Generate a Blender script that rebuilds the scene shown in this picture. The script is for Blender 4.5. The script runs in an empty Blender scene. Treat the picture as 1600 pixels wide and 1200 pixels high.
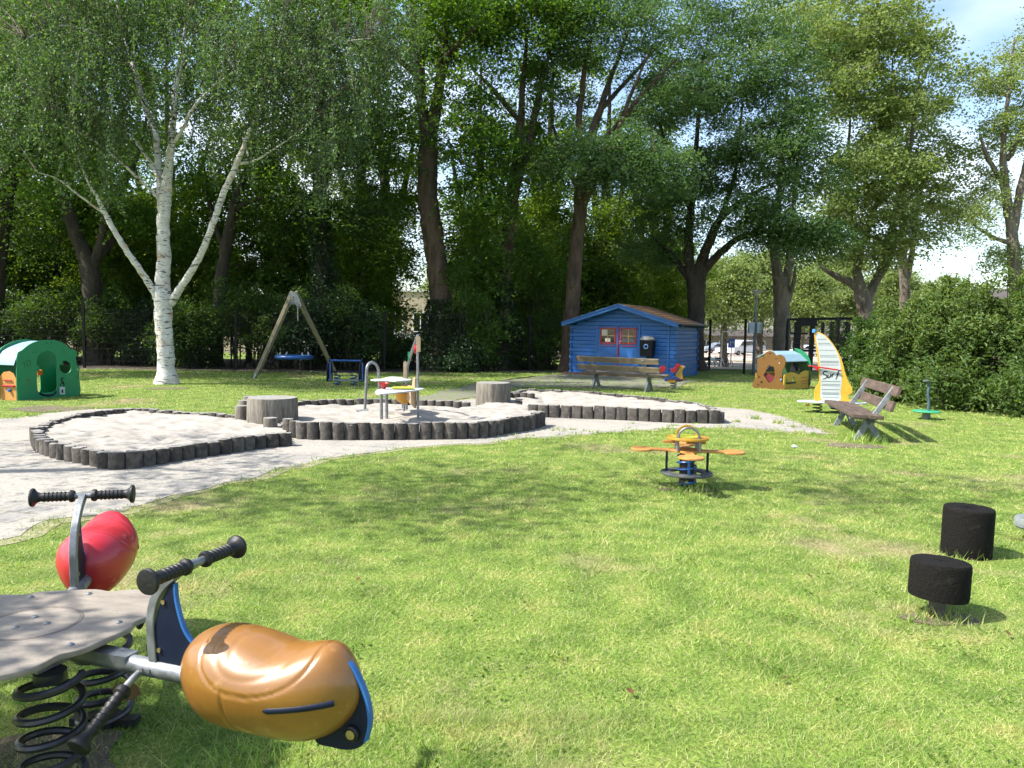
import bpy, math, random
import numpy as np
from mathutils import Vector, Matrix
random.seed(7)
rng = np.random.default_rng(11)
R = math.radians
scene = bpy.context.scene
COL = scene.collection

# ------------------------------------------------------------------ camera
FPX = 1200.0; CH = 1.6; PITCH = 4.15; ROLL = 1.0
CAMR = Matrix.Rotation(R(90 - PITCH), 4, 'X') @ Matrix.Rotation(R(ROLL), 4, 'Z')
cd = bpy.data.cameras.new('camera'); cam = bpy.data.objects.new('camera', cd)
COL.objects.link(cam); cam.matrix_world = Matrix.Translation((0, 0, CH)) @ CAMR
cd.sensor_width = 36; cd.lens = 27; cd.clip_end = 2000; cd.clip_start = 0.05
scene.camera = cam
# ------------------------------------------------------------------ light
SUN_EL = 50.0
SUN_DIR = Vector((-math.cos(R(SUN_EL)) * 0.97, math.cos(R(SUN_EL)) * -0.24, math.sin(R(SUN_EL)))).normalized()   # towards the sun
w = bpy.data.worlds.new('World'); scene.world = w; w.use_nodes = True
nt = w.node_tree; nt.nodes.clear()
sky = nt.nodes.new('ShaderNodeTexSky'); sky.sky_type = 'NISHITA'; sky.sun_disc = False
sky.sun_elevation = R(SUN_EL); sky.sun_rotation = math.atan2(SUN_DIR.x, SUN_DIR.y)
sky.air_density = 1.0; sky.dust_density = 1.5
bg = nt.nodes.new('ShaderNodeBackground'); bg.inputs[1].default_value = 0.15
out = nt.nodes.new('ShaderNodeOutputWorld')
tc = nt.nodes.new('ShaderNodeTexCoord'); mp = nt.nodes.new('ShaderNodeMapping'); mp.inputs['Scale'].default_value = (1, 1, 2.6)
nz = nt.nodes.new('ShaderNodeTexNoise'); nz.inputs['Scale'].default_value = 1.9; nz.inputs['Detail'].default_value = 7
cr = nt.nodes.new('ShaderNodeValToRGB'); cr.color_ramp.elements[0].position = 0.50; cr.color_ramp.elements[1].position = 0.80
mx = nt.nodes.new('ShaderNodeMix'); mx.data_type = 'RGBA'; mx.inputs[7].default_value = (5.8, 6.0, 6.3, 1)
L = nt.links.new
L(tc.outputs['Generated'], mp.inputs[0]); L(mp.outputs[0], nz.inputs['Vector']); L(nz.outputs['Fac'], cr.inputs[0])
L(cr.outputs[0], mx.inputs[0]); L(sky.outputs[0], mx.inputs[6]); L(mx.outputs[2], bg.inputs[0]); L(bg.outputs[0], out.inputs[0])
sd = bpy.data.lights.new('sun', 'SUN'); sd.energy = 5.0; sd.angle = R(0.53); sd.color = (1.0, 0.955, 0.88)
so = bpy.data.objects.new('sun', sd); COL.objects.link(so); so.rotation_euler = SUN_DIR.to_track_quat('Z', 'Y').to_euler()
scene.view_settings.view_transform = 'Standard'; scene.view_settings.look = 'None'
scene.view_settings.gamma = 1; scene.view_settings.exposure = 1.12
scene.render.engine = 'CYCLES'
cy = scene.cycles; cy.max_bounces = 9; cy.diffuse_bounces = 6; cy.glossy_bounces = 2; cy.transmission_bounces = 4
cy.transparent_max_bounces = 4; cy.use_adaptive_sampling = True; cy.adaptive_threshold = 0.03
try: cy.use_denoising = True; cy.denoiser = 'OPENIMAGEDENOISE'
except Exception: pass

# ------------------------------------------------------------------ photograph pixel -> place on the site
M3 = CAMR.to_3x3()
def ray(px, py): return M3 @ Vector(((px - 800) / FPX, -(py - 600) / FPX, -1))
def gp(px, py, z=0.0):
    d = ray(px, py); t = (z - CH) / d.z
    return Vector((d.x * t, d.y * t, z))
def at(px, py, Y):
    d = ray(px, py); t = Y / d.y
    return Vector((d.x * t, Y, CH + d.z * t))
def sstep(a, b, x):
    t = np.clip((x - a) / (b - a), 0, 1); return t * t * (3 - 2 * t)
def hgt(x, y):
    x = np.asarray(x, float); y = np.asarray(y, float)
    h = -1.38 * sstep(31.5 , 62, y + 0.0 * x)
    h = h + 0.09 * np.exp(-(((x - 6.35) / 0.5) ** 2 + ((y - 12.7) / 1.3) ** 2))
    return h

# ------------------------------------------------------------------ mesh helpers
class MB:
    def __init__(s): s.v = []; s.f = []
    def add(s, vs, fs, M=None):
        o = len(s.v)
        for p in vs:
            p = Vector(p)
            s.v.append(tuple(M @ p) if M is not None else tuple(p))
        for f in fs: s.f.append(tuple(i + o for i in f))
        return s
    def box(s, c, d, M=None):
        x, y, z = d[0] / 2, d[1] / 2, d[2] / 2
        vs = [(c[0] + a * x, c[1] + b * y, c[2] + e * z) for a in (-1, 1) for b in (-1, 1) for e in (-1, 1)]
        return s.add(vs, [(0, 1, 3, 2), (4, 6, 7, 5), (0, 4, 5, 1), (2, 3, 7, 6), (0, 2, 6, 4), (1, 5, 7, 3)], M)
    def bar(s, a, b, w, h, up=(0, 0, 1)):
        a = Vector(a); b = Vector(b); d = (b - a); l = d.length; d.normalize(); up = Vector(up)
        if abs(d.dot(up)) > .99: up = Vector((1, 0, 0))
        x = d.cross(up).normalized(); y = x.cross(d).normalized()
        M = Matrix((x, d, y)).transposed().to_4x4(); M.translation = (a + b) / 2
        return s.box((0, 0, 0), (w, l, h), M)
    def tube(s, pts, rad, n=12, caps=True, M=None, wob=0):
        pts = [Vector(p) for p in pts]
        if not hasattr(rad, '__len__'): rad = [rad] * len(pts)
        vs = []; fs = []; prev = None
        for i, p in enumerate(pts):
            d = (pts[min(i + 1, len(pts) - 1)] - pts[max(i - 1, 0)])
            if d.length < 1e-9: d = Vector((0, 0, 1))
            d.normalize()
            if prev is None:
                u = d.cross(Vector((0, 0, 1)))
                if u.length < .05: u = d.cross(Vector((0, 1, 0)))
            else: u = prev - d * prev.dot(d)
            u.normalize(); v = d.cross(u); prev = u
            for k in range(n):
                a = 2 * math.pi * k / n
                vs.append(p + (u * math.cos(a) + v * math.sin(a)) * rad[i] * ((1 + wob * (math.sin(3 * a + i * .5) * .6 + math.sin(5 * a - i * .9 + 1) * .5 + math.sin(2 * a + i * 1.7) * .5 + math.sin(i * 2.9) * .5)) if wob else 1))
        for i in range(len(pts) - 1):
            for k in range(n):
                k2 = (k + 1) % n
                fs.append((i * n + k, i * n + k2, (i + 1) * n + k2, (i + 1) * n + k))
        if caps:
            fs.append(tuple(range(n))[::-1]); fs.append(tuple((len(pts) - 1) * n + k for k in range(n)))
        return s.add(vs, fs, M)
    def lathe(s, prof, n=24, M=None, caps=True):
        vs = []; fs = []
        for r, z in prof:
            for k in range(n):
                a = 2 * math.pi * k / n; vs.append((r * math.cos(a), r * math.sin(a), z))
        for i in range(len(prof) - 1):
            for k in range(n):
                k2 = (k + 1) % n
                fs.append((i * n + k, i * n + k2, (i + 1) * n + k2, (i + 1) * n + k))
        if caps:
            if prof[0][0] > 1e-4: fs.append(tuple(range(n))[::-1])
            if prof[-1][0] > 1e-4: fs.append(tuple((len(prof) - 1) * n + k for k in range(n)))
        return s.add(vs, fs, M)
    def build(s, name, mat, parent=None, smooth=True, bevel=0, ang=38, M=None):
        me = bpy.data.meshes.new(name); me.from_pydata(s.v, [], s.f); me.validate(); me.update()
        return finish(name, me, mat, parent, smooth, bevel, ang)
def finish(name, me, mat, parent=None, smooth=True, bevel=0, ang=38):
    if mat: me.materials.append(mat)
    if smooth: me.shade_smooth(); me.set_sharp_from_angle(angle=R(ang))
    o = bpy.data.objects.new(name, me); COL.objects.link(o)
    if parent: o.parent = parent
    if bevel:
        m = o.modifiers.new('bevel', 'BEVEL'); m.width = bevel; m.segments = 2; m.limit_method = 'ANGLE'; m.angle_limit = R(40)
    return o
def panel(name, outs, th, mat, parent=None, bevel=0.004, M=None, res=1):
    """flat sheet with holes: outs = list of outlines (first outer) in its XY plane, thickness along Z"""
    c = bpy.data.curves.new(name, 'CURVE'); c.dimensions = '2D'; c.fill_mode = 'BOTH'
    c.extrude = max(th / 2 - bevel, 0.0005); c.bevel_depth = bevel; c.bevel_resolution = 1; c.offset = -bevel
    for o in outs:
        sp = c.splines.new('POLY'); sp.points.add(len(o) - 1); sp.use_cyclic_u = True
        for i, p in enumerate(o): sp.points[i].co = (p[0], p[1], 0, 1)
    ob = bpy.data.objects.new('tmp', c); COL.objects.link(ob)
    bpy.context.view_layer.update()
    me = bpy.data.meshes.new_from_object(ob.evaluated_get(bpy.context.evaluated_depsgraph_get()))
    bpy.data.objects.remove(ob); bpy.data.curves.remove(c)
    if M is not None: me.transform(M)
    me.name = name; me.materials.clear()
    return finish(name, me, mat, parent, True, 0, 30)
def spline(pts, n=8, closed=False):
    """Catmull-Rom through 2D / 3D / 4D points"""
    P = [np.array(p, float) for p in pts]; N = len(P); out = []
    rngi = range(N if closed else N - 1)
    for i in rngi:
        if closed: a, b, c, d = P[(i - 1) % N], P[i], P[(i + 1) % N], P[(i + 2) % N]
        else: a, b, c, d = P[max(i - 1, 0)], P[i], P[i + 1], P[min(i + 2, N - 1)]
        for k in range(n):
            t = k / n
            out.append(.5 * ((2 * b) + (c - a) * t + (2 * a - 5 * b + 4 * c - d) * t * t + (3 * b - 3 * c + d - a) * t ** 3))
    if not closed: out.append(P[-1])
    return out
def circle(cx, cy, rx, ry=None, n=28, a0=0):
    ry = ry or rx
    return [(cx + rx * math.cos(a0 + 2 * math.pi * k / n), cy + ry * math.sin(a0 + 2 * math.pi * k / n)) for k in range(n)]
def tag(o, label=None, cat=None, group=None, kind=None):
    if label: o['label'] = label
    if cat: o['category'] = cat
    if group: o['group'] = group
    if kind: o['kind'] = kind
    return o
def empty(name, loc=(0, 0, 0), rz=0.0, label=None, cat=None, group=None):
    o = bpy.data.objects.new(name, None); COL.objects.link(o); o.location = loc; o.rotation_euler = (0, 0, rz)
    o.empty_display_size = .1
    return tag(o, label, cat, group)
def copy_tree(o, parent=None):
    kids = [k for k in COL.objects if k.parent is o]
    c = o.copy(); COL.objects.link(c); c.parent = parent
    for k in kids: copy_tree(k, c)
    return c
def frame(x, y, z, loc=(0, 0, 0)):
    M = Matrix((Vector(x), Vector(y), Vector(z))).transposed().to_4x4(); M.translation = loc; return M
UPR = frame((1, 0, 0), (0, 0, 1), (0, -1, 0))       # XY sheet stood upright: y -> up, normal towards -Y
def RZ(a): return Matrix.Rotation(a, 4, 'Z')
def RX(a): return Matrix.Rotation(a, 4, 'X')
def RY(a): return Matrix.Rotation(a, 4, 'Y')
def TR(*p): return Matrix.Translation(p)

# ------------------------------------------------------------------ materials
def newmat(name):
    m = bpy.data.materials.new(name); m.use_nodes = True; t = m.node_tree; t.nodes.clear()
    return m, t, t.nodes, t.links.new
def pmat(name, c1, c2=None, scale=6, rough=.6, bump=.0, bscale=30, metal=0, c3=None, s3=2, f3=(.5, .62), coat=0, stretch=None, spec=.5, objcoord=True, r2=None, orand=0):
    m, t, N, L = newmat(name)
    o = N.new('ShaderNodeOutputMaterial'); p = N.new('ShaderNodeBsdfPrincipled'); L(p.outputs[0], o.inputs[0])
    p.inputs['Roughness'].default_value = rough; p.inputs['Metallic'].default_value = metal
    p.inputs['Coat Weight'].default_value = coat; p.inputs['Coat Roughness'].default_value = .12
    p.inputs['Specular IOR Level'].default_value = spec
    c = N.new('ShaderNodeTexCoord'); mpn = N.new('ShaderNodeMapping'); L(c.outputs['Object'], mpn.inputs[0])
    if stretch: mpn.inputs['Scale'].default_value = stretch
    p.inputs['Base Color'].default_value = (*c1, 1)
    last = None
    if c2:
        n = N.new('ShaderNodeTexNoise'); n.inputs['Scale'].default_value = scale; n.inputs['Detail'].default_value = 8; n.inputs['Roughness'].default_value = .65
        r = N.new('ShaderNodeValToRGB'); r.color_ramp.elements[0].position = .34; r.color_ramp.elements[1].position = .66
        r.color_ramp.elements[0].color = (*c1, 1); r.color_ramp.elements[1].color = (*c2, 1)
        L(mpn.outputs[0], n.inputs['Vector']); L(n.outputs['Fac'], r.inputs[0]); last = r.outputs[0]
        if r2 is not None:
            q = N.new('ShaderNodeMapRange'); q.inputs['To Min'].default_value = rough; q.inputs['To Max'].default_value = r2
            q.inputs['From Min'].default_value = .35; q.inputs['From Max'].default_value = .65
            L(n.outputs['Fac'], q.inputs[0]); L(q.outputs[0], p.inputs['Roughness'])
    if c3:
        n = N.new('ShaderNodeTexNoise'); n.inputs['Scale'].default_value = s3; n.inputs['Detail'].default_value = 9; n.inputs['Roughness'].default_value = .7
        r = N.new('ShaderNodeValToRGB'); r.color_ramp.elements[0].position = f3[0]; r.color_ramp.elements[1].position = f3[1]
        mxn = N.new('ShaderNodeMix'); mxn.data_type = 'RGBA'; mxn.inputs[7].default_value = (*c3, 1)
        if last: L(last, mxn.inputs[6])
        else: mxn.inputs[6].default_value = (*c1, 1)
        L(mpn.outputs[0], n.inputs['Vector']); L(n.outputs['Fac'], r.inputs[0]); L(r.outputs[0], mxn.inputs[0]); last = mxn.outputs[2]
    if orand and last:
        oi = N.new('ShaderNodeObjectInfo'); q = N.new('ShaderNodeMapRange'); q.inputs['To Min'].default_value = 1 - orand; q.inputs['To Max'].default_value = 1 + orand
        ml = N.new('ShaderNodeVectorMath'); ml.operation = 'SCALE'; L(oi.outputs['Random'], q.inputs[0]); L(last, ml.inputs[0]); L(q.outputs[0], ml.inputs['Scale']); last = ml.outputs[0]
        ad = N.new('ShaderNodeVectorMath'); L(oi.outputs['Location'], ad.inputs[1]); L(c.outputs['Object'], ad.inputs[0]); L(ad.outputs[0], mpn.inputs[0])
    if last: L(last, p.inputs['Base Color'])
    if bump:
        n = N.new('ShaderNodeTexNoise'); n.inputs['Scale'].default_value = bscale; n.inputs['Detail'].default_value = 6
        b = N.new('ShaderNodeBump'); b.inputs['Strength'].default_value = min(bump, 1); b.inputs['Distance'].default_value = .01 * max(1, bump)
        L(mpn.outputs[0], n.inputs['Vector']); L(n.outputs['Fac'], b.inputs['Height']); L(b.outputs[0], p.inputs['Normal'])
    return m
def leafmat(name, cols, trans=.45, rough=.45, tint=(1.25, 1.15, .35), spec=.3):
    m, t, N, L = newmat(name)
    o = N.new('ShaderNodeOutputMaterial'); p = N.new('ShaderNodeBsdfPrincipled'); tr = N.new('ShaderNodeBsdfTranslucent'); ms = N.new('ShaderNodeMixShader')
    a = N.new('ShaderNodeAttribute'); a.attribute_name = 'rnd'
    r = N.new('ShaderNodeValToRGB'); e = r.color_ramp.elements
    while len(e) < len(cols): e.new(.5)
    for i, c in enumerate(cols): e[i].position = i / (len(cols) - 1); e[i].color = (*c, 1)
    mu = N.new('ShaderNodeMix'); mu.data_type = 'RGBA'; mu.blend_type = 'MULTIPLY'; mu.inputs[0].default_value = 1; mu.inputs[7].default_value = (*tint, 1)
    L(a.outputs['Fac'], r.inputs[0]); L(r.outputs[0], p.inputs['Base Color']); L(r.outputs[0], mu.inputs[6]); L(mu.outputs[2], tr.inputs[0])
    p.inputs['Roughness'].default_value = rough; p.inputs['Specular IOR Level'].default_value = spec
    ms.inputs[0].default_value = trans; L(p.outputs[0], ms.inputs[1]); L(tr.outputs[0], ms.inputs[2]); L(ms.outputs[0], o.inputs[0])
    return m
def fastmesh(name, V, F, rnd, mat, parent=None, nper=4, smooth=False):
    """V (n,3), F (m,nper) -> object with face attribute rnd"""
    me = bpy.data.meshes.new(name); nv = len(V); nf = len(F)
    me.vertices.add(nv); me.vertices.foreach_set('co', np.ascontiguousarray(V, np.float32).ravel())
    me.loops.add(nf * nper); me.loops.foreach_set('vertex_index', np.ascontiguousarray(F, np.int32).ravel())
    me.polygons.add(nf); me.polygons.foreach_set('loop_start', np.arange(0, nf * nper, nper, dtype=np.int32))
    if rnd is not None:
        at_ = me.attributes.new('rnd', 'FLOAT', 'FACE'); at_.data.foreach_set('value', np.ascontiguousarray(rnd, np.float32))
    me.update(calc_edges=True)
    me.polygons.foreach_set('use_smooth', np.full(nf, smooth)); me.materials.append(mat)
    o = bpy.data.objects.new(name, me); COL.objects.link(o)
    if parent: o.parent = parent
    return o
def leaves(C, size, aspect=.6, up=.5, droop=.0, rnd=None, fold=.18):
    """C (n,3) centres -> rhombic folded leaves"""
    n = len(C)
    nrm = rng.normal(size=(n, 3)); nrm /= np.linalg.norm(nrm, axis=1)[:, None]
    nrm[:, 2] = np.abs(nrm[:, 2]) * (1 - up) + up * 1.2; nrm /= np.linalg.norm(nrm, axis=1)[:, None]
    d = rng.normal(size=(n, 3)); d[:, 2] -= droop * 2.5
    d -= nrm * np.sum(d * nrm, 1)[:, None]; d /= np.linalg.norm(d, axis=1)[:, None]
    s = np.cross(nrm, d); L_ = size * rng.uniform(.65, 1.3, n)[:, None]; W = L_ * aspect
    V = np.empty((n, 4, 3))
    V[:, 0] = C - d * L_ * .5; V[:, 1] = C + s * W * .5 + nrm * L_ * fold - d * L_ * .05; V[:, 2] = C + d * L_ * .5; V[:, 3] = C - s * W * .5 + nrm * L_ * fold - d * L_ * .05
    F = np.arange(n * 4).reshape(n, 4)
    if rnd is None: rnd = rng.uniform(0, 1, n)
    return V.reshape(-1, 3), F, rnd
# ------------------------------------------------------------------ material library
STEEL = pmat('galvanised_steel', (.17, .18, .19), (.29, .30, .31), 14, .42, .15, 60, .75, r2=.6)
BLACKRUB = pmat('black_rubber', (.007, .007, .008), (.016, .016, .017), 30, .5, .2, 90, spec=.35)
BLACKMET = pmat('black_coated_steel', (.005, .005, .006), None, rough=.5, spec=.2)
COILMET = pmat('spring_steel', (.010, .011, .014), (.02, .021, .025), 20, .35, .1, 60)
NAVY = pmat('navy_plastic', (.003, .006, .020), (.005, .010, .028), 12, .5, .05, 80, spec=.25)
BLUEEDGE = pmat('blue_plastic', (.01, .09, .30), (.02, .12, .34), 10, .45)
BLUEP = pmat('blue_paint', (.008, .06, .22), (.012, .075, .26), 8, .4)
REDP = pmat('red_plastic', (.42, .012, .018), (.36, .01, .015), 8, .35)
REDPOD = pmat('red_polyester', (.46, .014, .03), (.38, .012, .02), 5, .36, r2=.5, coat=.3, c3=(.6, .24, .22), s3=7, f3=(.64, .74))
ORANGEPOD = pmat('ochre_polyester', (.26, .118, .020), (.19, .080, .013), 4, .32, r2=.46, coat=.5, c3=(.36, .19, .07), s3=9, f3=(.60, .72), bump=.04, bscale=90)
WHITEP = pmat('white_board', (.50, .52, .51), (.40, .42, .41), 9, .5)
YELLOWP = pmat('yellow_plastic', (.50, .27, .022), (.43, .22, .018), 5, .5, c3=(.42, .24, .05), s3=14, f3=(.6, .7))
OCHREP = pmat('ochre_board', (.15, .068, .007), (.125, .055, .006), 6, .5)
ORANGEB = pmat('orange_board', (.50, .235, .06), (.43, .195, .05), 6, .5, c3=(.46, .22, .08), s3=12, f3=(.6, .72))
LIME = pmat('lime_disc_print', (.50, .52, .045), (.44, .47, .04), 9, .5)
GREENP = pmat('green_board', (.004, .20, .075), (.004, .17, .064), 4, .45)
DKGREENP = pmat('dark_green_board', (.02, .075, .02), (.03, .09, .025), 5, .55)
PALEBLUE = pmat('pale_blue_roof', (.27, .40, .47), (.22, .35, .43), 5, .4)
PLYWOOD = pmat('weathered_plywood', (.27, .235, .19), (.19, .165, .135), 9, .62, .3, 60, c3=(.16, .13, .115), s3=5, f3=(.56, .72), stretch=(1, 3.2, 1))
PLYEDGE = pmat('plywood_edge', (.12, .10, .085), (.17, .14, .115), 40, .8)
BENCHWOOD = pmat('bench_plank_wood', (.050, .034, .025), (.115, .082, .062), 16, .85, 1, 30, c3=(.022, .016, .013), s3=7, f3=(.56, .66), stretch=(1, .18, 1))
BENCHWOOD2 = pmat('bench_plank_wood_mossy', (.115, .085, .052), (.19, .15, .10), 16, .8, .9, 30, c3=(.06, .055, .03), s3=7, f3=(.5, .66), stretch=(1, .18, 1))
BENCHLEG = pmat('bench_cast_leg', (.14, .16, .17), (.21, .23, .235), 14, .7, .4, 50, c3=(.09, .10, .10), s3=6)
SWINGWOOD = pmat('swing_post_wood', (.15, .13, .075), (.22, .19, .12), 12, .8, .5, 30, stretch=(1, 1, .2))
PALWOOD = pmat('palisade_concrete', (.030, .026, .020), (.088, .078, .066), 13, .92, 1, 45, c3=(.26, .25, .23), s3=22, f3=(.62, .68), orand=.35)
PALTOP = pmat('palisade_sandy_top', (.27, .26, .24), (.17, .16, .145), 14, .95, .6, 60)
STUMPC = pmat('cast_stump', (.10, .09, .07), (.21, .19, .155), 16, .92, 1, 40, c3=(.06, .053, .045), s3=9, f3=(.5, .66), stretch=(1, 1, .16))
RUBBERLOG = pmat('granulate_rubber', (.006, .0055, .005), (.013, .012, .011), 60, .9, .8, 120, c3=(.045, .038, .03), s3=8, f3=(.60, .80), spec=.12)
BRICK = None
ASPH = pmat('street_paving', (.36, .30, .25), (.44, .37, .31), 3, .9, .3, 40)
GLASS = pmat('dark_window_glass', (.012, .014, .016), None, rough=.08, spec=.8)
CURTAIN = pmat('curtain_cloth', (.55, .48, .38), (.45, .40, .33), 8, .9)
CARWHITE = pmat('white_car_paint', (.62, .65, .68), None, rough=.25, coat=.6)
CARSILV = pmat('silver_car_paint', (.34, .37, .41), None, rough=.28, metal=.4, coat=.6)
TYRE = pmat('tyre_rubber', (.012, .012, .012), None, rough=.8)
BRASS = pmat('brass_fitting', (.42, .33, .16), None, rough=.35, metal=.8)
ROOFM = pmat('mossy_orange_shingle', (.17, .085, .035), (.26, .14, .065), 9, .9, .6, 30, c3=(.12, .065, .035), s3=5)

def bark(name, c1, c2, c3, st=(1, 1, .22), b=1.5, sc=9):
    return pmat(name, c1, c2, sc, .92, b, sc * 2.2, c3=c3, s3=sc * .45, f3=(.48, .66), stretch=st)
BARKB = bark('brown_bark', (.055, .036, .024), (.115, .078, .052), (.028, .020, .014))
BARKD = bark('dark_bark', (.030, .024, .018), (.060, .047, .034), (.016, .013, .010))
BARKG = bark('grey_bark', (.115, .095, .075), (.20, .165, .13), (.07, .057, .045))
def birchmat():
    m, t, N, L = newmat('birch_bark')
    o = N.new('ShaderNodeOutputMaterial'); p = N.new('ShaderNodeBsdfPrincipled'); L(p.outputs[0], o.inputs[0]); p.inputs['Roughness'].default_value = .7
    c = N.new('ShaderNodeTexCoord')
    def nz(sc, st, det=5):
        mpn = N.new('ShaderNodeMapping'); mpn.inputs['Scale'].default_value = st; L(c.outputs['Object'], mpn.inputs[0])
        n = N.new('ShaderNodeTexNoise'); n.inputs['Scale'].default_value = sc; n.inputs['Detail'].default_value = det; n.inputs['Roughness'].default_value = .7
        L(mpn.outputs[0], n.inputs['Vector']); return n
    def ramp(src, a, b, ca, cb):
        r = N.new('ShaderNodeValToRGB'); r.color_ramp.elements[0].position = a; r.color_ramp.elements[1].position = b
        r.color_ramp.elements[0].color = ca; r.color_ramp.elements[1].color = cb; L(src, r.inputs[0]); return r
    def mix(f, a, b):
        x = N.new('ShaderNodeMix'); x.data_type = 'RGBA'; L(f, x.inputs[0])
        for s, i in ((a, 6), (b, 7)):
            if isinstance(s, tuple): x.inputs[i].default_value = s
            else: L(s, x.inputs[i])
        return x.outputs[2]
    base = ramp(nz(5, (1, 1, .8)).outputs['Fac'], .35, .65, (.46, .43, .39, 1), (.62, .605, .575, 1)).outputs[0]
    tan = ramp(nz(3.2, (1, 1, 1.5)).outputs['Fac'], .55, .66, (0, 0, 0, 1), (1, 1, 1, 1)).outputs[0]
    base = mix(tan, base, (.42, .27, .16, 1))
    dk = ramp(nz(4.5, (1, 1, 5.5), 5).outputs['Fac'], .55, .60, (0, 0, 0, 1), (1, 1, 1, 1)).outputs[0]
    base = mix(dk, base, (.045, .038, .033, 1))
    L(base, p.inputs['Base Color'])
    b = N.new('ShaderNodeBump'); b.inputs['Strength'].default_value = .5; b.inputs['Distance'].default_value = .02
    L(nz(12, (1, 1, 3)).outputs['Fac'], b.inputs['Height']); L(b.outputs[0], p.inputs['Normal'])
    return m
BIRCH = birchmat()
LF_BIRCH = leafmat('birch_leaf', [(.040, .085, .032), (.075, .14, .054), (.125, .20, .088)], 0.4, 0.5, (1.3, 1.3, .45), 0.35)
LF_DARK = leafmat('dark_leaf', [(.026, .062, .018), (.050, .105, .028), (.085, .155, .040)], 0.48, 0.5, (1.7, 1.5, .35), 0.3)
LF_MAPLE = leafmat('maple_leaf', [(.040, .10, .022), (.080, .165, .034), (.14, .23, .05)], 0.54, 0.5, (1.6, 1.5, .35), 0.3)
LF_ASH = leafmat('ash_leaf', [(.042, .095, .036), (.078, .15, .052), (.125, .21, .078)], 0.42, 0.5, (1.3, 1.3, .45), 0.35)
LF_POP = leafmat('poplar_leaf', [(.13, .19, .060), (.21, .28, .095), (.29, .35, .14)], 0.48, 0.45, (1.25, 1.25, .55), 0.4)
LF_SUN = leafmat('sunlit_leaf', [(.05, .11, .02), (.10, .19, .035), (.17, .27, .055)], .6, .5, (1.8, 1.5, .35), .25)  # brighter copy of the maple greens: sun among the trunks put into colour
LF_IVY = leafmat('ivy_leaf', [(.010, .028, .010), (.020, .050, .016), (.036, .078, .024)], .2, .35, spec=.45)
LF_BUSH = leafmat('bush_leaf', [(.026, .062, .018), (.060, .115, .028), (.13, .185, .05)], .4)
LF_BUSH2 = leafmat('bush_leaf_light', [(.042, .085, .024), (.095, .165, .042), (.17, .235, .068)], .45)
LF_RUST = leafmat('withered_leaf', [(.14, .045, .015), (.20, .07, .022)], .3)
GRASSM = None
def hsep(N, L, c):
    s = N.new('ShaderNodeSeparateXYZ'); L(c, s.inputs[0]); return s
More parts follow.
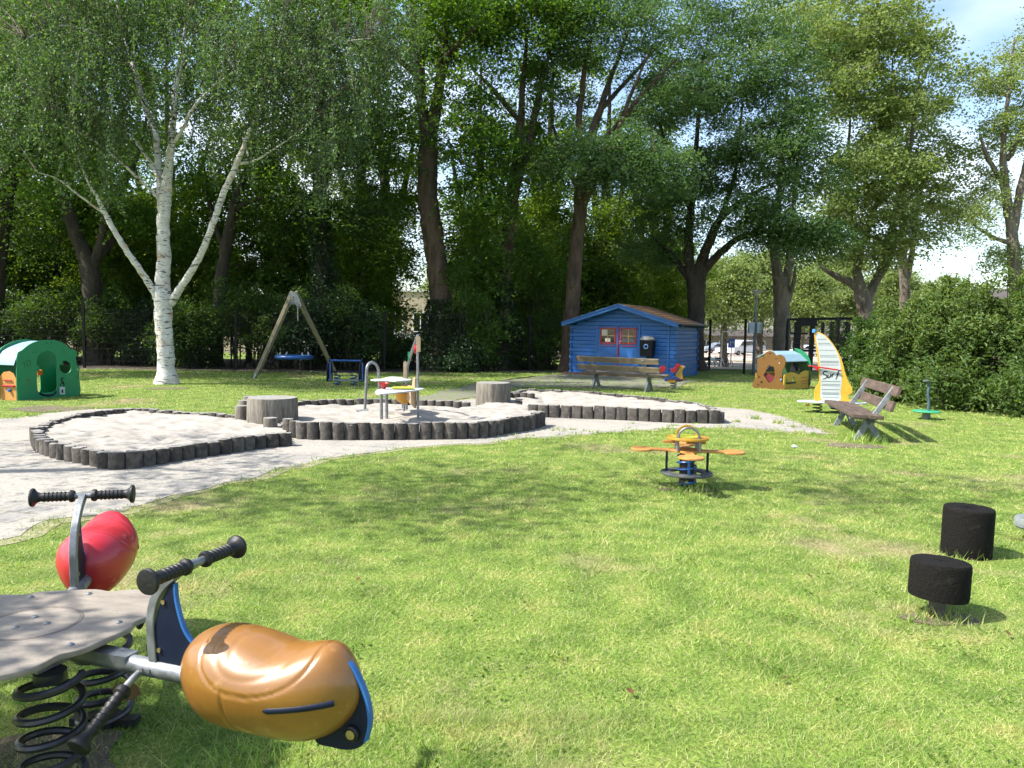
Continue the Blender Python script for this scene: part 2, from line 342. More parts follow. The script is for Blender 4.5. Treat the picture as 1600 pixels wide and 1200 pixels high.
def groundmats():
    # lawn ground + blades share the patch pattern (world coordinates)
    def patch(N, L):
        g = N.new('ShaderNodeNewGeometry')
        n1 = N.new('ShaderNodeTexNoise'); n1.inputs['Scale'].default_value = .55; n1.inputs['Detail'].default_value = 6; n1.inputs['Roughness'].default_value = .62
        n2 = N.new('ShaderNodeTexNoise'); n2.inputs['Scale'].default_value = 3.2; n2.inputs['Detail'].default_value = 6
        L(g.outputs['Position'], n1.inputs['Vector']); L(g.outputs['Position'], n2.inputs['Vector'])
        return g, n1.outputs['Fac'], n2.outputs['Fac']
    def ramp(N, L, src, st):
        r = N.new('ShaderNodeValToRGB'); e = r.color_ramp.elements
        while len(e) < len(st): e.new(.5)
        for i, (p, c) in enumerate(st): e[i].position = p; e[i].color = (*c, 1)
        L(src, r.inputs[0]); return r.outputs[0]
    def mix(N, L, f, a, b, bt='MIX'):
        x = N.new('ShaderNodeMix'); x.data_type = 'RGBA'; x.blend_type = bt
        if isinstance(f, float): x.inputs[0].default_value = f
        else: L(f, x.inputs[0])
        for s, i in ((a, 6), (b, 7)):
            if isinstance(s, tuple): x.inputs[i].default_value = (*s, 1)
            else: L(s, x.inputs[i])
        return x.outputs[2]
    m, t, N, L = newmat('lawn_turf')
    o = N.new('ShaderNodeOutputMaterial'); p = N.new('ShaderNodeBsdfPrincipled'); L(p.outputs[0], o.inputs[0]); p.inputs['Roughness'].default_value = .95; p.inputs['Specular IOR Level'].default_value = .1
    g, a, b = patch(N, L)
    green = ramp(N, L, b, [(.3, (.095, .15, .030)), (.5, (.145, .21, .042)), (.7, (.21, .26, .065))])
    dry = ramp(N, L, b, [(.3, (.22, .185, .10)), (.7, (.34, .29, .17))])
    f = ramp(N, L, a, [(.56, (0, 0, 0)), (.68, (1, 1, 1))])
    c = mix(N, L, f, green, dry)
    n3 = N.new('ShaderNodeTexNoise'); n3.inputs['Scale'].default_value = 45; n3.inputs['Detail'].default_value = 4; L(g.outputs['Position'], n3.inputs['Vector'])
    k = ramp(N, L, n3.outputs['Fac'], [(.3, (.55, .55, .55)), (.7, (1.25, 1.25, 1.2))])
    c = mix(N, L, 1.0, c, k, 'MULTIPLY'); L(c, p.inputs['Base Color'])
    bp = N.new('ShaderNodeBump'); bp.inputs['Strength'].default_value = .8; bp.inputs['Distance'].default_value = .03; L(n3.outputs['Fac'], bp.inputs['Height']); L(bp.outputs[0], p.inputs['Normal'])
    lawn = m
    m, t, N, L = newmat('grass_blade')
    o = N.new('ShaderNodeOutputMaterial'); p = N.new('ShaderNodeBsdfPrincipled'); tr = N.new('ShaderNodeBsdfTranslucent'); ms = N.new('ShaderNodeMixShader')
    g, a, b = patch(N, L)
    at_ = N.new('ShaderNodeAttribute'); at_.attribute_name = 'rnd'
    green = ramp(N, L, at_.outputs['Fac'], [(0, (.13, .26, .035)), (.4, (.25, .39, .065)), (.72, (.38, .50, .11)), (.88, (.52, .52, .20)), (1, (.64, .57, .34))])
    dry = ramp(N, L, at_.outputs['Fac'], [(0, (.24, .30, .07)), (.4, (.40, .35, .16)), (1, (.56, .48, .30))])
    f = ramp(N, L, a, [(.50, (0, 0, 0)), (.72, (1, 1, 1))])
    c = mix(N, L, f, green, dry)
    f2 = ramp(N, L, b, [(.56, (0, 0, 0)), (.68, (.4, .4, .4))]); c = mix(N, L, f2, c, dry)
    k = ramp(N, L, b, [(.3, (.70, .76, .70)), (.5, (1, 1, 1)), (.7, (1.25, 1.10, 1.1))]); c = mix(N, L, 1.0, c, k, 'MULTIPLY')
    L(c, p.inputs['Base Color']); L(c, tr.inputs[0]); p.inputs['Roughness'].default_value = .5; p.inputs['Specular IOR Level'].default_value = .3
    ms.inputs[0].default_value = .4; L(p.outputs[0], ms.inputs[1]); L(tr.outputs[0], ms.inputs[2]); L(ms.outputs[0], o.inputs[0])
    blade = m
    # sandy path: sand drifted over grey pavers
    m, t, N, L = newmat('sandy_pavers')
    o = N.new('ShaderNodeOutputMaterial'); p = N.new('ShaderNodeBsdfPrincipled'); L(p.outputs[0], o.inputs[0]); p.inputs['Roughness'].default_value = .95; p.inputs['Specular IOR Level'].default_value = .1
    g = N.new('ShaderNodeNewGeometry'); mpn = N.new('ShaderNodeMapping'); mpn.inputs['Rotation'].default_value = (0, 0, R(14)); L(g.outputs['Position'], mpn.inputs[0])
    br = N.new('ShaderNodeTexBrick'); br.inputs['Scale'].default_value = 1; br.inputs['Brick Width'].default_value = .3; br.inputs['Row Height'].default_value = .3; br.inputs['Mortar Size'].default_value = .02; br.inputs['Mortar Smooth'].default_value = .5
    br.inputs['Color1'].default_value = (.17, .17, .17, 1); br.inputs['Color2'].default_value = (.23, .23, .225, 1); br.inputs['Mortar'].default_value = (.045, .055, .025, 1)
    L(mpn.outputs[0], br.inputs['Vector'])
    s1 = N.new('ShaderNodeTexNoise'); s1.inputs['Scale'].default_value = .9; s1.inputs['Detail'].default_value = 9; s1.inputs['Roughness'].default_value = .68; L(g.outputs['Position'], s1.inputs['Vector'])
    s2 = N.new('ShaderNodeTexNoise'); s2.inputs['Scale'].default_value = 28; s2.inputs['Detail'].default_value = 5; L(g.outputs['Position'], s2.inputs['Vector'])
    sand = ramp(N, L, s2.outputs['Fac'], [(.3, (.24, .222, .19)), (.7, (.36, .335, .295))])
    f = ramp(N, L, s1.outputs['Fac'], [(.36, (.45, .45, .45)), (.54, (1, 1, 1))])
    c = mix(N, L, f, br.outputs['Color'], sand); L(c, p.inputs['Base Color'])
    bp = N.new('ShaderNodeBump'); bp.inputs['Strength'].default_value = .6; bp.inputs['Distance'].default_value = .015
    L(s2.outputs['Fac'], bp.inputs['Height']); L(bp.outputs[0], p.inputs['Normal'])
    path = m
    m, t, N, L = newmat('play_sand')
    o = N.new('ShaderNodeOutputMaterial'); p = N.new('ShaderNodeBsdfPrincipled'); L(p.outputs[0], o.inputs[0]); p.inputs['Roughness'].default_value = .97; p.inputs['Specular IOR Level'].default_value = .1
    g = N.new('ShaderNodeNewGeometry')
    s1 = N.new('ShaderNodeTexNoise'); s1.inputs['Scale'].default_value = 5; s1.inputs['Detail'].default_value = 8; s1.inputs['Roughness'].default_value = .6; L(g.outputs['Position'], s1.inputs['Vector'])
    s2 = N.new('ShaderNodeTexNoise'); s2.inputs['Scale'].default_value = 60; s2.inputs['Detail'].default_value = 3; L(g.outputs['Position'], s2.inputs['Vector'])
    c = ramp(N, L, s1.outputs['Fac'], [(.32, (.25, .23, .20)), (.55, (.335, .312, .275)), (.75, (.38, .357, .322))])
    k = ramp(N, L, s2.outputs['Fac'], [(.25, (.8, .8, .8)), (.7, (1.08, 1.08, 1.08))]); c = mix(N, L, 1.0, c, k, 'MULTIPLY'); L(c, p.inputs['Base Color'])
    bp = N.new('ShaderNodeBump'); bp.inputs['Strength'].default_value = .5; bp.inputs['Distance'].default_value = .03; L(s1.outputs['Fac'], bp.inputs['Height']); L(bp.outputs[0], p.inputs['Normal'])
    return lawn, blade, path, m
LAWN, BLADE, PATHM, SANDM = groundmats()
MARGIN = pmat('dry_path_margin', (.17, .165, .075), (.30, .275, .17), 7, .95, .8, 60, c3=(.12, .15, .04), s3=11, f3=(.48, .62))
DIRTM = pmat('forest_soil', (.05, .038, .026), (.09, .07, .048), 4, .95, .8, 30, c3=(.16, .12, .08), s3=9, f3=(.58, .7))
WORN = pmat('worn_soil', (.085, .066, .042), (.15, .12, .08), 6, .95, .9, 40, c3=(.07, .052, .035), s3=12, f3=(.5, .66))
GREYPAV = pmat('grey_brick_paving', (.12, .11, .09), (.19, .175, .145), 8, .95, .8, 30, c3=(.13, .17, .05), s3=4, f3=(.46, .60))
# ------------------------------------------------------------------ noise + polygons
def vnoise(x, y, sc, seed=0):
    g = np.random.default_rng(seed).uniform(-1, 1, (64, 64)); u = np.asarray(x) * sc; v = np.asarray(y) * sc
    i = np.floor(u).astype(int); j = np.floor(v).astype(int); fu = u - i; fv = v - j; fu = fu * fu * (3 - 2 * fu); fv = fv * fv * (3 - 2 * fv)
    a = g[i % 64, j % 64]; b = g[(i + 1) % 64, j % 64]; c = g[i % 64, (j + 1) % 64]; d = g[(i + 1) % 64, (j + 1) % 64]
    return (a * (1 - fu) + b * fu) * (1 - fv) + (c * (1 - fu) + d * fu) * fv
def inpoly(x, y, P):
    x = np.asarray(x); y = np.asarray(y); r = np.zeros(x.shape, bool); n = len(P)
    for i in range(n):
        x1, y1 = P[i][0], P[i][1]; x2, y2 = P[(i + 1) % n][0], P[(i + 1) % n][1]
        if y1 == y2: continue
        c = ((y1 > y) != (y2 > y)) & (x < (x2 - x1) * (y - y1) / (y2 - y1) + x1); r ^= c
    return r
def gpoly(pts, z=0, n=5):
    return [tuple(p[:2]) for p in spline([tuple(gp(a, b, z))[:2] for a, b in pts], n, True)]
def rough_edge(P, amp, sc=2.5, seed=3):
    out = []
    for i in range(len(P)):
        a = np.array(P[i]); b = np.array(P[(i + 1) % len(P)]); k = max(1, int(np.linalg.norm(b - a) / .12))
        for t in range(k):
            p = a + (b - a) * t / k
            out.append((p[0] + amp * float(vnoise(p[0], p[1], sc, seed)) + amp * .5 * float(vnoise(p[0], p[1], sc * 4, seed + 1)), p[1] + amp * float(vnoise(p[0], p[1], sc, seed + 2)) + amp * .5 * float(vnoise(p[0], p[1], sc * 4, seed + 5))))
    return out
# ------------------------------------------------------------------ lawn
def grid_mesh(name, xs, ys, mat, z0=0.0, zf=None, mask=None):
    X, Y = np.meshgrid(xs, ys, indexing='ij'); Z = (hgt(X, Y) if zf is None else zf(X, Y)) + z0
    V = np.stack([X, Y, Z], -1).reshape(-1, 3); nx, ny = len(xs), len(ys)
    i = np.arange(nx - 1)[:, None]; j = np.arange(ny - 1)[None]; a = i * ny + j
    F = np.stack([a, a + ny, a + ny + 1, a + 1], -1).reshape(-1, 4)
    if mask is not None:
        cx = V[F].mean(1); F = F[mask(cx[:, 0], cx[:, 1])]
    return fastmesh(name, V, F, None, mat, smooth=True)
sx = np.linspace(-1, 1, 121); xs = 22 * sx + 280 * sx ** 5
ys = np.concatenate([np.linspace(-30, 0, 6), np.linspace(.5, 34, 90), np.linspace(34.6, 64, 30), np.linspace(70, 420, 20)])
tag(grid_mesh('lawn_ground', xs, ys, LAWN), kind='structure')

PATH_PX = [(-260, 700), (-120, 662), (0, 655), (70, 648), (130, 640), (230, 640), (340, 650), (420, 655), (600, 640), (760, 622), (840, 625), (1000, 640), (1090, 636), (1160, 640), (1225, 653), (1283, 676), (1215, 673), (1130, 668), (1000, 672), (900, 680), (800, 688), (700, 697), (600, 705), (500, 718), (400, 742), (300, 769), (190, 797), (90, 817), (0, 846), (-160, 880), (-300, 860)]
PATHP = rough_edge(gpoly(PATH_PX, 0), .11)
def ngon(name, P, z, mat):
    me = bpy.data.meshes.new(name); me.from_pydata([(a, b, z + max(0, float(hgt(a, b)))) for a, b in P], [], [tuple(range(len(P)))]); me.update(); me.materials.append(mat)
    o = bpy.data.objects.new(name, me); COL.objects.link(o); return o
tag(ngon('path', PATHP, .008, PATHM), kind='structure')
def offset(P, d):
    a = np.array(P); t = np.roll(a, -1, 0) - np.roll(a, 1, 0); t /= np.linalg.norm(t, axis=1)[:, None] + 1e-9; n = np.stack([t[:, 1], -t[:, 0]], 1)
    ar = .5 * np.sum(a[:, 0] * np.roll(a[:, 1], -1) - np.roll(a[:, 0], -1) * a[:, 1]); n *= 1 if ar > 0 else -1
    w_ = d * (1 + .6 * vnoise(a[:, 0], a[:, 1], 1.6, 31))[:, None]; return [tuple(q) for q in a + n * w_]
tag(ngon('path_margin', offset(PATHP, .11), .004, MARGIN), kind='structure')
GREY_PX = [(650, 625), (690, 612), (745, 600), (820, 590), (892, 584), (960, 588), (1062, 592), (1078, 598), (1040, 606), (960, 608), (880, 606), (800, 607), (740, 622), (680, 632)]
GREYP = rough_edge(gpoly(GREY_PX, 0), .22, seed=13)
tag(ngon('paving', GREYP, .012, GREYPAV), kind='structure')

# fence line (used by soil, fence and planting)
FENCE = [(-26, 25.0), (-14.5, 26.0), (-4.45, 26.7), (8.2, 32.0), (10.3, 24.4), (12.4, 17.0), (15.5, 8.0)]
# soil under the trees beyond the lawn
def strip(name, line, w0, w1, z, mat, n=40):
    pts = []
    for i in range(len(line) - 1):
        for k in range(n // (len(line) - 1)): t = k / (n // (len(line) - 1)); pts.append((line[i][0] * (1 - t) + line[i + 1][0] * t, line[i][1] * (1 - t) + line[i + 1][1] * t))
    pts.append(line[-1]); vs = []; m = 7
    for i, p in enumerate(pts):
        for k in range(m):
            y = p[1] + w0 + (w1 - w0) * k / (m - 1) + (.35 * float(vnoise(p[0], 3, .9, 4)) if k == 0 else 0)
            vs.append((p[0], y, float(hgt(p[0], y)) + z))
    F = [(i * m + k, (i + 1) * m + k, (i + 1) * m + k + 1, i * m + k + 1) for i in range(len(pts) - 1) for k in range(m - 1)]
    return fastmesh(name, np.array(vs), np.array(F), None, mat, smooth=True)
tag(strip('soil', [(-60, 23.5), (-26, 24.4), (-14.5, 25.4), (-4.45, 26.0), (1.5, 28.4), (6.6, 30.6)], -.25, 16, .012, DIRTM), kind='structure')
tag(grid_mesh('street', np.linspace(5.5, 40, 24), np.linspace(33, 78, 30), ASPH, .02, mask=lambda x, y: (x > 6.0 + (y - 33) * .02)), kind='structure')
tag(grid_mesh('parking_road', np.linspace(-160, 240, 50), np.linspace(80, 128, 10), ASPH, .02), kind='structure')

# ------------------------------------------------------------------ sandboxes
def chain(px, z, closed=False, n=6):
    return [np.array(p[:2]) for p in spline([tuple(gp(a, b, z))[:2] for a, b in px], n, closed)]
ZT = .25
R1 = [(56, 668), (64, 682), (92, 692), (120, 697), (148, 702), (176, 707), (206, 706), (248, 700), (280, 695), (320, 690), (360, 685), (405, 679), (452, 675)]
R1B = [(56, 668), (70, 658), (96, 649), (132, 641), (168, 637), (212, 634), (256, 637), (304, 640), (364, 644), (400, 650)]
R2 = [(450, 655), (462, 657), (480, 659), (532, 660), (585, 660), (637, 660), (690, 659.5), (725, 659), (760, 657), (795, 652), (830, 647), (846, 642)]
R2B = [(440, 632), (462, 624), (497, 621), (550, 620), (585, 620), (655, 621), (690, 622), (735, 624)]
R2C = [(795, 613), (812, 613), (834, 614.5)]
R3 = [(833, 630), (903, 632.5), (975, 635), (1050, 638.5), (1123, 640)]
R3B = [(1125, 639), (1100, 628), (1049, 620.5), (989, 614), (917, 608), (860, 605.5), (822, 605), (797, 611)]
def resample(P, step):
    P = [np.array(p) for p in P]; out = [P[0]]; acc = 0
    for i in range(len(P) - 1):
        a, b = P[i], P[i + 1]; l = np.linalg.norm(b - a); pos = step - acc
        while pos <= l: out.append(a + (b - a) * pos / l); pos += step
        acc = l - (pos - step)
    return out
def post_mesh(name, r, h, square=False, ry=None, seed=0):
    m = MB(); rr = random.Random(seed); n = 14; prof = [(1, -.08), (1, h - .012), (.93, h)]
    vs = []; fs = []; ry = ry or r
    for k, (s, z) in enumerate(prof):
        for i in range(n):
            a = 2 * math.pi * i / n; c, sn = math.cos(a), math.sin(a)
            if square: q = (abs(c) ** 6 + abs(sn) ** 6) ** (-1 / 6); c *= q; sn *= q
            wob = 1 + rr.uniform(-.02, .02)
            vs.append((c * r * s * wob, sn * ry * s * wob, z + (rr.uniform(-.006, .006) if k else 0)))
    for k in range(2):
        for i in range(n): fs.append((k * n + i, k * n + (i + 1) % n, (k + 1) * n + (i + 1) % n, (k + 1) * n + i))
    fs.append(tuple(2 * n + i for i in range(n)))
    me = bpy.data.meshes.new(name); me.from_pydata(vs, [], fs); me.materials.append(PALWOOD); me.materials.append(PALTOP)
    me.update(); me.polygons[len(fs) - 1].material_index = 1
    me.shade_smooth(); me.set_sharp_from_angle(angle=R(50)); return me
PM = [post_mesh('palisade_post', .088, ZT, seed=k, ry=.075) for k in range(5)]
PMS = [post_mesh('palisade_post', .098, ZT - .01, True, .07, seed=k + 9) for k in range(4)]
def ring(label, chains, square=False, heights=1.0, step=.173, ZT=.25):
    root = empty('sandbox_border', (0, 0, 0), 0, label, 'sandbox border')
    c0 = chain(chains[0], ZT)[0]; root.location = (c0[0], c0[1], 0); k = 0
    for ci, ch in enumerate(chains):
        P = resample(chain(ch, ZT), step if not square else .2)
        for i, p in enumerate(P):
            q = P[min(i + 1, len(P) - 1)] - P[max(i - 1, 0)]; a = math.atan2(q[1], q[0])
            o = bpy.data.objects.new('palisade_post', random.choice(PMS if square else PM)); COL.objects.link(o); o.parent = root
            o.location = (p[0] - c0[0], p[1] - c0[1], random.uniform(-.016, .008) - (.25 - ZT) - (.04 if ci == 1 else 0)); o.rotation_euler = (random.uniform(-.045, .045), random.uniform(-.035, .035), a + random.uniform(-.12, .12) + (math.pi if random.random() < .5 else 0))
            k += 1
    return root
ring('left sandbox border of round dark posts, wrapping the sand basin nearest the green playhouse', [R1, R1B], ZT=.185)
rb2 = ring('middle sandbox border of round dark posts, wrapping the basin with the play table', [R2, R2B, R2C])
ring('right sandbox border of flat grey posts, wrapping the basin in front of the far bench', [R3, R3B], True)
def sandfill(name, chains, seed, z=.13, zt=.25):
    P = []
    for ch in chains: P += [tuple(p) for p in chain(ch, zt)]
    a = np.array(P); xs = np.arange(a[:, 0].min(), a[:, 0].max(), .05); ys = np.arange(a[:, 1].min(), a[:, 1].max(), .05)
    def zf(X, Y): return z + .024 * vnoise(X, Y, 1.3, seed) + .022 * vnoise(X, Y, 4.5, seed + 1) + .008 * vnoise(X, Y, 10, seed + 2) - .012 * np.clip(vnoise(X, Y, 6, seed + 7) - .3, 0, 1) * 6
    tag(grid_mesh(name, xs, ys, SANDM, 0, zf, lambda x, y: inpoly(x, y, P)), kind='structure'); return P
S1 = sandfill('sand', [R1, [(452, 675), (440, 655), (400, 650)], R1B[::-1]], 20, .10, .185)
S2 = sandfill('sand', [R2, [(846, 642), (834, 615)], R2C[::-1], R2B[::-1], [(440, 632), (440, 650)]], 30, .12)
S3 = sandfill('sand', [R3, R3B], 40, .16)
def stump(name, px, py, dia, h, label, cat='stump block', z=.0, seed=0, group=None, bev=.03):
    p = gp(px, py, z); m = MB(); rr = random.Random(seed); n = 40
    ph = [rr.uniform(0, 6.28) for _ in range(3)]; r0 = dia / 2
    prof = [(1.03, -.2 - z), (1.0, h * .5), (.99, h - bev), (.955, h)]; vs = []; fs = []
    for s, zz in prof:
        for i in range(n):
            a = 2 * math.pi * i / n; q = r0 * s * (1 + .015 * math.sin(3 * a + ph[0]) + .012 * math.sin(7 * a + ph[1]) + .014 * math.sin(19 * a + ph[2]))
            vs.append((q * math.cos(a), q * math.sin(a), zz))
    for k in range(3):
        for i in range(n): fs.append((k * n + i, k * n + (i + 1) % n, (k + 1) * n + (i + 1) % n, (k + 1) * n + i))
    fs.append(tuple(3 * n + i for i in range(n))); me = bpy.data.meshes.new(name); me.from_pydata(vs, [], fs); me.materials.append(STUMPC); me.materials.append(PALTOP); me.update()
    me.polygons[len(fs) - 1].material_index = 1; me.shade_smooth(); me.set_sharp_from_angle(angle=R(45))
    o = bpy.data.objects.new(name, me); COL.objects.link(o); o.location = (p.x, p.y + dia / 2, z); return tag(o, label, cat, group)
stump('stump_block', 413, 673, .76, .47, 'wide grey tree stump block standing between the left and middle sandboxes', seed=1)
stump('stump_block', 770, 631, .70, .40, 'pale tree stump block behind the middle sandbox, nearest the blue shed', z=.10, seed=2)
stump('small_post', 419, 672, .20, .17, 'short round post leaning against the foot of the wide stump block', 'post', z=.06, seed=3, bev=.01)
for k, (x, y, hh, lb) in enumerate([(374, 668, .33, 'tall dark post left of the wide stump block, front one of three'), (379, 661, .36, 'tall dark post left of the wide stump block, middle one of three'), (386, 655, .38, 'tall dark post left of the wide stump block, rear one of three'), (452, 668, .26, 'dark corner post right of the wide stump block')]):
    stump('small_post', x, y, .19, hh, lb, 'post', z=0, seed=5 + k, bev=.01, group='posts beside the wide stump block')

# ------------------------------------------------------------------ grass blades
BARE = [(gp(1072, 765), .95, .28, .85), (gp(1500, 955), .8, .45, .55), (gp(1560, 900), .7, .5, .6), (gp(60, 1180), .7, .5, .6), (gp(250, 1190), .6, .3, .6), (gp(930, 695), 1.5, .45, .6), (gp(640, 730), 1.9, .5, .45),
        (gp(1290, 690), 1.1, .7, .5), (gp(1340, 690), .6, .9, .6), (gp(90, 640), 1.5, .9, .7), (gp(1150, 600), 3.2, 1.5, .55), (gp(268, 608), 1.0, 1.2, .9), (gp(1050, 1185), .5, .25, .4), (gp(300, 700 + 130), 1.2, .5, .5)]
for (x, y, a, b) in [(20, 1195, .34, .22), (1466, 966, .22, .09), (1072, 766, .3, .1), (1335, 697, .45, .22), (262, 607, .5, .35), (95, 640, .9, .45), (1150, 596, 1.5, .4)]:  # patch under the bug rocker is soil whose dark tone also carries its shade
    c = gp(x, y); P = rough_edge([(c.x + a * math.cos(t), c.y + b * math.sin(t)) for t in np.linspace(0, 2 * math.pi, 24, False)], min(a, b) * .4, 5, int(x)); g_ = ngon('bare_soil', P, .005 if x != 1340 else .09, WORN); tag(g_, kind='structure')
    if x == 1340:
        for v in g_.data.vertices: v.co.z = float(hgt(v.co.x, v.co.y)) + .014
def blades(n_try, seed=5):
    g = np.random.default_rng(seed); d0, d1 = 1.7, 29.0
    # sample distance with density ~ d^-0.95 * const  (areal density falls with distance)
    u = g.uniform(0, 1, n_try); d = np.where(u < .16, np.sqrt(g.uniform(0, 1, n_try) * (3.1 ** 2 - d0 ** 2) + d0 ** 2), (3 ** .1 + g.uniform(0, 1, n_try) * (d1 ** .1 - 3 ** .1)) ** 10)
    x = g.uniform(-1, 1, n_try) * (.76 * d + .4); y = d
    jx = x + g.normal(0, .045, n_try); jy = y + g.normal(0, .06, n_try); keep = ~inpoly(jx, jy, PATHP) & ~inpoly(x, y, GREYP) & ~inpoly(x, y, S1) & ~inpoly(x, y, S2) & ~inpoly(x, y, S3)
    fl = np.interp(x, [p[0] for p in FENCE[:4]] + [9], [p[1] for p in FENCE[:4]] + [29]); keep &= y < fl - .35 + .3 * vnoise(x, y, 1.1, 2)
    keep &= ~((x > 2.0) & (x < 7) & (y > 27.8 - (x - 2.1) * .53) & (y < 31.5))
    dens = np.ones(n_try)
    for p, a, b, k in BARE:
        r2 = ((x - p.x) / a) ** 2 + ((y - p.y) / b) ** 2; dens *= 1 - k * np.exp(-r2 * 1.2) * np.clip(.8 + .8 * vnoise(x, y, 5, 8), 0, 1.3)
    dens *= .82 + .3 * vnoise(x, y, 2.2, 9); keep &= g.uniform(0, 1, n_try) < dens
    x, y, d = x[keep], y[keep], d[keep]; n = len(x)
    hh = (.0175 + .007 * vnoise(x, y, 3, 12) + .008 * vnoise(x, y, 11, 15)) * g.uniform(.6, 1.45, n) * (1 + .35 * sstep(10, 25, d))
    tall = g.uniform(0, 1, n) < .02; hh[tall] *= 1.8
    wd = .0026 * (np.maximum(d, 3) / 3) ** .97 * g.uniform(.7, 1.3, n)
    a = g.uniform(0, 2 * np.pi, n); b = g.uniform(0, 2 * np.pi, n); lean = hh * g.uniform(.4, 2.2, n)
    rn_ = g.uniform(0, 1, n); lie = g.uniform(0, 1, n) < .09; lean[lie] = .035 * g.uniform(.6, 1.5, lie.sum()); hh[lie] = .012; rn_[lie] = g.uniform(.86, 1, lie.sum())
    z = hgt(x, y); V = np.empty((n, 3, 3)); dx = np.cos(a) * wd / 2; dy = np.sin(a) * wd / 2
    V[:, 0] = np.stack([x - dx, y - dy, z - .002], 1); V[:, 1] = np.stack([x + dx, y + dy, z - .002], 1)
    V[:, 2] = np.stack([x + np.cos(b) * lean, y + np.sin(b) * lean, z + hh], 1)
    return fastmesh('grass', V.reshape(-1, 3), np.arange(n * 3).reshape(n, 3), rn_, BLADE, nper=3)
tag(blades(1050000), 'short mown green grass with dry straw patches over the playground', 'grass', kind='stuff')
# tufts along the path edge and round feet
def tufts(spots, seed=3):
    g = np.random.default_rng(seed); Vs = []; rn = []
    for (x, y, r, n, h) in spots:
        px_ = g.normal(x, r, n); py_ = g.normal(y, r, n); a = g.uniform(0, 6.28, n); b = g.uniform(0, 6.28, n); w_ = .004 * max(1, math.hypot(x, y) / 5)
        hh = h * g.uniform(.4, 1.2, n); le = hh * g.uniform(.2, 1.0, n); z = hgt(px_, py_)
        V = np.empty((n, 3, 3)); V[:, 0] = np.stack([px_ - np.cos(a) * w_, py_ - np.sin(a) * w_, z], 1); V[:, 1] = np.stack([px_ + np.cos(a) * w_, py_ + np.sin(a) * w_, z], 1)
        V[:, 2] = np.stack([px_ + np.cos(b) * le, py_ + np.sin(b) * le, z + hh], 1); Vs.append(V.reshape(-1, 3)); rn.append(g.uniform(0, .75, n))
    V = np.concatenate(Vs); return fastmesh('grass_tufts', V, np.arange(len(V)).reshape(-1, 3), np.concatenate(rn), BLADE, nper=3)
sp = []
for i in range(0, len(PATHP), 2):
    a = PATHP[i]
    if 3 < a[1] < 14 and random.random() < .85: sp.append((a[0] + random.gauss(0, .05), a[1] + random.gauss(0, .05), .07, 26, .045))
for (x, y, n, h, r) in [(165, 1085, 260, .16, .09), (400, 1195, 200, .07, .12), (640, 1190, 200, .06, .2), (1075, 765, 240, .09, .13), (1510, 868, 120, .1, .1), (1440, 968, 120, .08, .12), (1468, 965, 60, .08, .07), (1355, 690, 160, .14, .18), (1322, 662, 120, .14, .2), (1070, 657, 60, .12, .05), (1000, 657, 40, .08, .05), (870, 672, 40, .05, .12), (780, 680, 40, .05, .15), (1215, 662, 40, .09, .05), (1240, 668, 30, .07, .04), (1180, 655, 40, .09, .06), (1150, 660, 30, .07, .04)]:
    p = gp(x, y); sp.append((p.x, p.y, r, n, h))
for k in range(60):
    p = gp(random.uniform(680, 1040), random.uniform(592, 614)); sp.append((p.x, p.y, .09, 16, .05))
for k in range(46):
    p = gp(random.uniform(700, 1150), random.uniform(662, 686)); sp.append((p.x, p.y, .035, 14, .04))
tag(tufts(sp), 'taller grass tufts along the path edge and round the feet of the toys', 'grass', kind='stuff')

# broad leaved weeds and clover in the near lawn
def weeds():
    g = np.random.default_rng(8); C = []
    for _ in range(170):
        d = g.uniform(2.1, 9); x = g.uniform(-1, 1) * .72 * d
        if inpoly(np.array([x]), np.array([d]), PATHP)[0]: continue
        k = g.integers(6, 26); r = g.uniform(.02, .09); C.append(np.stack([g.normal(x, r, k), g.normal(d, r, k), g.uniform(.012, .034, k)], 1))
    C = np.concatenate(C); V, F, rn = leaves(C, .018, .8, .7); return fastmesh('clover', V, F, rn, LF_SUN)
tag(weeds(), 'clover and small broad leaved weeds dotted through the near lawn', 'clover', kind='stuff')
# ------------------------------------------------------------------ trees
def clump_leaves(centres, rc, nsp, nl, size, flat=.5, spr=.26, aspect=.6, up=.45, droop=0, seed=0, rs=None):
    g = np.random.default_rng(seed); C = np.repeat(np.array(centres), nsp, 0); rcc = np.repeat(np.asarray(rc if hasattr(rc, '__len__') else [rc] * len(centres)), nsp)[:, None]
    off = g.normal(size=C.shape) * np.array([.5, .5, .5 * flat]) * rcc; S = C + off
    D = np.repeat(S, nl, 0); n = len(D); o = np.repeat(off / (rcc + 1e-6), nl, 0)
    lo = g.normal(size=(n, 3)) * np.array([spr, spr, spr * .30]); r = np.linalg.norm(lo[:, :2], axis=1); lo[:, 2] -= r * r * .5 / max(spr, .01) * .6
    tilt = o[:, 0] * lo[:, 0] + o[:, 1] * lo[:, 1]; lo[:, 2] -= tilt * .5
    D = D + lo; base = np.repeat(g.uniform(0, .45, len(S)), nl); rnd = np.clip(base + g.uniform(0, .6, n), 0, 1)
    return leaves(D, size, aspect, up, droop, rnd)
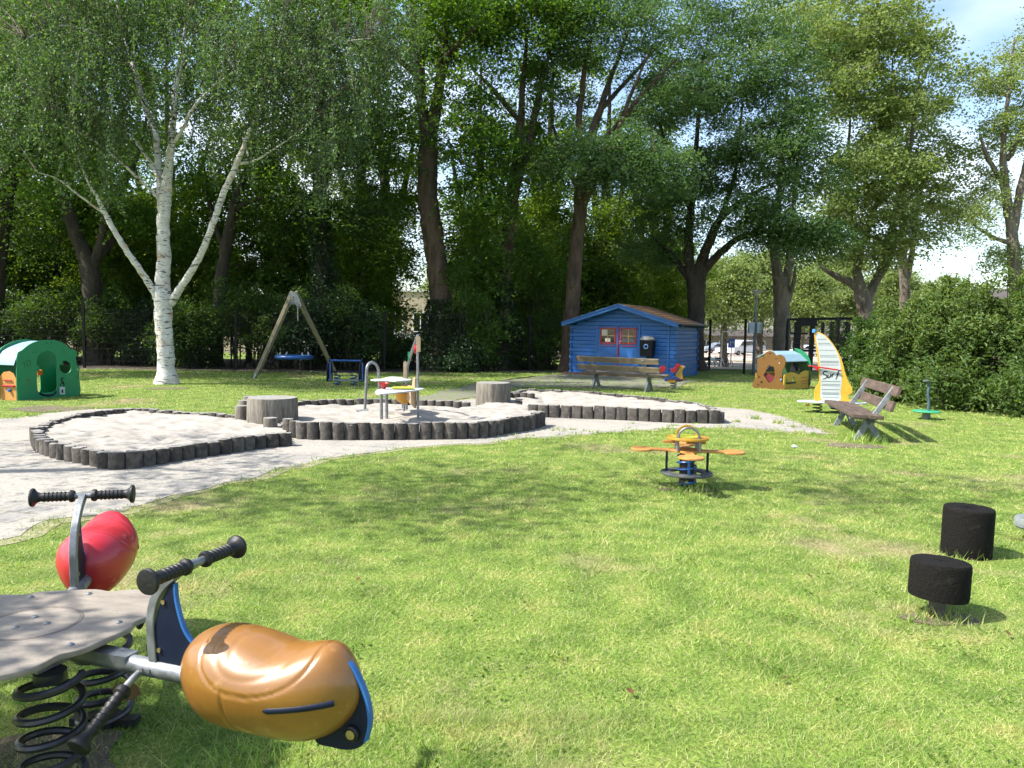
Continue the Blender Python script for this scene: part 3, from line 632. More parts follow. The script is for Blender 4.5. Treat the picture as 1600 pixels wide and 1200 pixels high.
def limb_nodes(limb, Y, ground=True, wob=.03, seed=0):
    rr = random.Random(seed); P = []
    for i, q in enumerate(limb):
        dY = q[3] if len(q) > 3 else 0
        p = at(q[0], q[1], Y + dY); P.append((p.x, p.y, p.z, q[2] * (Y + dY) / FPX))
    S = spline(P, 7); out = []
    for i_, s in enumerate(S):
        s[3] *= 1 - .7 * max(0, (i_ / len(S) - .55) / .45)
        out.append((s[0] + rr.gauss(0, wob * .35), s[1] + rr.gauss(0, wob * .35), s[2], max(s[3] * (1 + rr.uniform(-.035, .035)), .006)))
    if ground:
        s0 = out[0]; z = float(hgt(s0[0], s0[1])); out.insert(0, (s0[0], s0[1], min(z - .15, s0[2] - .1), s0[3] * 1.4))
        out[1] = (s0[0], s0[1], z + .06, s0[3] * 1.38); out.insert(2, (s0[0], s0[1], z + .28, s0[3] * 1.12))
        out = out[:3] + [q for q in out[3:] if q[2] > z + .4]
    return out
def sample_ell(rr, bias=.45):
    while True:
        v = Vector((rr.gauss(0, 1), rr.gauss(0, 1), rr.gauss(0, 1)))
        if v.length > .01: break
    v.normalize(); return v * rr.random() ** bias
def tree(name, label, Y, limbs, crown, lm, bm, size=.135, nsp=9, nl=28, rc=.8, spr=.27, flat=.55, seed=1, cat='tree', group=None, ivy=None, up=.45, aspect=.62, sides=10, brr=.03, droop=0, rust=None):
    rr = random.Random(seed); nodes = []; tb = MB()
    for i, l in enumerate(limbs):
        nd = limb_nodes(l, Y, i == 0, seed=seed + i); nodes += [(Vector(n[:3]), n[3]) for n in nd]
        tb.tube([n[:3] for n in nd], [n[3] for n in nd], sides + 4 if i == 0 else 8, wob=.06)
    cs = []; rcs = []
    for c in crown:
        if c[0] == 'w': o = Vector(c[1:4]); rx, ry, rz, n = c[4:8]
        else:
            dY = c[5] if len(c) > 5 else 0; o = at(c[0], c[1], Y + dY); k = (Y + dY) / FPX; rx = c[2] * k; rz = c[3] * k; ry = c[6] if len(c) > 6 else rx * .8; n = c[4]; n = round(n * (.85 if c[1] < 260 else 1)) if cat == 'tree' and dY > -4 else n
        for _ in range(n):
            s = sample_ell(rr); p = o + Vector((s.x * rx, s.y * ry, s.z * rz)); cs.append(p); rcs.append(rc * rr.uniform(.65, 1.35))
    # boughs from the nearest limb node to every leaf clump
    NA = np.array([n[0][:] for n in nodes]); NR = np.array([n[1] for n in nodes])
    bnd = []
    order = sorted(range(len(cs)), key=lambda i: np.min(np.linalg.norm(NA - np.array(cs[i][:]), axis=1)))
    for i in order:
        c = cs[i]; allp = NA; dv = np.array(c[:]) - allp; dist = np.linalg.norm(dv, axis=1) + 2.2 * np.clip(-(dv[:, 2]) + .1, 0, 9)
        j = int(np.argmin(dist)); a = Vector(allp[j]); L_ = (c - a).length
        if L_ < .25: continue
        r0 = min(NR[j] * .6, max(brr * (.3 + L_ * .16), .010)); n = max(4, int(L_ / .5) + 2); path = []
        mid = (a + c) / 2 + Vector((rr.gauss(0, .12), rr.gauss(0, .12), .12)) * L_
        for k in range(n + 1):
            t = k / n; p = a * (1 - t) ** 2 + mid * 2 * t * (1 - t) + c * t * t
            p += Vector((rr.gauss(0, .025), rr.gauss(0, .025), rr.gauss(0, .02))) * (L_ * .5 if 0 < k else 0) ; path.append(p)
        rad = [max(r0 * (1 - .8 * k / n), .006) for k in range(n + 1)]
        tb.tube(path, rad, 5, False)
        NA = np.vstack([NA, np.array([p[:] for p in path[2:]])]); NR = np.concatenate([NR, rad[2:]])
        for q in range(3):
            e = c + Vector((rr.gauss(0, .5), rr.gauss(0, .5), rr.gauss(0, .3))) * rcs[i]
            tb.tube([path[-2], (path[-2] + e) / 2 + Vector((0, 0, .05)), e], [.012, .009, .005], 4, False)
    p0 = nodes[0][0]; root = empty(name, (0, 0, 0), 0, label, cat, group); b = Vector((p0.x, p0.y, float(hgt(p0.x, p0.y)))); root.location = b
    tr = tb.build('trunk', bm, root, ang=80); tr.data.transform(Matrix.Translation(-b))
    V, F, rn = clump_leaves([c[:] for c in cs], rcs, nsp, nl, size, flat, spr, aspect, up, droop, seed)
    cr_ = fastmesh('crown', V, F, rn, lm, root); cr_.data.transform(Matrix.Translation(-b))
    if ivy:
        li, z0, z1, n, thick = ivy; nd = limb_nodes(limbs[li], Y, li == 0, seed=seed + li); g = np.random.default_rng(seed)
        A = np.array(nd); zz = g.uniform(z0, z1, n) ** 1.0; cx = np.interp(zz, A[:, 2], A[:, 0]); cyy = np.interp(zz, A[:, 2], A[:, 1]); rr_ = np.interp(zz, A[:, 2], A[:, 3])
        th = g.uniform(0, 6.28, n); wv = np.clip(1.15 - (zz - z0) / (z1 - z0), .1, 1); ra = rr_ + thick * wv * (g.uniform(0, 1, n) ** .6) * (1 + .45 * np.sin(3 * th + zz * 2.1))
        C = np.stack([cx + ra * np.cos(th), cyy + ra * np.sin(th), zz], 1)
        V, F, rn = leaves(C, .085, .8, .3); iv = fastmesh('ivy', V, F, rn, LF_IVY, root); iv.data.transform(Matrix.Translation(-b))
    if rust:
        c = at(rust[0], rust[1], Y + rust[2]); V, F, rn = clump_leaves([c[:]], .35, 5, 40, .10, .9, .16, seed=4); u = fastmesh('withered_branch', V, F, rn, LF_RUST, root); u.data.transform(Matrix.Translation(-b))
    return root
def shrub(name, label, blobs, lm, n_per, size=.09, nsp=7, nl=30, rc=.45, spr=.2, seed=1, cat='shrub', group=None, stems=7, up=.4, flat=.7, bm=None, aspect=.6, shoots=0):
    xs_ = []
    """blobs: (x,y,z,rx,ry,rz) in metres"""
    rr = random.Random(seed); bx = sum(b[0] for b in blobs) / len(blobs); by = sum(b[1] for b in blobs) / len(blobs); b0 = Vector((bx, by, float(hgt(bx, by))))
    cs = []; st = MB()
    for b in blobs:
        for _ in range(n_per):
            s = sample_ell(rr, .4); p = Vector((b[0] + s.x * b[3], b[1] + s.y * b[4], max(b[2] + s.z * b[5], float(hgt(b[0], b[1])) + .1))); cs.append(p)
        for _ in range(stems):
            s = sample_ell(rr, .4); e = Vector((b[0] + s.x * b[3], b[1] + s.y * b[4], b[2] + abs(s.z) * b[5])); a = Vector((b[0] + rr.gauss(0, .25), b[1] + rr.gauss(0, .2), float(hgt(b[0], b[1])) - .05))
            m_ = (a + e) / 2 + Vector((rr.gauss(0, .15), rr.gauss(0, .15), .25)); st.tube([tuple(q) for q in spline([a, m_, e], 4)], [.03 - .0026 * k for k in range(9)], 5, False)
    if shoots:
        for _ in range(shoots):
            b = rr.choice(blobs[:2]); s = sample_ell(rr, .2); a = Vector((b[0] + s.x * b[3], b[1] + s.y * b[4], b[2] + abs(s.z) * b[5])); e = a + Vector((rr.gauss(0, .25), rr.gauss(0, .2) - .1, rr.uniform(.25, .75))); P = [Vector(q) for q in spline([a, (a + e) / 2 + Vector((0, 0, .12)), e], 3)]
            st.tube(P, [.010 - .0012 * q for q in range(7)], 4, False); xs_ += [p[:] for p in P[2:]]
    root = empty(name, b0, 0, label, cat, group)
    s_ = st.build('stems', bm or BARKD, root, ang=80); s_.data.transform(Matrix.Translation(-b0))
    V, F, rn = clump_leaves([c[:] for c in cs], rc, nsp, nl, size, flat, spr, aspect, up, 0, seed)
    if xs_:
        V2, F2, r2 = clump_leaves(xs_, .10, 3, 9, size * .85, .9, .09, aspect, .3, 0, seed + 1); F = np.concatenate([F, F2 + len(V)]); V = np.concatenate([V, V2]); rn = np.concatenate([rn, np.clip(r2 + .25, 0, 1)])
    f = fastmesh('foliage', V, F, rn, lm, root); f.data.transform(Matrix.Translation(-b0))
    return root

# ---- the birch
def birch():
    Y = 19.9; rr = random.Random(5); g = np.random.default_rng(5); tb = MB(); nodes = []
    limbs = [[(262, 600, 14), (259, 560, 12.5), (256, 510, 12.5), (255, 470, 13.5), (254, 440, 11), (256, 400, 10), (255, 350, 9.5), (258, 310, 9), (262, 270, 8), (268, 220, 6.5), (272, 150, 5, .3), (285, 70, 4, .5), (300, -20, 3, .8), (310, -90, 2, 1)],
             [(250, 472, 8), (236, 448, 6.5, -.1), (214, 415, 5.5, -.3), (190, 380, 5, -.5), (165, 335, 4.5, -.7), (150, 305, 4, -.9), (138, 285, 3, -1.1), (120, 240, 2.5, -1.4)],
             [(266, 474, 8.5), (285, 445, 6.5, -.1), (310, 405, 6, -.3), (332, 352, 5.5, -.5), (350, 300, 5.5, -.6), (372, 252, 5, -.7), (392, 200, 4, -.8), (412, 160, 3.2, -.9), (430, 90, 2.5, -1), (450, 10, 2, -1.1)],
             [(252, 330, 6), (248, 270, 5.5, .2), (244, 215, 5.5, .3), (236, 190, 5, .4), (222, 150, 4.5, .5), (210, 110, 4.2, .6), (203, 88, 4, .7), (190, 40, 3, .8), (175, -40, 2, .9)],
             [(264, 270, 5), (268, 225, 5, -.2), (275, 150, 4, -.4), (282, 110, 3, -.5), (300, 50, 2.5, -.6)],
             [(250, 315, 3), (228, 290, 2.4, -.4), (190, 255, 2, -.8), (140, 215, 1.8, -1.2), (90, 195, 1.4, -1.6)],
             [(246, 275, 3.5), (232, 250, 3, .3), (215, 225, 2.4, .7), (200, 200, 2, 1)],
             [(260, 240, 3.5), (282, 208, 3, -.4), (305, 165, 2.5, -.8), (340, 130, 2, -1.2), (372, 108, 1.5, -1.6)],
             [(372, 256, 3), (400, 250, 2, -.6), (440, 225, 1.6, -1.2), (500, 180, 1.3, -1.6)],
             [(412, 160, 2.4), (450, 110, 2, -.8), (520, 70, 1.6, -1.2), (580, 60, 1.2, -1.5)],
             [(205, 95, 3), (160, 60, 2, -.5), (100, 40, 1.6, -1), (40, 60, 1.2, -1.4)],
             [(165, 335, 2.4), (130, 310, 1.8, -.4), (90, 280, 1.5, -.8), (60, 270, 1.2, -1.2)]]
    for i, l in enumerate(limbs):
        nd = limb_nodes(l, Y, i == 0, .02, seed=40 + i); nodes += [(Vector(n[:3]), n[3]) for n in nd]; tb.tube([n[:3] for n in nd], [n[3] * (1 if i == 0 else .86) for n in nd], 20 if i == 0 else 12, wob=.045)
    p0 = nodes[0][0]; b = Vector((p0.x, p0.y, 0))
    root = empty('birch_tree', b, 0, 'white barked birch with forked trunk and weeping twigs on the left lawn', 'tree')
    tr = tb.build('trunk', BIRCH, root, ang=80); tr.data.transform(Matrix.Translation(-b))
    # weeping strands: (cx, cy, rx, ry, n, dY, lengthfac)
    cr = [(120, -10, 150, 95, 190, -.6), (110, 110, 100, 80, 120, -1.0), (60, 60, 110, 90, 100, .8), (300, -40, 170, 85, 200, .2), (330, 60, 120, 60, 110, -.8), (470, 40, 140, 100, 190, -.9), (530, 110, 75, 70, 80, -1.2), (430, 130, 90, 55, 90, -.6),
          (190, 150, 75, 60, 60, .9), (330, 170, 60, 40, 40, .8), (30, 160, 60, 60, 50, -.2), (600, 20, 70, 90, 80, -.4), (150, 200, 60, 40, 34, -1.3), (500, 200, 70, 45, 44, -1.2), (-40, 40, 80, 120, 80, 0), (130, 90, 80, 70, 60, -1.8), (380, 60, 80, 50, 50, -1.8), (460, 110, 90, 60, 70, -1.6), (80, 110, 90, 60, 60, -1.8)]
    cr = [(a_, b_, c_, d_, int(e_ * (.78 if b_ < 80 else .85) * (.55 if f_ < -1.5 else 1)), f_) for a_, b_, c_, d_, e_, f_ in cr]
    NA = np.array([n[0][:] for n in nodes]); C = []; st = MB()
    for cx, cyy, rx, ry, n, dY in cr:
        o = at(cx, cyy, Y + dY); k = (Y + dY) / FPX
        for _ in range(n):
            s = sample_ell(rr, .5); a = o + Vector((s.x * rx * k, s.y * 1.5, s.z * ry * k)); ln = rr.uniform(.7, 2.1); m = 7; path = []
            sw = Vector((rr.gauss(0, .22), rr.gauss(0, .22), 0)); hook = Vector((rr.gauss(0, .25), rr.gauss(0, .25), .0))
            for q in range(m + 1):
                t = q / m; path.append(a + hook * math.sin(t * 1.6) + sw * t * t + Vector((0, 0, .12 * math.sin(t * 3.14) - ln * t ** 1.25)))
            st.tube(path, [.006 - .0006 * q for q in range(m + 1)], 3, False)
            if rr.random() < .22:
                dv = NA - np.array(a[:]); j = int(np.argmin(np.linalg.norm(dv, axis=1) + 1.5 * np.clip(dv[:, 2], 0, 9))); q0 = Vector(NA[j]); md = (q0 + a) / 2 + Vector((rr.gauss(0, .1), rr.gauss(0, .1), .3))
                st.tube(spline([q0, md, a], 4), [.013 - .001 * q for q in range(9)], 4, False)
            nl = int(46 * ln); t = g.uniform(.03, 1, nl); idx = t * m; i0 = np.clip(idx.astype(int), 0, m - 1); P = np.array([p[:] for p in path]); f = (idx - i0)[:, None]
            C.append(P[i0] * (1 - f) + P[i0 + 1] * f + g.normal(size=(nl, 3)) * .06 + np.array([0, 0, -.02]))
    tw = st.build('twigs', bark('birch_twig', (.07, .05, .04), (.12, .09, .07), (.04, .03, .025)), root, ang=80); tw.data.transform(Matrix.Translation(-b))
    C = np.concatenate(C); V, F, rn = leaves(C, .070, .72, .15, .6); c = fastmesh('crown', V, F, rn, LF_BIRCH, root); c.data.transform(Matrix.Translation(-b))
birch()

# ---- trees along the fence, left to right
tree('dark_tree', 'dark leaning tree cut by the left edge of the photo behind the green playhouse', 27.5,
     [[(-22, 570, 20), (-14, 450, 18), (0, 330, 17), (18, 240, 15), (40, 185, 12), (60, 110, 9), (70, 20, 6)], [(10, 290, 10), (-20, 200, 9), (-40, 90, 7), (-50, 0, 5)], [(38, 190, 7), (80, 160, 5, -1), (130, 150, 3, -2)]],
     [(20, 60, 110, 120, 46, -.5, 3), (-60, 150, 80, 110, 22, 0, 2.5), (30, 330, 90, 70, 20, 1, 2), (110, 20, 90, 80, 20, 1, 2)], LF_DARK, BARKD, seed=3)
tree('forked_tree', 'dark forked tree behind the birch, leaning left and right above the hedge', 28.0,
     [[(150, 565, 15), (146, 480, 14), (140, 420, 14), (120, 370, 10), (104, 320, 9), (92, 260, 8), (84, 200, 7), (80, 100, 5)], [(142, 425, 9), (158, 380, 8), (166, 330, 7), (190, 290, 6), (215, 240, 5), (240, 140, 4)], [(156, 400, 6), (180, 370, 5, .6), (205, 320, 4, 1)]],
     [(120, -60, 150, 80, 26, -5, 2), (90, 60, 110, 110, 40, 0, 3), (220, 60, 110, 110, 40, .8, 3), (110, 330, 70, 45, 12, 1.6, 1.6), (215, 340, 60, 50, 12, 1.6, 1.6), (150, 210, 90, 60, 20, 1.5, 2)], LF_MAPLE, BARKD, seed=4)
tree('slanting_tree', 'thin dark tree slanting right between the birch and the swing frame', 28.5,
     [[(338, 565, 10), (342, 480, 9), (344, 440, 9), (352, 390, 8.5), (362, 345, 8), (372, 300, 7), (388, 262, 6), (400, 190, 5), (410, 90, 4)], [(366, 330, 5), (395, 312, 4), (425, 312, 3)], [(352, 395, 5), (330, 330, 4, .6), (318, 250, 3, 1)]],
     [(420, -70, 150, 70, 26, -5, 2), (390, 80, 120, 100, 46, 0, 3), (420, 260, 80, 60, 18, .6, 2), (320, 260, 70, 60, 16, 1.2, 2), (300, 380, 60, 40, 10, 1.6, 1.4), (430, 390, 60, 40, 10, 1.6, 1.4)], LF_MAPLE, BARKD, seed=5)
tree('ivy_clad_tree', 'straight tree wholly clad in dark ivy behind the blue spring rocker', 28.0,
     [[(506, 570, 13), (505, 480, 12), (503, 400, 11), (500, 320, 10), (497, 240, 9), (500, 150, 7), (505, 40, 5)], [(500, 300, 6), (530, 230, 5), (560, 130, 4)], [(500, 250, 6), (470, 180, 5), (450, 80, 4)]],
     [(500, 60, 110, 100, 44, 0, 3), (560, 210, 80, 60, 22, -.5, 2), (455, 200, 70, 60, 16, 0, 2), (560, 330, 60, 50, 12, .4, 1.6), (450, 330, 55, 45, 10, .6, 1.6)], LF_DARK, BARKD, seed=6, ivy=(0, .1, 6.3, 9000, .42))
tree('tall_oak', 'thickest reddish brown trunk forking high in two, ivy round its foot', 28.4,
     [[(694, 578, 20), (692, 520, 17), (686, 440, 16), (678, 380, 16), (669, 310, 15.5), (668, 260, 15), (672, 210, 13), (684, 150, 11), (692, 90, 10), (702, 0, 8), (710, -90, 6)], [(668, 228, 10), (661, 180, 8), (656, 110, 7.5), (648, 50, 7), (643, 0, 6), (640, -80, 5)], [(690, 100, 6), (715, 70, 5, -1), (745, 40, 4, -1.6)], [(655, 120, 5), (620, 90, 4, -1), (590, 60, 3, -2)]],
     [(650, -90, 150, 70, 28, -5, 2), (640, 10, 120, 90, 50, 0, 3), (740, 20, 110, 90, 40, .5, 3), (735, 180, 60, 80, 22, -1.0, 1.6), (600, 160, 60, 80, 16, .5, 2), (750, 320, 50, 60, 16, -.4, 1.4), (615, 300, 45, 60, 10, 1.4, 1.4)], LF_MAPLE, BARKB, seed=7, ivy=(0, .05, 2.6, 6500, .55), sides=16)
tree('twin_stemmed_tree', 'twin stemmed brown tree right of the tallest trunk, ivy at its foot', 29.5,
     [[(783, 578, 13), (786, 500, 11), (790, 420, 10), (797, 340, 10), (806, 270, 9), (812, 200, 8), (818, 120, 7), (826, 30, 5)], [(800, 310, 7), (822, 240, 6), (838, 170, 5.5), (850, 110, 5), (872, 40, 4)], [(812, 190, 4), (770, 140, 3.5, -.8), (740, 110, 3, -1.4)]],
     [(790, 30, 100, 90, 40, 0, 2.6), (860, 60, 80, 90, 30, .5, 2.6), (760, 250, 60, 60, 22, -.5, 1.6), (850, 230, 50, 60, 14, .5, 1.6), (760, 400, 50, 55, 18, -.2, 1.4), (840, 400, 60, 60, 18, .8, 1.4)], LF_MAPLE, BARKB, seed=8, ivy=(0, .05, 3.4, 5200, .5))
tree('leaning_ash', 'slender pinkish brown tree behind the left corner of the blue shed, many long upswept limbs', 29.0,
     [[(889, 582, 14), (892, 500, 12), (898, 420, 11), (904, 350, 10.5), (908, 290, 9.5), (916, 240, 8), (935, 180, 7), (955, 120, 5.5), (985, 40, 4), (1000, -30, 3)], [(906, 330, 7), (930, 280, 5.5, -.4), (960, 220, 5, -.8), (985, 150, 4, -1.2), (1020, 70, 3, -1.6)], [(912, 270, 6), (905, 200, 5), (912, 120, 4.5), (930, 30, 4)], [(920, 235, 5), (965, 195, 4, -.6), (1010, 140, 3.5, -1.2), (1060, 90, 3, -1.6)], [(940, 170, 4), (985, 120, 3, .6), (1040, 60, 2.5, 1)], [(909, 300, 5), (880, 250, 4, .4), (860, 180, 3, 1)]],
     [(930, 10, 110, 60, 34, 0, 2.6), (1000, 60, 80, 60, 20, -1, 2), (880, 100, 55, 90, 22, .8, 2), (960, 235, 85, 38, 30, -2.2, 1.5), (1010, 260, 80, 35, 24, -2.4, 1.3), (905, 275, 60, 40, 12, -1.6, 1.2), (1040, 140, 70, 50, 14, -.6, 2)], LF_ASH, BARKB, seed=9, size=.12, flat=.35, nl=34, up=.55, aspect=.45, sides=14)
tree('spreading_maple', 'big dark spreading tree behind the right end of the blue shed roof', 31.5,
     [[(1086, 578, 15), (1087, 500, 13), (1088, 450, 14), (1092, 430, 12), (1100, 400, 8), (1112, 370, 7), (1130, 330, 6), (1150, 260, 5), (1160, 160, 4)], [(1084, 450, 10), (1078, 420, 9), (1076, 370, 7), (1082, 300, 6), (1090, 200, 5), (1100, 80, 4)], [(1098, 425, 8), (1125, 395, 6, -.6), (1160, 370, 5, -1.2), (1210, 362, 4, -2), (1260, 372, 3, -2.6)], [(1080, 440, 6), (1050, 400, 5, .4), (1020, 370, 4, .8)], [(1095, 415, 7), (1120, 350, 5.5, -1), (1165, 310, 4.5, -2), (1220, 280, 3, -2.6)], [(1080, 330, 5), (1050, 260, 4), (1030, 190, 3)]],
     [(1100, 110, 100, 90, 44, 0, 3), (1190, 130, 105, 90, 56, -1.6, 2.6), (1230, 240, 90, 70, 50, -2, 2.2), (1150, 250, 90, 60, 34, -1, 2), (1060, 300, 70, 70, 28, 0, 2), (1200, 340, 100, 36, 40, -2.2, 1.8), (1270, 370, 55, 32, 16, -2.6, 1.2), (1020, 380, 45, 45, 16, .6, 1.6), (1130, 20, 110, 60, 30, -1, 2.4), (1050, 170, 60, 50, 14, 0, 2)], LF_ASH, BARKD, seed=10, size=.125, nl=34, flat=.4, sides=14, aspect=.5)
tree('grey_trunk_poplar', 'grey trunked tree behind the orange playhouse, splitting into two stems', 33.0,
     [[(1221, 575, 14), (1221, 500, 12), (1221, 450, 13), (1214, 425, 8), (1210, 380, 7), (1216, 320, 6), (1222, 240, 5), (1230, 120, 4)], [(1224, 450, 9), (1232, 420, 7), (1236, 380, 6), (1240, 320, 5), (1250, 220, 4)], [(1232, 470, 4), (1240, 440, 3.5, -.5), (1243, 415, 3, -.6)]],
     [(1240, 30, 90, 80, 30, 1, 3), (1300, 100, 60, 90, 26, 1.5, 2.6), (1240, 380, 60, 30, 10, 1.5, 1.4)], LF_POP, BARKG, seed=11, size=.12)
tree('great_poplar', 'tall pale poplar with many rising grey limbs above the shelter', 36.0,
     [[(1356, 560, 14), (1354, 500, 12), (1348, 465, 12), (1340, 430, 7), (1343, 400, 6), (1358, 350, 5.5), (1378, 290, 5), (1390, 200, 4), (1395, 90, 3)], [(1346, 455, 7), (1325, 440, 6), (1300, 428, 5), (1280, 415, 4)], [(1356, 465, 8), (1372, 430, 6), (1384, 395, 5.5), (1400, 330, 5), (1418, 260, 4), (1430, 170, 4), (1440, 80, 3)], [(1362, 450, 6), (1382, 420, 5, -.4), (1398, 385, 4, -.6), (1425, 330, 3)], [(1345, 405, 5), (1330, 350, 4.5), (1325, 270, 4), (1330, 160, 3)], [(1400, 330, 4), (1440, 290, 3), (1480, 240, 2.4)]],
     [(1380, 40, 95, 80, 56, 0, 3), (1330, 130, 70, 100, 52, 0, 3), (1420, 150, 65, 100, 46, 0, 3), (1365, 270, 75, 80, 46, -1, 2.6), (1440, 270, 50, 60, 22, 0, 2), (1390, 370, 80, 45, 26, -.6, 2), (1320, 310, 50, 80, 26, -.6, 2), (1290, 30, 80, 60, 34, 1, 3)], LF_POP, BARKG, seed=12, size=.14, rc=.75, nl=28, aspect=.75)
tree('twin_poplar', 'slim twin stemmed poplar between the great poplar and the right edge tree', 40.0,
     [[(1412, 560, 10), (1414, 500, 8), (1413, 440, 7), (1410, 380, 6), (1412, 300, 5), (1420, 200, 4)], [(1414, 450, 5), (1424, 400, 4.5), (1432, 330, 4), (1450, 250, 3)]],
     [(1430, 190, 75, 80, 26, 0, 2.5), (1470, 330, 60, 40, 14, 0, 2), (1410, 300, 60, 60, 12, 0, 2)], LF_POP, BARKG, seed=13, size=.13)
tree('edge_poplar', 'pale poplar cut by the right edge of the photo, pale branching trunk', 34.0,
     [[(1592, 570, 14), (1590, 500, 12), (1588, 440, 11), (1583, 390, 9), (1578, 340, 7), (1570, 290, 7), (1568, 230, 6), (1575, 150, 5), (1585, 60, 3.5)], [(1583, 360, 7), (1592, 310, 6), (1602, 260, 5), (1620, 180, 4)], [(1570, 290, 4), (1545, 250, 3.5), (1530, 210, 2.6)], [(1574, 250, 4), (1600, 200, 3), (1610, 140, 3)], [(1580, 380, 4), (1550, 370, 3), (1520, 350, 2.4)]],
     [(1580, 110, 55, 60, 30, 0, 2.5), (1620, 180, 70, 90, 30, 0, 2.5), (1560, 200, 45, 50, 14, 0, 2), (1570, 300, 60, 45, 12, 0, 2), (1520, 350, 50, 30, 10, 0, 1.6), (1600, 400, 50, 40, 10, 0, 1.6), (1650, 60, 60, 90, 20, 0, 2.5)], LF_POP, BARKG, seed=14, size=.115, rc=.6)
# second row closing the wood behind the fence
GR2 = 'trees of the second row in the wood'
proto = tree('wood_tree', 'leafy second row tree far left in the wood behind the hedge', 36.0,
     [[(40, 560, 11), (42, 450, 10), (38, 330, 8), (45, 200, 6), (50, 80, 4)], [(40, 400, 6), (75, 300, 5), (100, 200, 4)], [(40, 380, 6), (5, 290, 5), (-20, 190, 4)]],
     [(40, 60, 130, 120, 16, 0, 3), (30, 250, 125, 90, 34, 0, 3), (50, 380, 120, 70, 34, -1, 2.4), (40, 470, 110, 40, 18, -1, 2.4)], LF_SUN, BARKD, seed=21, size=.15, group=GR2, nsp=8, nl=28)
proto2 = tree('wood_tree', 'dark second row tree seen between the birch limbs', 37.0,
     [[(260, 560, 10), (262, 450, 9), (268, 330, 8), (262, 200, 6), (260, 80, 4)], [(264, 400, 6), (300, 310, 5), (330, 210, 4)], [(264, 420, 5), (225, 320, 4), (200, 220, 4)]],
     [(260, 50, 130, 110, 16, 0, 3), (270, 220, 125, 90, 34, 0, 3), (260, 370, 125, 70, 30, -1, 2.4), (260, 470, 110, 40, 18, -1, 2.4)], LF_DARK, BARKD, seed=22, size=.15, group=GR2, nsp=8, nl=28)
for k, (px, Yq, pr, rz, sc, lb) in enumerate([(420, 38, proto, 1.3, 1.05, 'leafy second row tree seen through the opening of the swing frame'), (570, 36, proto2, 2.5, 1.0, 'dark second row tree right of the ivy clad trunk'), (606, 39, proto, 3.9, 1.1, 'leafy second row tree left of the tallest trunk'), (740, 37.5, proto2, .8, 1.0, 'dark second row tree right of the tallest trunk'),
        (845, 40, proto, 5.2, 1.1, 'leafy second row tree left of the blue shed roof'), (945, 38.5, proto2, 4.1, 1.0, 'dark second row tree above the middle of the shed roof'), (1020, 42, proto, 2.2, 1.0, 'leafy second row tree above the right half of the shed roof'), (-150, 38, proto2, .4, 1.1, 'dark second row tree outside the left edge of the photo'), (150, 40, proto, .2, 1.1, 'leafy second row tree left of the birch trunk')]):
    c = copy_tree(pr); p = at(px, 560, Yq); c.location = (p.x, p.y, float(hgt(p.x, p.y))); c.rotation_euler[2] = rz; c.scale = (sc,) * 3; c['label'] = lb
# low understorey closing the gaps between the trunks
GU = 'understorey trees between the trunks'
up0 = tree('understorey_tree', 'low light green understorey tree at the left edge of the wood', 31.5, [[(0, 565, 4), (4, 500, 3.5), (-4, 430, 3), (2, 360, 2)]],
     [(0, 400, 62, 70, 42, 0, 2), (0, 480, 58, 50, 26, 0, 1.8), (5, 320, 50, 45, 20, 0, 1.6)], LF_SUN, BARKD, seed=51, size=.125, group=GU, nsp=8, nl=26, rc=.6)
up1 = tree('understorey_tree', 'low dark green understorey tree left of the birch', 32.0, [[(90, 565, 4), (94, 500, 3.5), (86, 430, 3), (92, 370, 2)]],
     [(90, 420, 60, 60, 38, 0, 2), (90, 485, 60, 45, 28, 0, 1.8), (92, 340, 45, 45, 18, 0, 1.6)], LF_DARK, BARKD, seed=52, size=.125, group=GU, nsp=8, nl=26, rc=.6)
for q, (px, Yq, pr, sc, lb) in enumerate([(170, 31.0, up0, 1.0, 'low light green understorey tree between the forked trunks'), (215, 33, up1, 1.1, 'low dark green understorey tree just left of the birch trunk'), (300, 31.8, up0, 1.05, 'low light green understorey tree just right of the birch trunk'), (390, 31.5, up0, .95, 'low light green understorey tree above the left swing leg'), (455, 33, up1, 1.15, 'low dark green understorey tree above the swing frame'), (560, 31.5, up0, 1.05, 'low light green understorey tree above the blue spring rocker'),
        (735, 32.5, up0, 1.0, 'low light green understorey tree right of the thickest trunk'), (845, 33, up0, 1.1, 'low light green understorey tree above the left eave of the shed'), (920, 35, up1, 1.1, 'low dark green understorey tree above the shed doors'), (975, 35.5, up0, 1.1, 'low light green understorey tree above the shed ridge'), (1035, 37, up0, .9, 'low light green understorey tree above the right slope of the shed roof'), (-90, 31, up1, 1.1, 'low dark green understorey tree outside the left edge of the photo')]):
    c = copy_tree(pr); p = at(px, 560, Yq); c.location = (p.x, p.y, float(hgt(p.x, p.y))); c.rotation_euler[2] = 1.1 * q; c.scale = (sc,) * 3; c['label'] = lb
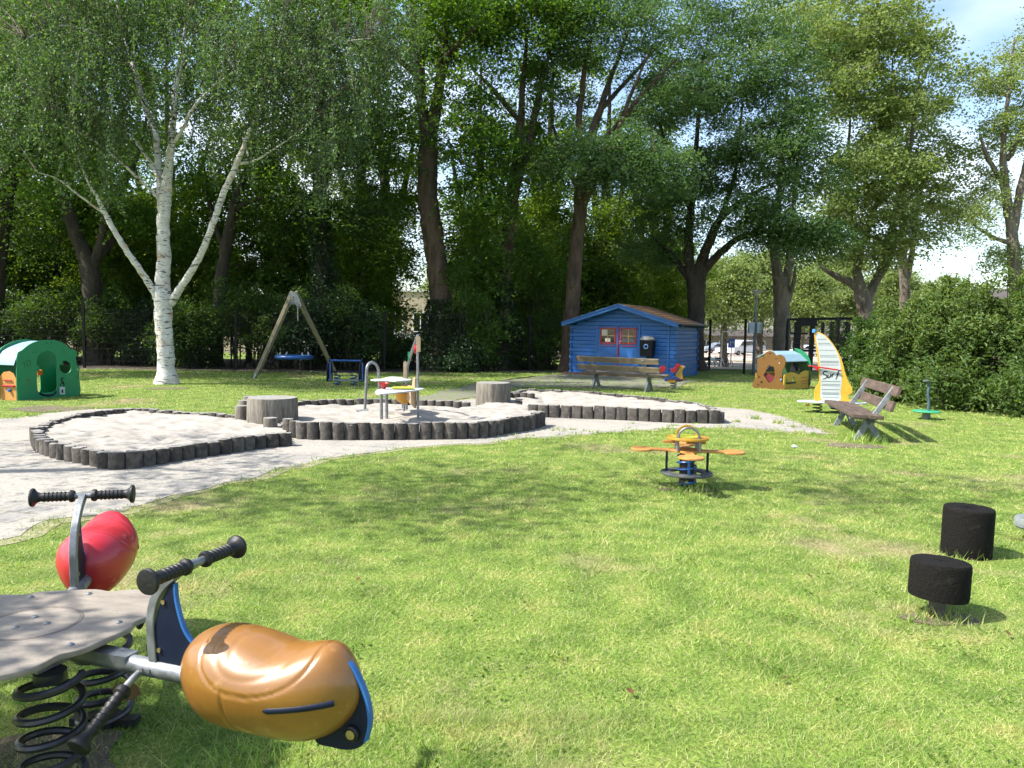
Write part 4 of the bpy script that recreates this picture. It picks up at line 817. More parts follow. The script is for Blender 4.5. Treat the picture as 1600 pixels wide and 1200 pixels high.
# pale trees far beyond the parking place
GR3 = 'pale trees beyond the parking place'
far = tree('pale_tree', 'pale sunny tree beyond the parking place, behind the trunk at the shed', 62.0,
     [[(1060, 560, 6), (1061, 530, 5), (1060, 490, 4), (1062, 440, 3)]], [(1060, 470, 48, 42, 60, 0, 3), (1062, 435, 36, 30, 30, 0, 2.6)], LF_POP, BARKG, seed=31, size=.20, rc=1.0, nsp=8, nl=30, spr=.4, group=GR3)
for px, Yq, rz, sc, lb in [(1130, 66, 1, 1.1, 'pale sunny tree beyond the parking place, right of the shed roof'), (1185, 72, 2, 1.25, 'pale sunny tree behind the street lamp'), (1250, 64, 3, 1.0, 'pale sunny tree behind the grey forked trunk'), (1300, 70, 4, 1.2, 'pale sunny tree above the black shelter'), (1010, 70, 5, 1.3, 'pale sunny tree hidden partly by the shed roof'),
        (1385, 74, 2.6, 1.1, 'pale sunny tree behind the great poplar'), (1450, 80, .6, 1.0, 'pale sunny tree above the right bushes'), (880, 75, 1.6, 1.3, 'pale sunny tree behind the wood left of the shed'), (700, 84, 2.9, 1.2, 'pale sunny tree behind the wood and the brick building'), (540, 80, 4.9, 1.4, 'pale sunny tree behind the wood at the blue rocker'), (330, 84, 3.3, 1.4, 'pale sunny tree behind the wood at the birch'), (120, 80, 1.9, 1.5, 'pale sunny tree behind the wood at the left')]:
    c = copy_tree(far); p = at(px, 560, Yq); c.location = (p.x, p.y, float(hgt(p.x, p.y))); c.rotation_euler[2] = rz; c.scale = (sc,) * 3; c['label'] = lb
# tree outside the frame on the left: its high crown throws the shade across the lawn
def wtree(name, label, base, top, r, crown, lm, bm, seed, **k):
    limb = []
    return None
def shade_tree():
    rr = random.Random(77); base = Vector((-11.5, 6.4, 0)); tb = MB(); lim = [base + Vector((0, 0, -.1)), base + Vector((.1, 0, 1.5)), base + Vector((.3, .1, 3.5)), base + Vector((.6, .2, 6)), base + Vector((.7, .2, 8.5))]
    tb.tube(spline(lim, 5), [.26 - .009 * i for i in range(21)], 12); cs = []
    def sh(px, py, h):      # crown point whose shadow falls on the lawn at that spot
        g0 = gp(px, py); t = h / SUN_DIR.z; return g0 + SUN_DIR * t
    spots = [(380, 770, 7.2, 5), (450, 800, 8, 6), (520, 770, 7, 6), (600, 790, 8.2, 6), (680, 800, 7.5, 7), (760, 790, 8, 6), (850, 780, 7.5, 5), (700, 745, 8.5, 5), (560, 735, 7.4, 4), (800, 735, 8, 4), (930, 760, 8.5, 4), (1010, 745, 8, 4), (1130, 760, 8.8, 4), (1230, 775, 8.5, 4), (1330, 785, 9, 4), (1450, 800, 9, 4), (1560, 770, 9, 3), (380, 720, 7, 5), (240, 745, 6.5, 4), (430, 735, 8, 3), (300, 790, 7, 3), (1000, 715, 9, 3), (1180, 725, 9, 3), (1400, 740, 9.4, 2), (330, 700, 7, 3), (120, 720, 6.6, 2)]
    for px, py, h, n in spots:
        for _ in range(max(2, round(n * .48))):
            q = sh(px + rr.gauss(0, 30), py + rr.gauss(0, 12), h + rr.gauss(0, .5))
            cs.append(q)
    nodes = [Vector(p) for p in spline(lim, 5)][8:]
    NA = np.array([p[:] for p in nodes]); NR = [.12] * len(nodes)
    for c in sorted(cs, key=lambda c: min((c - n).length for n in nodes)):
        j = int(np.argmin(np.linalg.norm(NA - np.array(c[:]), axis=1))); a = Vector(NA[j]); L_ = (c - a).length; n = max(4, int(L_ / .6)); path = [a + (c - a) * (k / n) + Vector((0, 0, .25 * math.sin(3.14 * k / n))) for k in range(n + 1)]
        r0 = min(NR[j] * .8, .02 + .012 * L_); rad = [max(r0 * (1 - .7 * k / n), .008) for k in range(n + 1)]; tb.tube(path, rad, 5, False)
        NA = np.vstack([NA, np.array([p[:] for p in path[1:]])]); NR += rad[1:]
    root = empty('shade_tree', base, 0, 'high leafy tree outside the left edge of the photo whose shade crosses the lawn', 'tree')
    t_ = tb.build('trunk', BARKG, root, ang=80); t_.matrix_parent_inverse = Matrix.Translation(-base)
    V, F, rn = clump_leaves([c[:] for c in cs], .78, 4, 30, .10, .5, .30, seed=5); c_ = fastmesh('crown', V, F, rn, LF_MAPLE, root); c_.matrix_parent_inverse = Matrix.Translation(-base)
shade_tree()
west = tree('added_shade_tree', 'unseen leafy tree added outside the left edge of the photo that shades the far lawn', 23.0, [[(-420, 585, 14), (-420, 400, 12), (-415, 250, 9), (-410, 100, 6)], [(-418, 330, 7), (-340, 200, 5), (-280, 100, 4)]],
     [('w', -15.5, 22.5, 8.5, 3.2, 2.5, 2.4, 46), ('w', -18.5, 21.5, 9.5, 3, 2.5, 3, 34), ('w', -13.5, 23.5, 6.8, 2.4, 1.6, 1.8, 22)], LF_MAPLE, BARKD, seed=71, size=.14)  # unseen tree, added only to throw shade on the far lawn
# small overhanging tree beside the bug rocker (dapples its board)
def near_tree():
    base = Vector((-6.6, 2.2, 0)); tb = MB(); lim = [base + Vector((0, 0, -.1)), base + Vector((.1, .1, 1.6)), base + Vector((.3, .2, 3.2)), base + Vector((.8, .3, 4.8))]
    tb.tube(spline(lim, 5), [.15 - .006 * i for i in range(16)], 10); cs = []; rr = random.Random(3)
    tgt = [(Vector((-1.75, 2.5, .5)), 3), (Vector((-1.95, 2.85, .5)), 2), (Vector((-1.45, 2.72, .5)), 2), (Vector((-2.1, 2.5, .5)), 3), (Vector((-1.6, 2.2, 0)), 6), (Vector((-1.9, 2.1, 0)), 6), (Vector((-1.2, 2.15, 0)), 3), (Vector((-2.1, 3.6, .4)), 2), (Vector((-2.4, 2.9, 0)), 5), (Vector((-1.3, 1.9, 0)), 4)]
    for p, n in tgt:
        for _ in range(n): h = rr.uniform(3.2, 4.8); cs.append(p + SUN_DIR * (h / SUN_DIR.z) + Vector((rr.gauss(0, .07), rr.gauss(0, .07), 0)))
    nodes = [Vector(p) for p in spline(lim, 5)][6:]
    for c in cs:
        a = min(nodes, key=lambda n: (n - c).length); tb.tube([a, (a + c) / 2 + Vector((0, 0, .15)), c], [.03, .02, .006], 5, False)
    root = empty('small_tree', base, 0, 'small tree outside the left edge of the photo that dapples the bug rocker', 'tree')
    t_ = tb.build('trunk', BARKG, root, ang=80); t_.matrix_parent_inverse = Matrix.Translation(-base)
    V, F, rn = clump_leaves([c[:] for c in cs], .22, 3, 16, .085, .5, .11, seed=6); c_ = fastmesh('crown', V, F, rn, LF_MAPLE, root); c_.matrix_parent_inverse = Matrix.Translation(-base)
near_tree()

# ---- shrubs: the dark hedge of bushes along the fence
GH = 'shrubs of the overgrown hedge behind the swing'
k = 0
for px, lb in [(-60, 'left of and behind the green playhouse'), (40, 'right behind the green playhouse'), (140, 'left of the birch trunk'), (235, 'directly behind the birch trunk'), (330, 'between the birch and the swing'), (420, 'behind the left legs of the swing'), (500, 'behind the blue nest seat and rocker'), (568, 'behind the arched pipe of the play table')]:
    Y = 27.2 + .3 * math.sin(k); p = at(px, 520, Y); rr = random.Random(k); bl = []
    for _ in range(5): bl.append((p.x + rr.uniform(-1.3, 1.3), Y + rr.uniform(-.2, 1.6), rr.uniform(.9, 2.3), 1.1, .9, .95))
    shrub('hedge_shrub', 'dark overgrown hedge shrub ' + lb, bl, LF_DARK if k % 3 else LF_IVY, 15, seed=60 + k, group=GH, nl=34, nsp=8)
    k += 1
for px, Y, zt, lm, lb, w_ in [(640, 29.2, 1.0, LF_DARK, 'low shrub in front of the cream brick building', .8), (740, 28.6, 2.6, LF_MAPLE, 'light green sapling between the tallest trunk and the twin stemmed tree', .9), (810, 30.0, 1.5, LF_MAPLE, 'sunlit green shrub left of the blue shed behind the fence', 1.3), (858, 30.6, 2.2, LF_BUSH, 'sunlit green shrub against the left wall of the blue shed', .9), (780, 31.0, .9, LF_DARK, 'dark low shrub behind the fence right of the tallest trunk', 1.4), (715, 28.0, .8, LF_IVY, 'dark ivy mound at the foot of the tallest trunk', .7)]:
    p = at(px, 520, Y); rr = random.Random(int(px)); shrub('green_shrub', lb, [(p.x + rr.uniform(-w_, w_) * .7, Y + rr.uniform(-.4, .6), zt * f, w_ * .75, .7, zt * .42) for f in (.4, .8, 1.15)], lm, 13, seed=int(px), group='shrubs behind the fence left of the shed')
# ---- big bushes at the right, in front of the side fence
GB = 'big bushes along the side fence'
for i, (bl, lm, lb, n) in enumerate([
    ([(9.75, 20.6, .7, .7, .8, .7), (10.0, 20.6, 1.2, .7, .8, .5)], LF_DARK, 'small dark bush between the surf rocker sail and the big bushes', 18),
    ([(9.7, 18.6, 1.0, .9, 1.0, 1.0), (10.2, 18.7, 1.7, .8, .9, .6), (9.2, 18.6, .7, .5, .7, .5)], LF_BUSH2, 'big green bush right of the surf rocker sail', 19),
    ([(10.3, 17.3, 1.0, 1.2, 1.0, 1.0), (10.5, 17.4, 1.85, 1.1, 1.0, .7), (9.6, 16.6, .6, .7, .6, .55)], LF_BUSH2, 'big green bush behind the little green disc toy', 21),
    ([(11.3, 15.8, 1.0, 1.2, 1.0, 1.0), (11.4, 16.0, 1.9, 1.1, 1.0, .7), (10.7, 15.3, .6, .8, .6, .5)], LF_BUSH2, 'big green bush cut by the right edge of the photo', 22),
    ([(12.6, 14.2, 1.1, 1.2, 1.2, 1.1), (12.9, 14.4, 2.1, 1.1, 1.1, .8)], LF_BUSH, 'big green bush outside the right edge of the photo', 26)]):
    shrub('big_bush', lb, bl, lm, n, size=.125, seed=90 + i, group=GB, nsp=6, nl=26, rc=.42, spr=.20, up=.4, aspect=.40, stems=9, shoots=40)
# ------------------------------------------------------------------ helpers for toys
def coil(m, c, r, z0, z1, turns, wire, n=22, ph=0):
    N = int(turns * n); m.tube([(c[0] + r * math.cos(ph + 2 * math.pi * k / n), c[1] + r * math.sin(ph + 2 * math.pi * k / n), z0 + (z1 - z0) * k / N) for k in range(N + 1)], wire, 8)
def grip(m, a, b, r=.017, flare=.032):
    """ribbed rubber grip from a (inner) to b (flared end)"""
    a = Vector(a); b = Vector(b); d = (b - a); L_ = d.length; d.normalize(); pts = []; rad = []
    prof = [(0, 1.25), (.04, 1.45), (.10, 1.45), (.13, 1.05)]
    for k in range(6): t = .16 + k * .095; prof += [(t, 1.0), (t + .03, 1.0), (t + .045, 1.16), (t + .075, 1.16)]
    prof += [(.76, 1.0), (.82, 1.15), (.88, 1.5), (.93, flare / r * .97), (.97, flare / r), (1.0, flare / r * .93), (1.012, flare / r * .6)]
    for t, s in prof: pts.append(a + d * L_ * t); rad.append(r * s)
    m.tube(pts, rad, 18)

# ------------------------------------------------------------------ the bug rocker in the foreground
def bug_rocker():
    C = Vector((-1.69, 2.66, 0)); root = empty('bug_spring_rocker', C, 0, 'big spring rocker with red and ochre bug shaped pods round a wooden board', 'spring rocker')
    # board: scalloped flower outline
    out = []
    for k in range(150):
        a = 2 * math.pi * k / 150; b = (a - R(40)) * 3
        q = .398 + .048 * math.cos(b) - .034 * math.exp(-((((b + math.pi) % (2 * math.pi)) - math.pi + 1.75) / .4) ** 2) - .034 * math.exp(-((((b + math.pi) % (2 * math.pi)) - math.pi - 1.75) / .4) ** 2)
        out.append((q * math.cos(a), q * math.sin(a)))
    bd = panel('board', [out], .022, PLYWOOD, root, .006, TR(0, 0, .515)); bd.data.materials.append(PLYEDGE)
    g = MB(); n = 60; vs = []; fs = []
    for r, z in ((.145, .5262), (.1465, .5274), (.160, .5274), (.1615, .5262)): vs += [(r * math.cos(2 * math.pi * k / n), r * math.sin(2 * math.pi * k / n), z) for k in range(n)]
    for q in range(3): fs += [(q * n + k, q * n + (k + 1) % n, (q + 1) * n + (k + 1) % n, (q + 1) * n + k) for k in range(n)]
    g.add(vs, fs); g.build('ring_groove', PLYEDGE, bd)
    for k in range(3):
        a = R(-17 + 120 * k)
        for r, da in ((.30, .35), (.055, .2), (.30, -.35)):
            s = MB(); s.lathe([(.012, .526), (.011, .530), (.006, .533), (0, .534)], 14, TR(r * math.cos(a + da), r * math.sin(a + da), 0)); s.build('screw', STEEL, bd)
    hub = MB(); hub.lathe([(.10, .455), (.10, .494)], 24); hub.box((.10, -.12, .475), (.30, .16, .035), RZ(-.3)); hub.box((-.04, .16, .475), (.16, .26, .035), RZ(-.3)); hub.box((-.16, -.1, .475), (.2, .2, .035), RZ(.6)); hub.build('mounting_plate', STEEL, root, bevel=.004)
    for k in range(3):
        a = R(-49 + 120 * k); c = (.30 * math.cos(a), .30 * math.sin(a)); sp = MB(); coil(sp, c, .094, .0, .44, 5.2, .0135, ph=a); sp.tube([(c[0], c[1], .0), (c[0], c[1], .05)], .05, 14); sp.tube([(c[0], c[1], .425), (c[0], c[1], .458)], .05, 16)
        sp.box((c[0], c[1], .02), (.26, .05, .03), RZ(0)); sp.build('coil_spring', COILMET, root)
    for k, (pm, lab) in enumerate([(ORANGEPOD, 'glossy ochre bug pod'), (REDPOD, 'glossy red bug pod'), (ORANGEPOD, None)]):
        A = (RZ(R(-19 + 125 * k)) if k < 2 else RZ(R(224))) @ TR(.05, 0, 0); up = .45
        def b_(m, nm, mat, par, **kw):
            m.v = [tuple(A @ Vector(v)) for v in m.v]; return m.build(nm, mat, par, **kw)
        arm = MB(); arm.tube([(.14, 0, up), (.80, 0, up)], .030, 20); arm.box((.30, 0, up + .018), (.2, .06, .03))
        armo = b_(arm, 'arm', STEEL, root)
        bo = MB()
        for x in (.47, .50): bo.tube([(x, -.034, up + .004), (x, -.028, up + .004)], .007, 8)
        b_(bo, 'bolt', STEEL, armo)
        # curved steel handle post (flat bar) + blue fin behind it
        pts = spline([(.50, up + .02), (.492, up + .10), (.492, up + .18), (.522, up + .265), (.60, up + .34), (.665, up + .375)], 6)
        hp = MB(); vs = []; fs = []
        for i, p in enumerate(pts):
            q = pts[min(i + 1, len(pts) - 1)] - pts[max(i - 1, 0)]; q /= np.linalg.norm(q); nx, nz_ = -q[1], q[0]
            for s, t in ((-1, -1), (1, -1), (1, 1), (-1, 1)): vs.append((p[0] + nx * .016 * t, s * .014, p[1] + nz_ * .016 * t))
        for i in range(len(pts) - 1):
            for j in range(4): fs.append((i * 4 + j, i * 4 + (j + 1) % 4, i * 4 + 4 + (j + 1) % 4, i * 4 + 4 + j))
        fs += [(3, 2, 1, 0), tuple(len(pts) * 4 - 4 + j for j in range(4))]; hp.add(vs, fs); b_(hp, 'handle_post', STEEL, root, bevel=.003)
        fin = spline([(.512, up + .02), (.512, up + .17), (.555, up + .275), (.585, up + .30), (.59, up + .24), (.62, up + .15), (.68, up + .08), (.70, up + .02)], 5, True)
        panel('fin', [[tuple(f[:2]) for f in fin]], .014, NAVY, root, .002, A @ UPR)
        e = panel('fin_edge', [[(p[0] + .0045, p[1] + .0015) for p in spline([(.588, up + .302), (.593, up + .24), (.624, up + .15), (.684, up + .08), (.704, up + .02)], 6)] + [(p[0] - .004, p[1] - .002) for p in spline([(.588, up + .302), (.593, up + .24), (.624, up + .15), (.684, up + .08), (.704, up + .02)], 6)][::-1]], .0155, BLUEEDGE, root, .001, A @ UPR)
        for fx, fz in ((.545, .235), (.525, .07)):
            bo = MB(); bo.tube([(fx, -.013, up + fz), (fx, -.009, up + fz)], .008, 8); b_(bo, 'bolt', BRASS, root)
        hb = MB(); hb.tube([(.67, -.19, up + .378), (.67, .19, up + .378)], .0135, 16); hbo = b_(hb, 'handlebar', STEEL, root)
        for s in (-1, 1):
            gm = MB(); grip(gm, (.67, s * .034, up + .378), (.67, s * .205, up + .378), .0185, .041); b_(gm, 'handle_grip', BLACKRUB, hbo)
        fb = MB(); fb.tube([(.46, -.27, up - .115), (.455, 0, up - .01), (.46, .27, up - .115)] if 0 else spline([(.46, -.24, up - .12), (.455, -.05, up - .02), (.455, .05, up - .02), (.46, .24, up - .12)], 4), .012, 10); fbo = b_(fb, 'foot_bar', STEEL, root)
        for s in (-1, 1):
            gm = MB(); grip(gm, (.457, s * .085, up - .038), (.463, s * .275, up - .140), .018, .037); b_(gm, 'foot_grip', BLACKRUB, fbo)
        A0 = A; A = A @ TR(.645, 0, up + .036) @ Matrix.Diagonal((1.16, 1.12, 1.12, 1)) @ TR(-.69, 0, -up)
        # pod: closed egg with saddle dip, carved line ring
        n, mrow = 128, 150; L0, L1 = .69, 1.235; vs = []; fs = []
        def prof(t):   # half height up, half height down, half width along the pod (0..1)
            e = (1 - abs(2 * t - 1) ** 2.5) ** .5
            hu = .128 * (1 - (max(0, (.34 - t) / .34)) ** 2.7) ** .5 if t < .34 else .128 * (1 - max(0, (t - .72) / .28) ** 2.2) ** .55
            sad = .024 * math.exp(-((t - .60) / .15) ** 2); hu -= sad * 1.0
            hu += .012 * math.exp(-((t - .87) / .07) ** 2) * (1 if t < .97 else .3)
            hd = .158 * (1 - (max(0, (.30 - t) / .30)) ** 2.8) ** .5 if t < .30 else (.158 * (1 - max(0, (t - .62) / .38) ** 2.1) ** .62)
            wd = .145 * (1 - (max(0, (.42 - t) / .42)) ** 2.3) ** .5 if t < .42 else .145 * (1 - max(0, (t - .42) / .58) ** 2.3) ** .6
            return hu, hd, wd
        for i in range(mrow + 1):
            t = .5 - .5 * math.cos(math.pi * (i / mrow)); t = min(max(t, .0005), .9995); hu, hd, wd = prof(t); zc = .012
            for k2 in range(n):
                th = 2 * math.pi * k2 / n; c, s = math.cos(th), math.sin(th); z = (hu if s > 0 else hd) * (abs(s) ** .92) * (1 if s > 0 else -1); y = wd * c * (1 if s > 0 else (1 - .12 * abs(s)))
                x = L0 + (L1 - L0) * t
                # moulded swoosh line: shallow groove on an ellipse round the saddle
                gx = (t - .47) / (.36 if t > .47 else .27); gz = (.115 - z) / .115; rr_ = math.hypot(gx, max(0, gz)) if s > -.4 else 9
                gr = .0055 * math.exp(-((rr_ - .95) / .022) ** 2) if s > -.4 else 0
                sw = (-.005 * (1 - min(1, rr_ / .9) ** 2) * (1 if rr_ < .9 else 0) - .0016 * (math.exp(-((rr_ - .62) / .05) ** 2) + math.exp(-((rr_ - .36) / .05) ** 2))) if s > -.1 else 0
                seam = .005 * math.exp(-((t - .395) / .006) ** 2) if z < .02 else 0
                f = 1 - (gr + seam) / .14 + sw / .14
                vs.append((x, y * f, up + zc + z * f))
        for i in range(mrow):
            for k2 in range(n): fs.append((i * n + k2, i * n + (k2 + 1) % n, (i + 1) * n + (k2 + 1) % n, (i + 1) * n + k2))
        fs += [tuple(range(n))[::-1], tuple(mrow * n + q for q in range(n))]
        pm_ = MB(); pm_.add(vs, fs); pod = b_(pm_, 'pod', pm, root, ang=80)
        if lab: pod['label'] = lab
        # eye slots (dark strips let into both flanks)
        for s in (-1, 1):
            es = MB(); row = []
            for q in range(13):
                t = .61 + .31 * q / 12; hu, hd, wd = prof(t); z = -.012 + .022 * q / 12; zz = z - .012; ss = abs(zz) / (hd if zz < 0 else hu); cc = math.sqrt(max(0, 1 - min(1, ss ** (1 / .92)) ** 2)); row.append((L0 + (L1 - L0) * t, s * (wd * cc * (1 - .12 * ss) - .0055), up + z))
            es.tube(row, [.004] + [.0105] * 11 + [.0105], 10); b_(es, 'eye_slot', NAVY, pod)
        # tail plate
        tp = spline([(1.135, up + .115), (1.17, up + .112), (1.215, up + .075), (1.25, up + .01), (1.262, up - .055), (1.25, up - .115), (1.21, up - .145), (1.15, up - .15), (1.10, up - .14), (1.10, up - .05), (1.13, up + .04)], 5, True)
        tpo = panel('tail_plate', [[tuple(f[:2]) for f in tp]], .017, NAVY, root, .002, A @ UPR)
        eg = spline([(1.14, up + .118), (1.175, up + .113), (1.218, up + .076), (1.253, up + .01), (1.265, up - .055), (1.253, up - .115)], 6)
        panel('tail_edge', [[(p[0] + .001, p[1] + .001) for p in eg] + [(p[0] - .007, p[1] - .004) for p in eg][::-1]], .019, BLUEEDGE, tpo, .001, A @ UPR)
        for s in (-1, 1):
            bo = MB(); bo.lathe([(.022, .0), (.021, .010), (.016, .014), (.016, .010), (0, .010)], 20, frame((1, 0, 0), (0, 0, s), (0, -s if 0 else s, 0), (1.215, s * .009, up - .095)))
            b_(bo, 'bolt_cap', BLACKRUB, tpo); bo = MB(); bo.lathe([(.013, .0), (.013, .015), (0, .016)], 14, frame((1, 0, 0), (0, 0, 1), (0, s, 0), (1.215, s * .009, up - .095))); b_(bo, 'bolt', BRASS, tpo)
bug_rocker()

# ------------------------------------------------------------------ four seat spring rocker
def four_seater():
    p = gp(1072, 762); root = empty('four_seat_rocker', p, R(-7), 'orange four seat spring rocker with yellow disc and hoop handles on the lawn', 'spring rocker')
    zb, zr, zd = .385, .155, .515; out = []
    pt = [(.115, .085), (.19, .045), (.30, .048), (.36, .052), (.375, .095), (.44, .122), (.52, .108), (.565, .05), (.57, 0)]
    quarter = pt + [(x, -y) for x, y in pt[::-1][1:]]
    for k in range(4):
        a = R(90 * k - 1)
        for x, y in quarter[::-1]: out.append((x * math.cos(a) - y * math.sin(a), x * math.sin(a) + y * math.cos(a)))
    out = [tuple(q[:2]) for q in spline(out, 3, True)]
    bo = panel('seat_board', [out], .024, ORANGEB, root, .007, TR(0, 0, zb))
    d = panel('table_disc', [circle(0, 0, .215, n=48)], .024, YELLOWP, root, .007, TR(0, 0, zd)); panel('disc_print', [circle(0, .03, .145, n=40)], .003, LIME, d, .001, TR(-.02, 0, zd + .0125))
    for x, y in ((-.13, -.11), (.13, -.11), (-.12, .10), (.12, .10)):
        m = MB(); m.tube([(x * .85, y, zb + .01), (x * .85, y, zd - .01)], .017, 12); m.build('spacer', STEEL, root)
    for y, s in ((-.10, 1), (.08, 1)):
        m = MB(); m.tube([(.105 * math.cos(math.pi * (1 - k / 12)), y, zd + .01 + .105 * math.sin(math.pi * k / 12)) for k in range(13)], .0125, 10)
        for sx in (-.105, .105): m.lathe([(.022, zd + .012), (.022, zd + .022), (.014, zd + .026)], 14, TR(sx, y, 0))
        m.build('hoop_handle', STEEL if y < 0 else YELLOWP, root)
    bk = MB(); bk.box((-.17, .13, .452), (.14, .02, .03)); bk.box((.1, .13, .452), (.2, .02, .03)); bk.build('spacer_board', ORANGEB, root, bevel=.004)
    rg = panel('foot_ring', [circle(0, 0, .262, n=48), circle(0, 0, .155, n=40)], .026, BLACKRUB, root, .008, TR(0, 0, zr)); rg.data.materials[0] = pmat('grey_foot_ring', (.055, .06, .065), (.09, .095, .10), 20, .6)
    for k in range(4):
        a = R(90 * k - 0); x, y = .205 * math.cos(a), .205 * math.sin(a); m = MB(); m.box((x, y, (zr + zb) / 2), (.022, .035, zb - zr - .03), None); m.build('strut', NAVY if k != 3 else BLUEP, root, bevel=.003)
    co = MB(); co.tube([(0, 0, 0), (0, 0, .37)], .075, 20); co.build('spring_core', BLACKRUB, root)
    m = MB(); coil(m, (0, 0), .092, .005, .37, 5, .0105); m.build('coil_spring', pmat('blue_spring', (.008, .05, .18), None, rough=.4), root)
four_seater()

# ------------------------------------------------------------------ rubber step stools
def stool(px, py, dia, h, zoff, tilt, lab, seed, post=True):
    p = gp(px, py); root = empty('rubber_stool', (p.x, p.y + dia * .0, 0), 0, lab, 'step stool'); r = dia / 2; n = 56; rr = random.Random(seed); vs = []; fs = []
    prof = [(.985, 0), (1, .02), (1, h - .022), (.985, h - .006), (.955, h), (.3, h + .0015), (0.001, h + .0015)]
    for s, z in prof: vs += [(r * s * math.cos(2 * math.pi * k / n) * (1 + rr.uniform(-.004, .004)), r * s * math.sin(2 * math.pi * k / n) * (1 + rr.uniform(-.004, .004)), z + zoff + (rr.uniform(-.0015, .0015))) for k in range(n)]
    for q in range(len(prof) - 1): fs += [(q * n + k, q * n + (k + 1) % n, (q + 1) * n + (k + 1) % n, (q + 1) * n + k) for k in range(n)]
    fs.append(tuple(range(n))[::-1]); m = MB(); m.add(vs, fs, Matrix.Translation((0, 0, zoff)) @ RX(tilt[0]) @ RY(tilt[1]) @ Matrix.Translation((0, 0, -zoff))); m.build('cushion', RUBBERLOG, root, ang=50)
    if post: m = MB(); m.tube([(-.0, 0, -.05), (.0, 0, zoff + .03)], .045, 16); m.build('post', pmat('stool_post', (.06, .055, .05), (.11, .10, .085), 20, .8), root)
stool(1464, 962, .315, .205, .115, (R(-2), R(2.5)), 'short fat black rubber stool raised on a thin post', 1)
stool(1509, 866, .335, .36, -.01, (0, R(.8)), 'tall black rubber stool standing straight in the lawn', 2, False)
p = gp(1621, 845); root = empty('rubber_stool', p, 0, 'grey stool cut off by the right edge of the photo', 'step stool')
m = MB(); m.lathe([(.155, .10), (.165, .112), (.165, .165), (.155, .18), (0.001, .181)], 40); m.build('cushion', pmat('grey_cushion', (.13, .15, .145), (.2, .22, .21), 30, .8, .4, 60), root); m = MB(); m.tube([(0, 0, -.05), (0, 0, .12)], .04, 14); m.build('post', STEEL, root)

# ------------------------------------------------------------------ benches
def bench(loc, rz, length, wood, lab, legs):
    root = empty('park_bench', loc, rz, lab, 'bench', 'park benches')
    # local: length along X, seat front towards -Y
    def plank(nm, y, z, w_, t, tilt):
        m = MB(); m.box((0, 0, 0), (w_, length, t)); M = TR(0, y, z) @ RX(tilt) @ RZ(R(90)); m.v = [tuple(M @ Vector(v)) for v in m.v]
        o = m.build(nm, wood, root, bevel=.006)
        # grain runs along the mesh Y axis: keep it by rotating the data back into an object rotation
        o.data.transform(M.inverted()); o.matrix_local = M; return o
    for nm, y, z, w_, t, ti in (('seat_plank', -.20, .425, .20, .055, R(-3)), ('seat_plank', .03, .415, .20, .055, R(-3)), ('back_plank', .245, .58, .155, .05, R(-72)), ('back_plank', .315, .80, .155, .05, R(-72))):
        # RX(tilt) tips the plank back
        plank(nm, y, z, w_, t, -ti if nm == 'back_plank' else -ti * -1)
    for x in (-legs / 2, legs / 2):
        m = MB(); m.bar((x, .02, .39), (x, -.20, -.05), .055, .085); m.bar((x, .39, .88) if 0 else (x, .335, .84), (x, -.0, .30), .05, .075); m.bar((x, -.02, .36), (x, .20, -.05), .055, .085); m.bar((x, -.28, .375), (x, .12, .37), .05, .055); m.bar((x, .0, .30), (x, .02, .40), .05, .16)
        m.build('leg', BENCHLEG, root, bevel=.006)
    return root
q0 = gp(1352, 684); q1 = gp(1322, 662); dz = .05
rz = math.atan2(q1.y - q0.y, q1.x - q0.x); c = (q0 + q1) / 2
# front of the seat looks to the left of the photo
bench((5.60, 12.4, -.03), R(77) + math.pi, 2.45, BENCHWOOD, 'near brown plank bench facing left at the end of the sand path', 1.75)
q0 = gp(926, 605.5); q1 = gp(1020, 612.5); c = (q0 + q1) / 2; a = math.atan2(q1.y - q0.y, q1.x - q0.x)
bench((c.x, c.y + .05, 0), a + math.pi, 2.55, BENCHWOOD2, 'far plank bench seen from behind in front of the blue shed', 1.65)

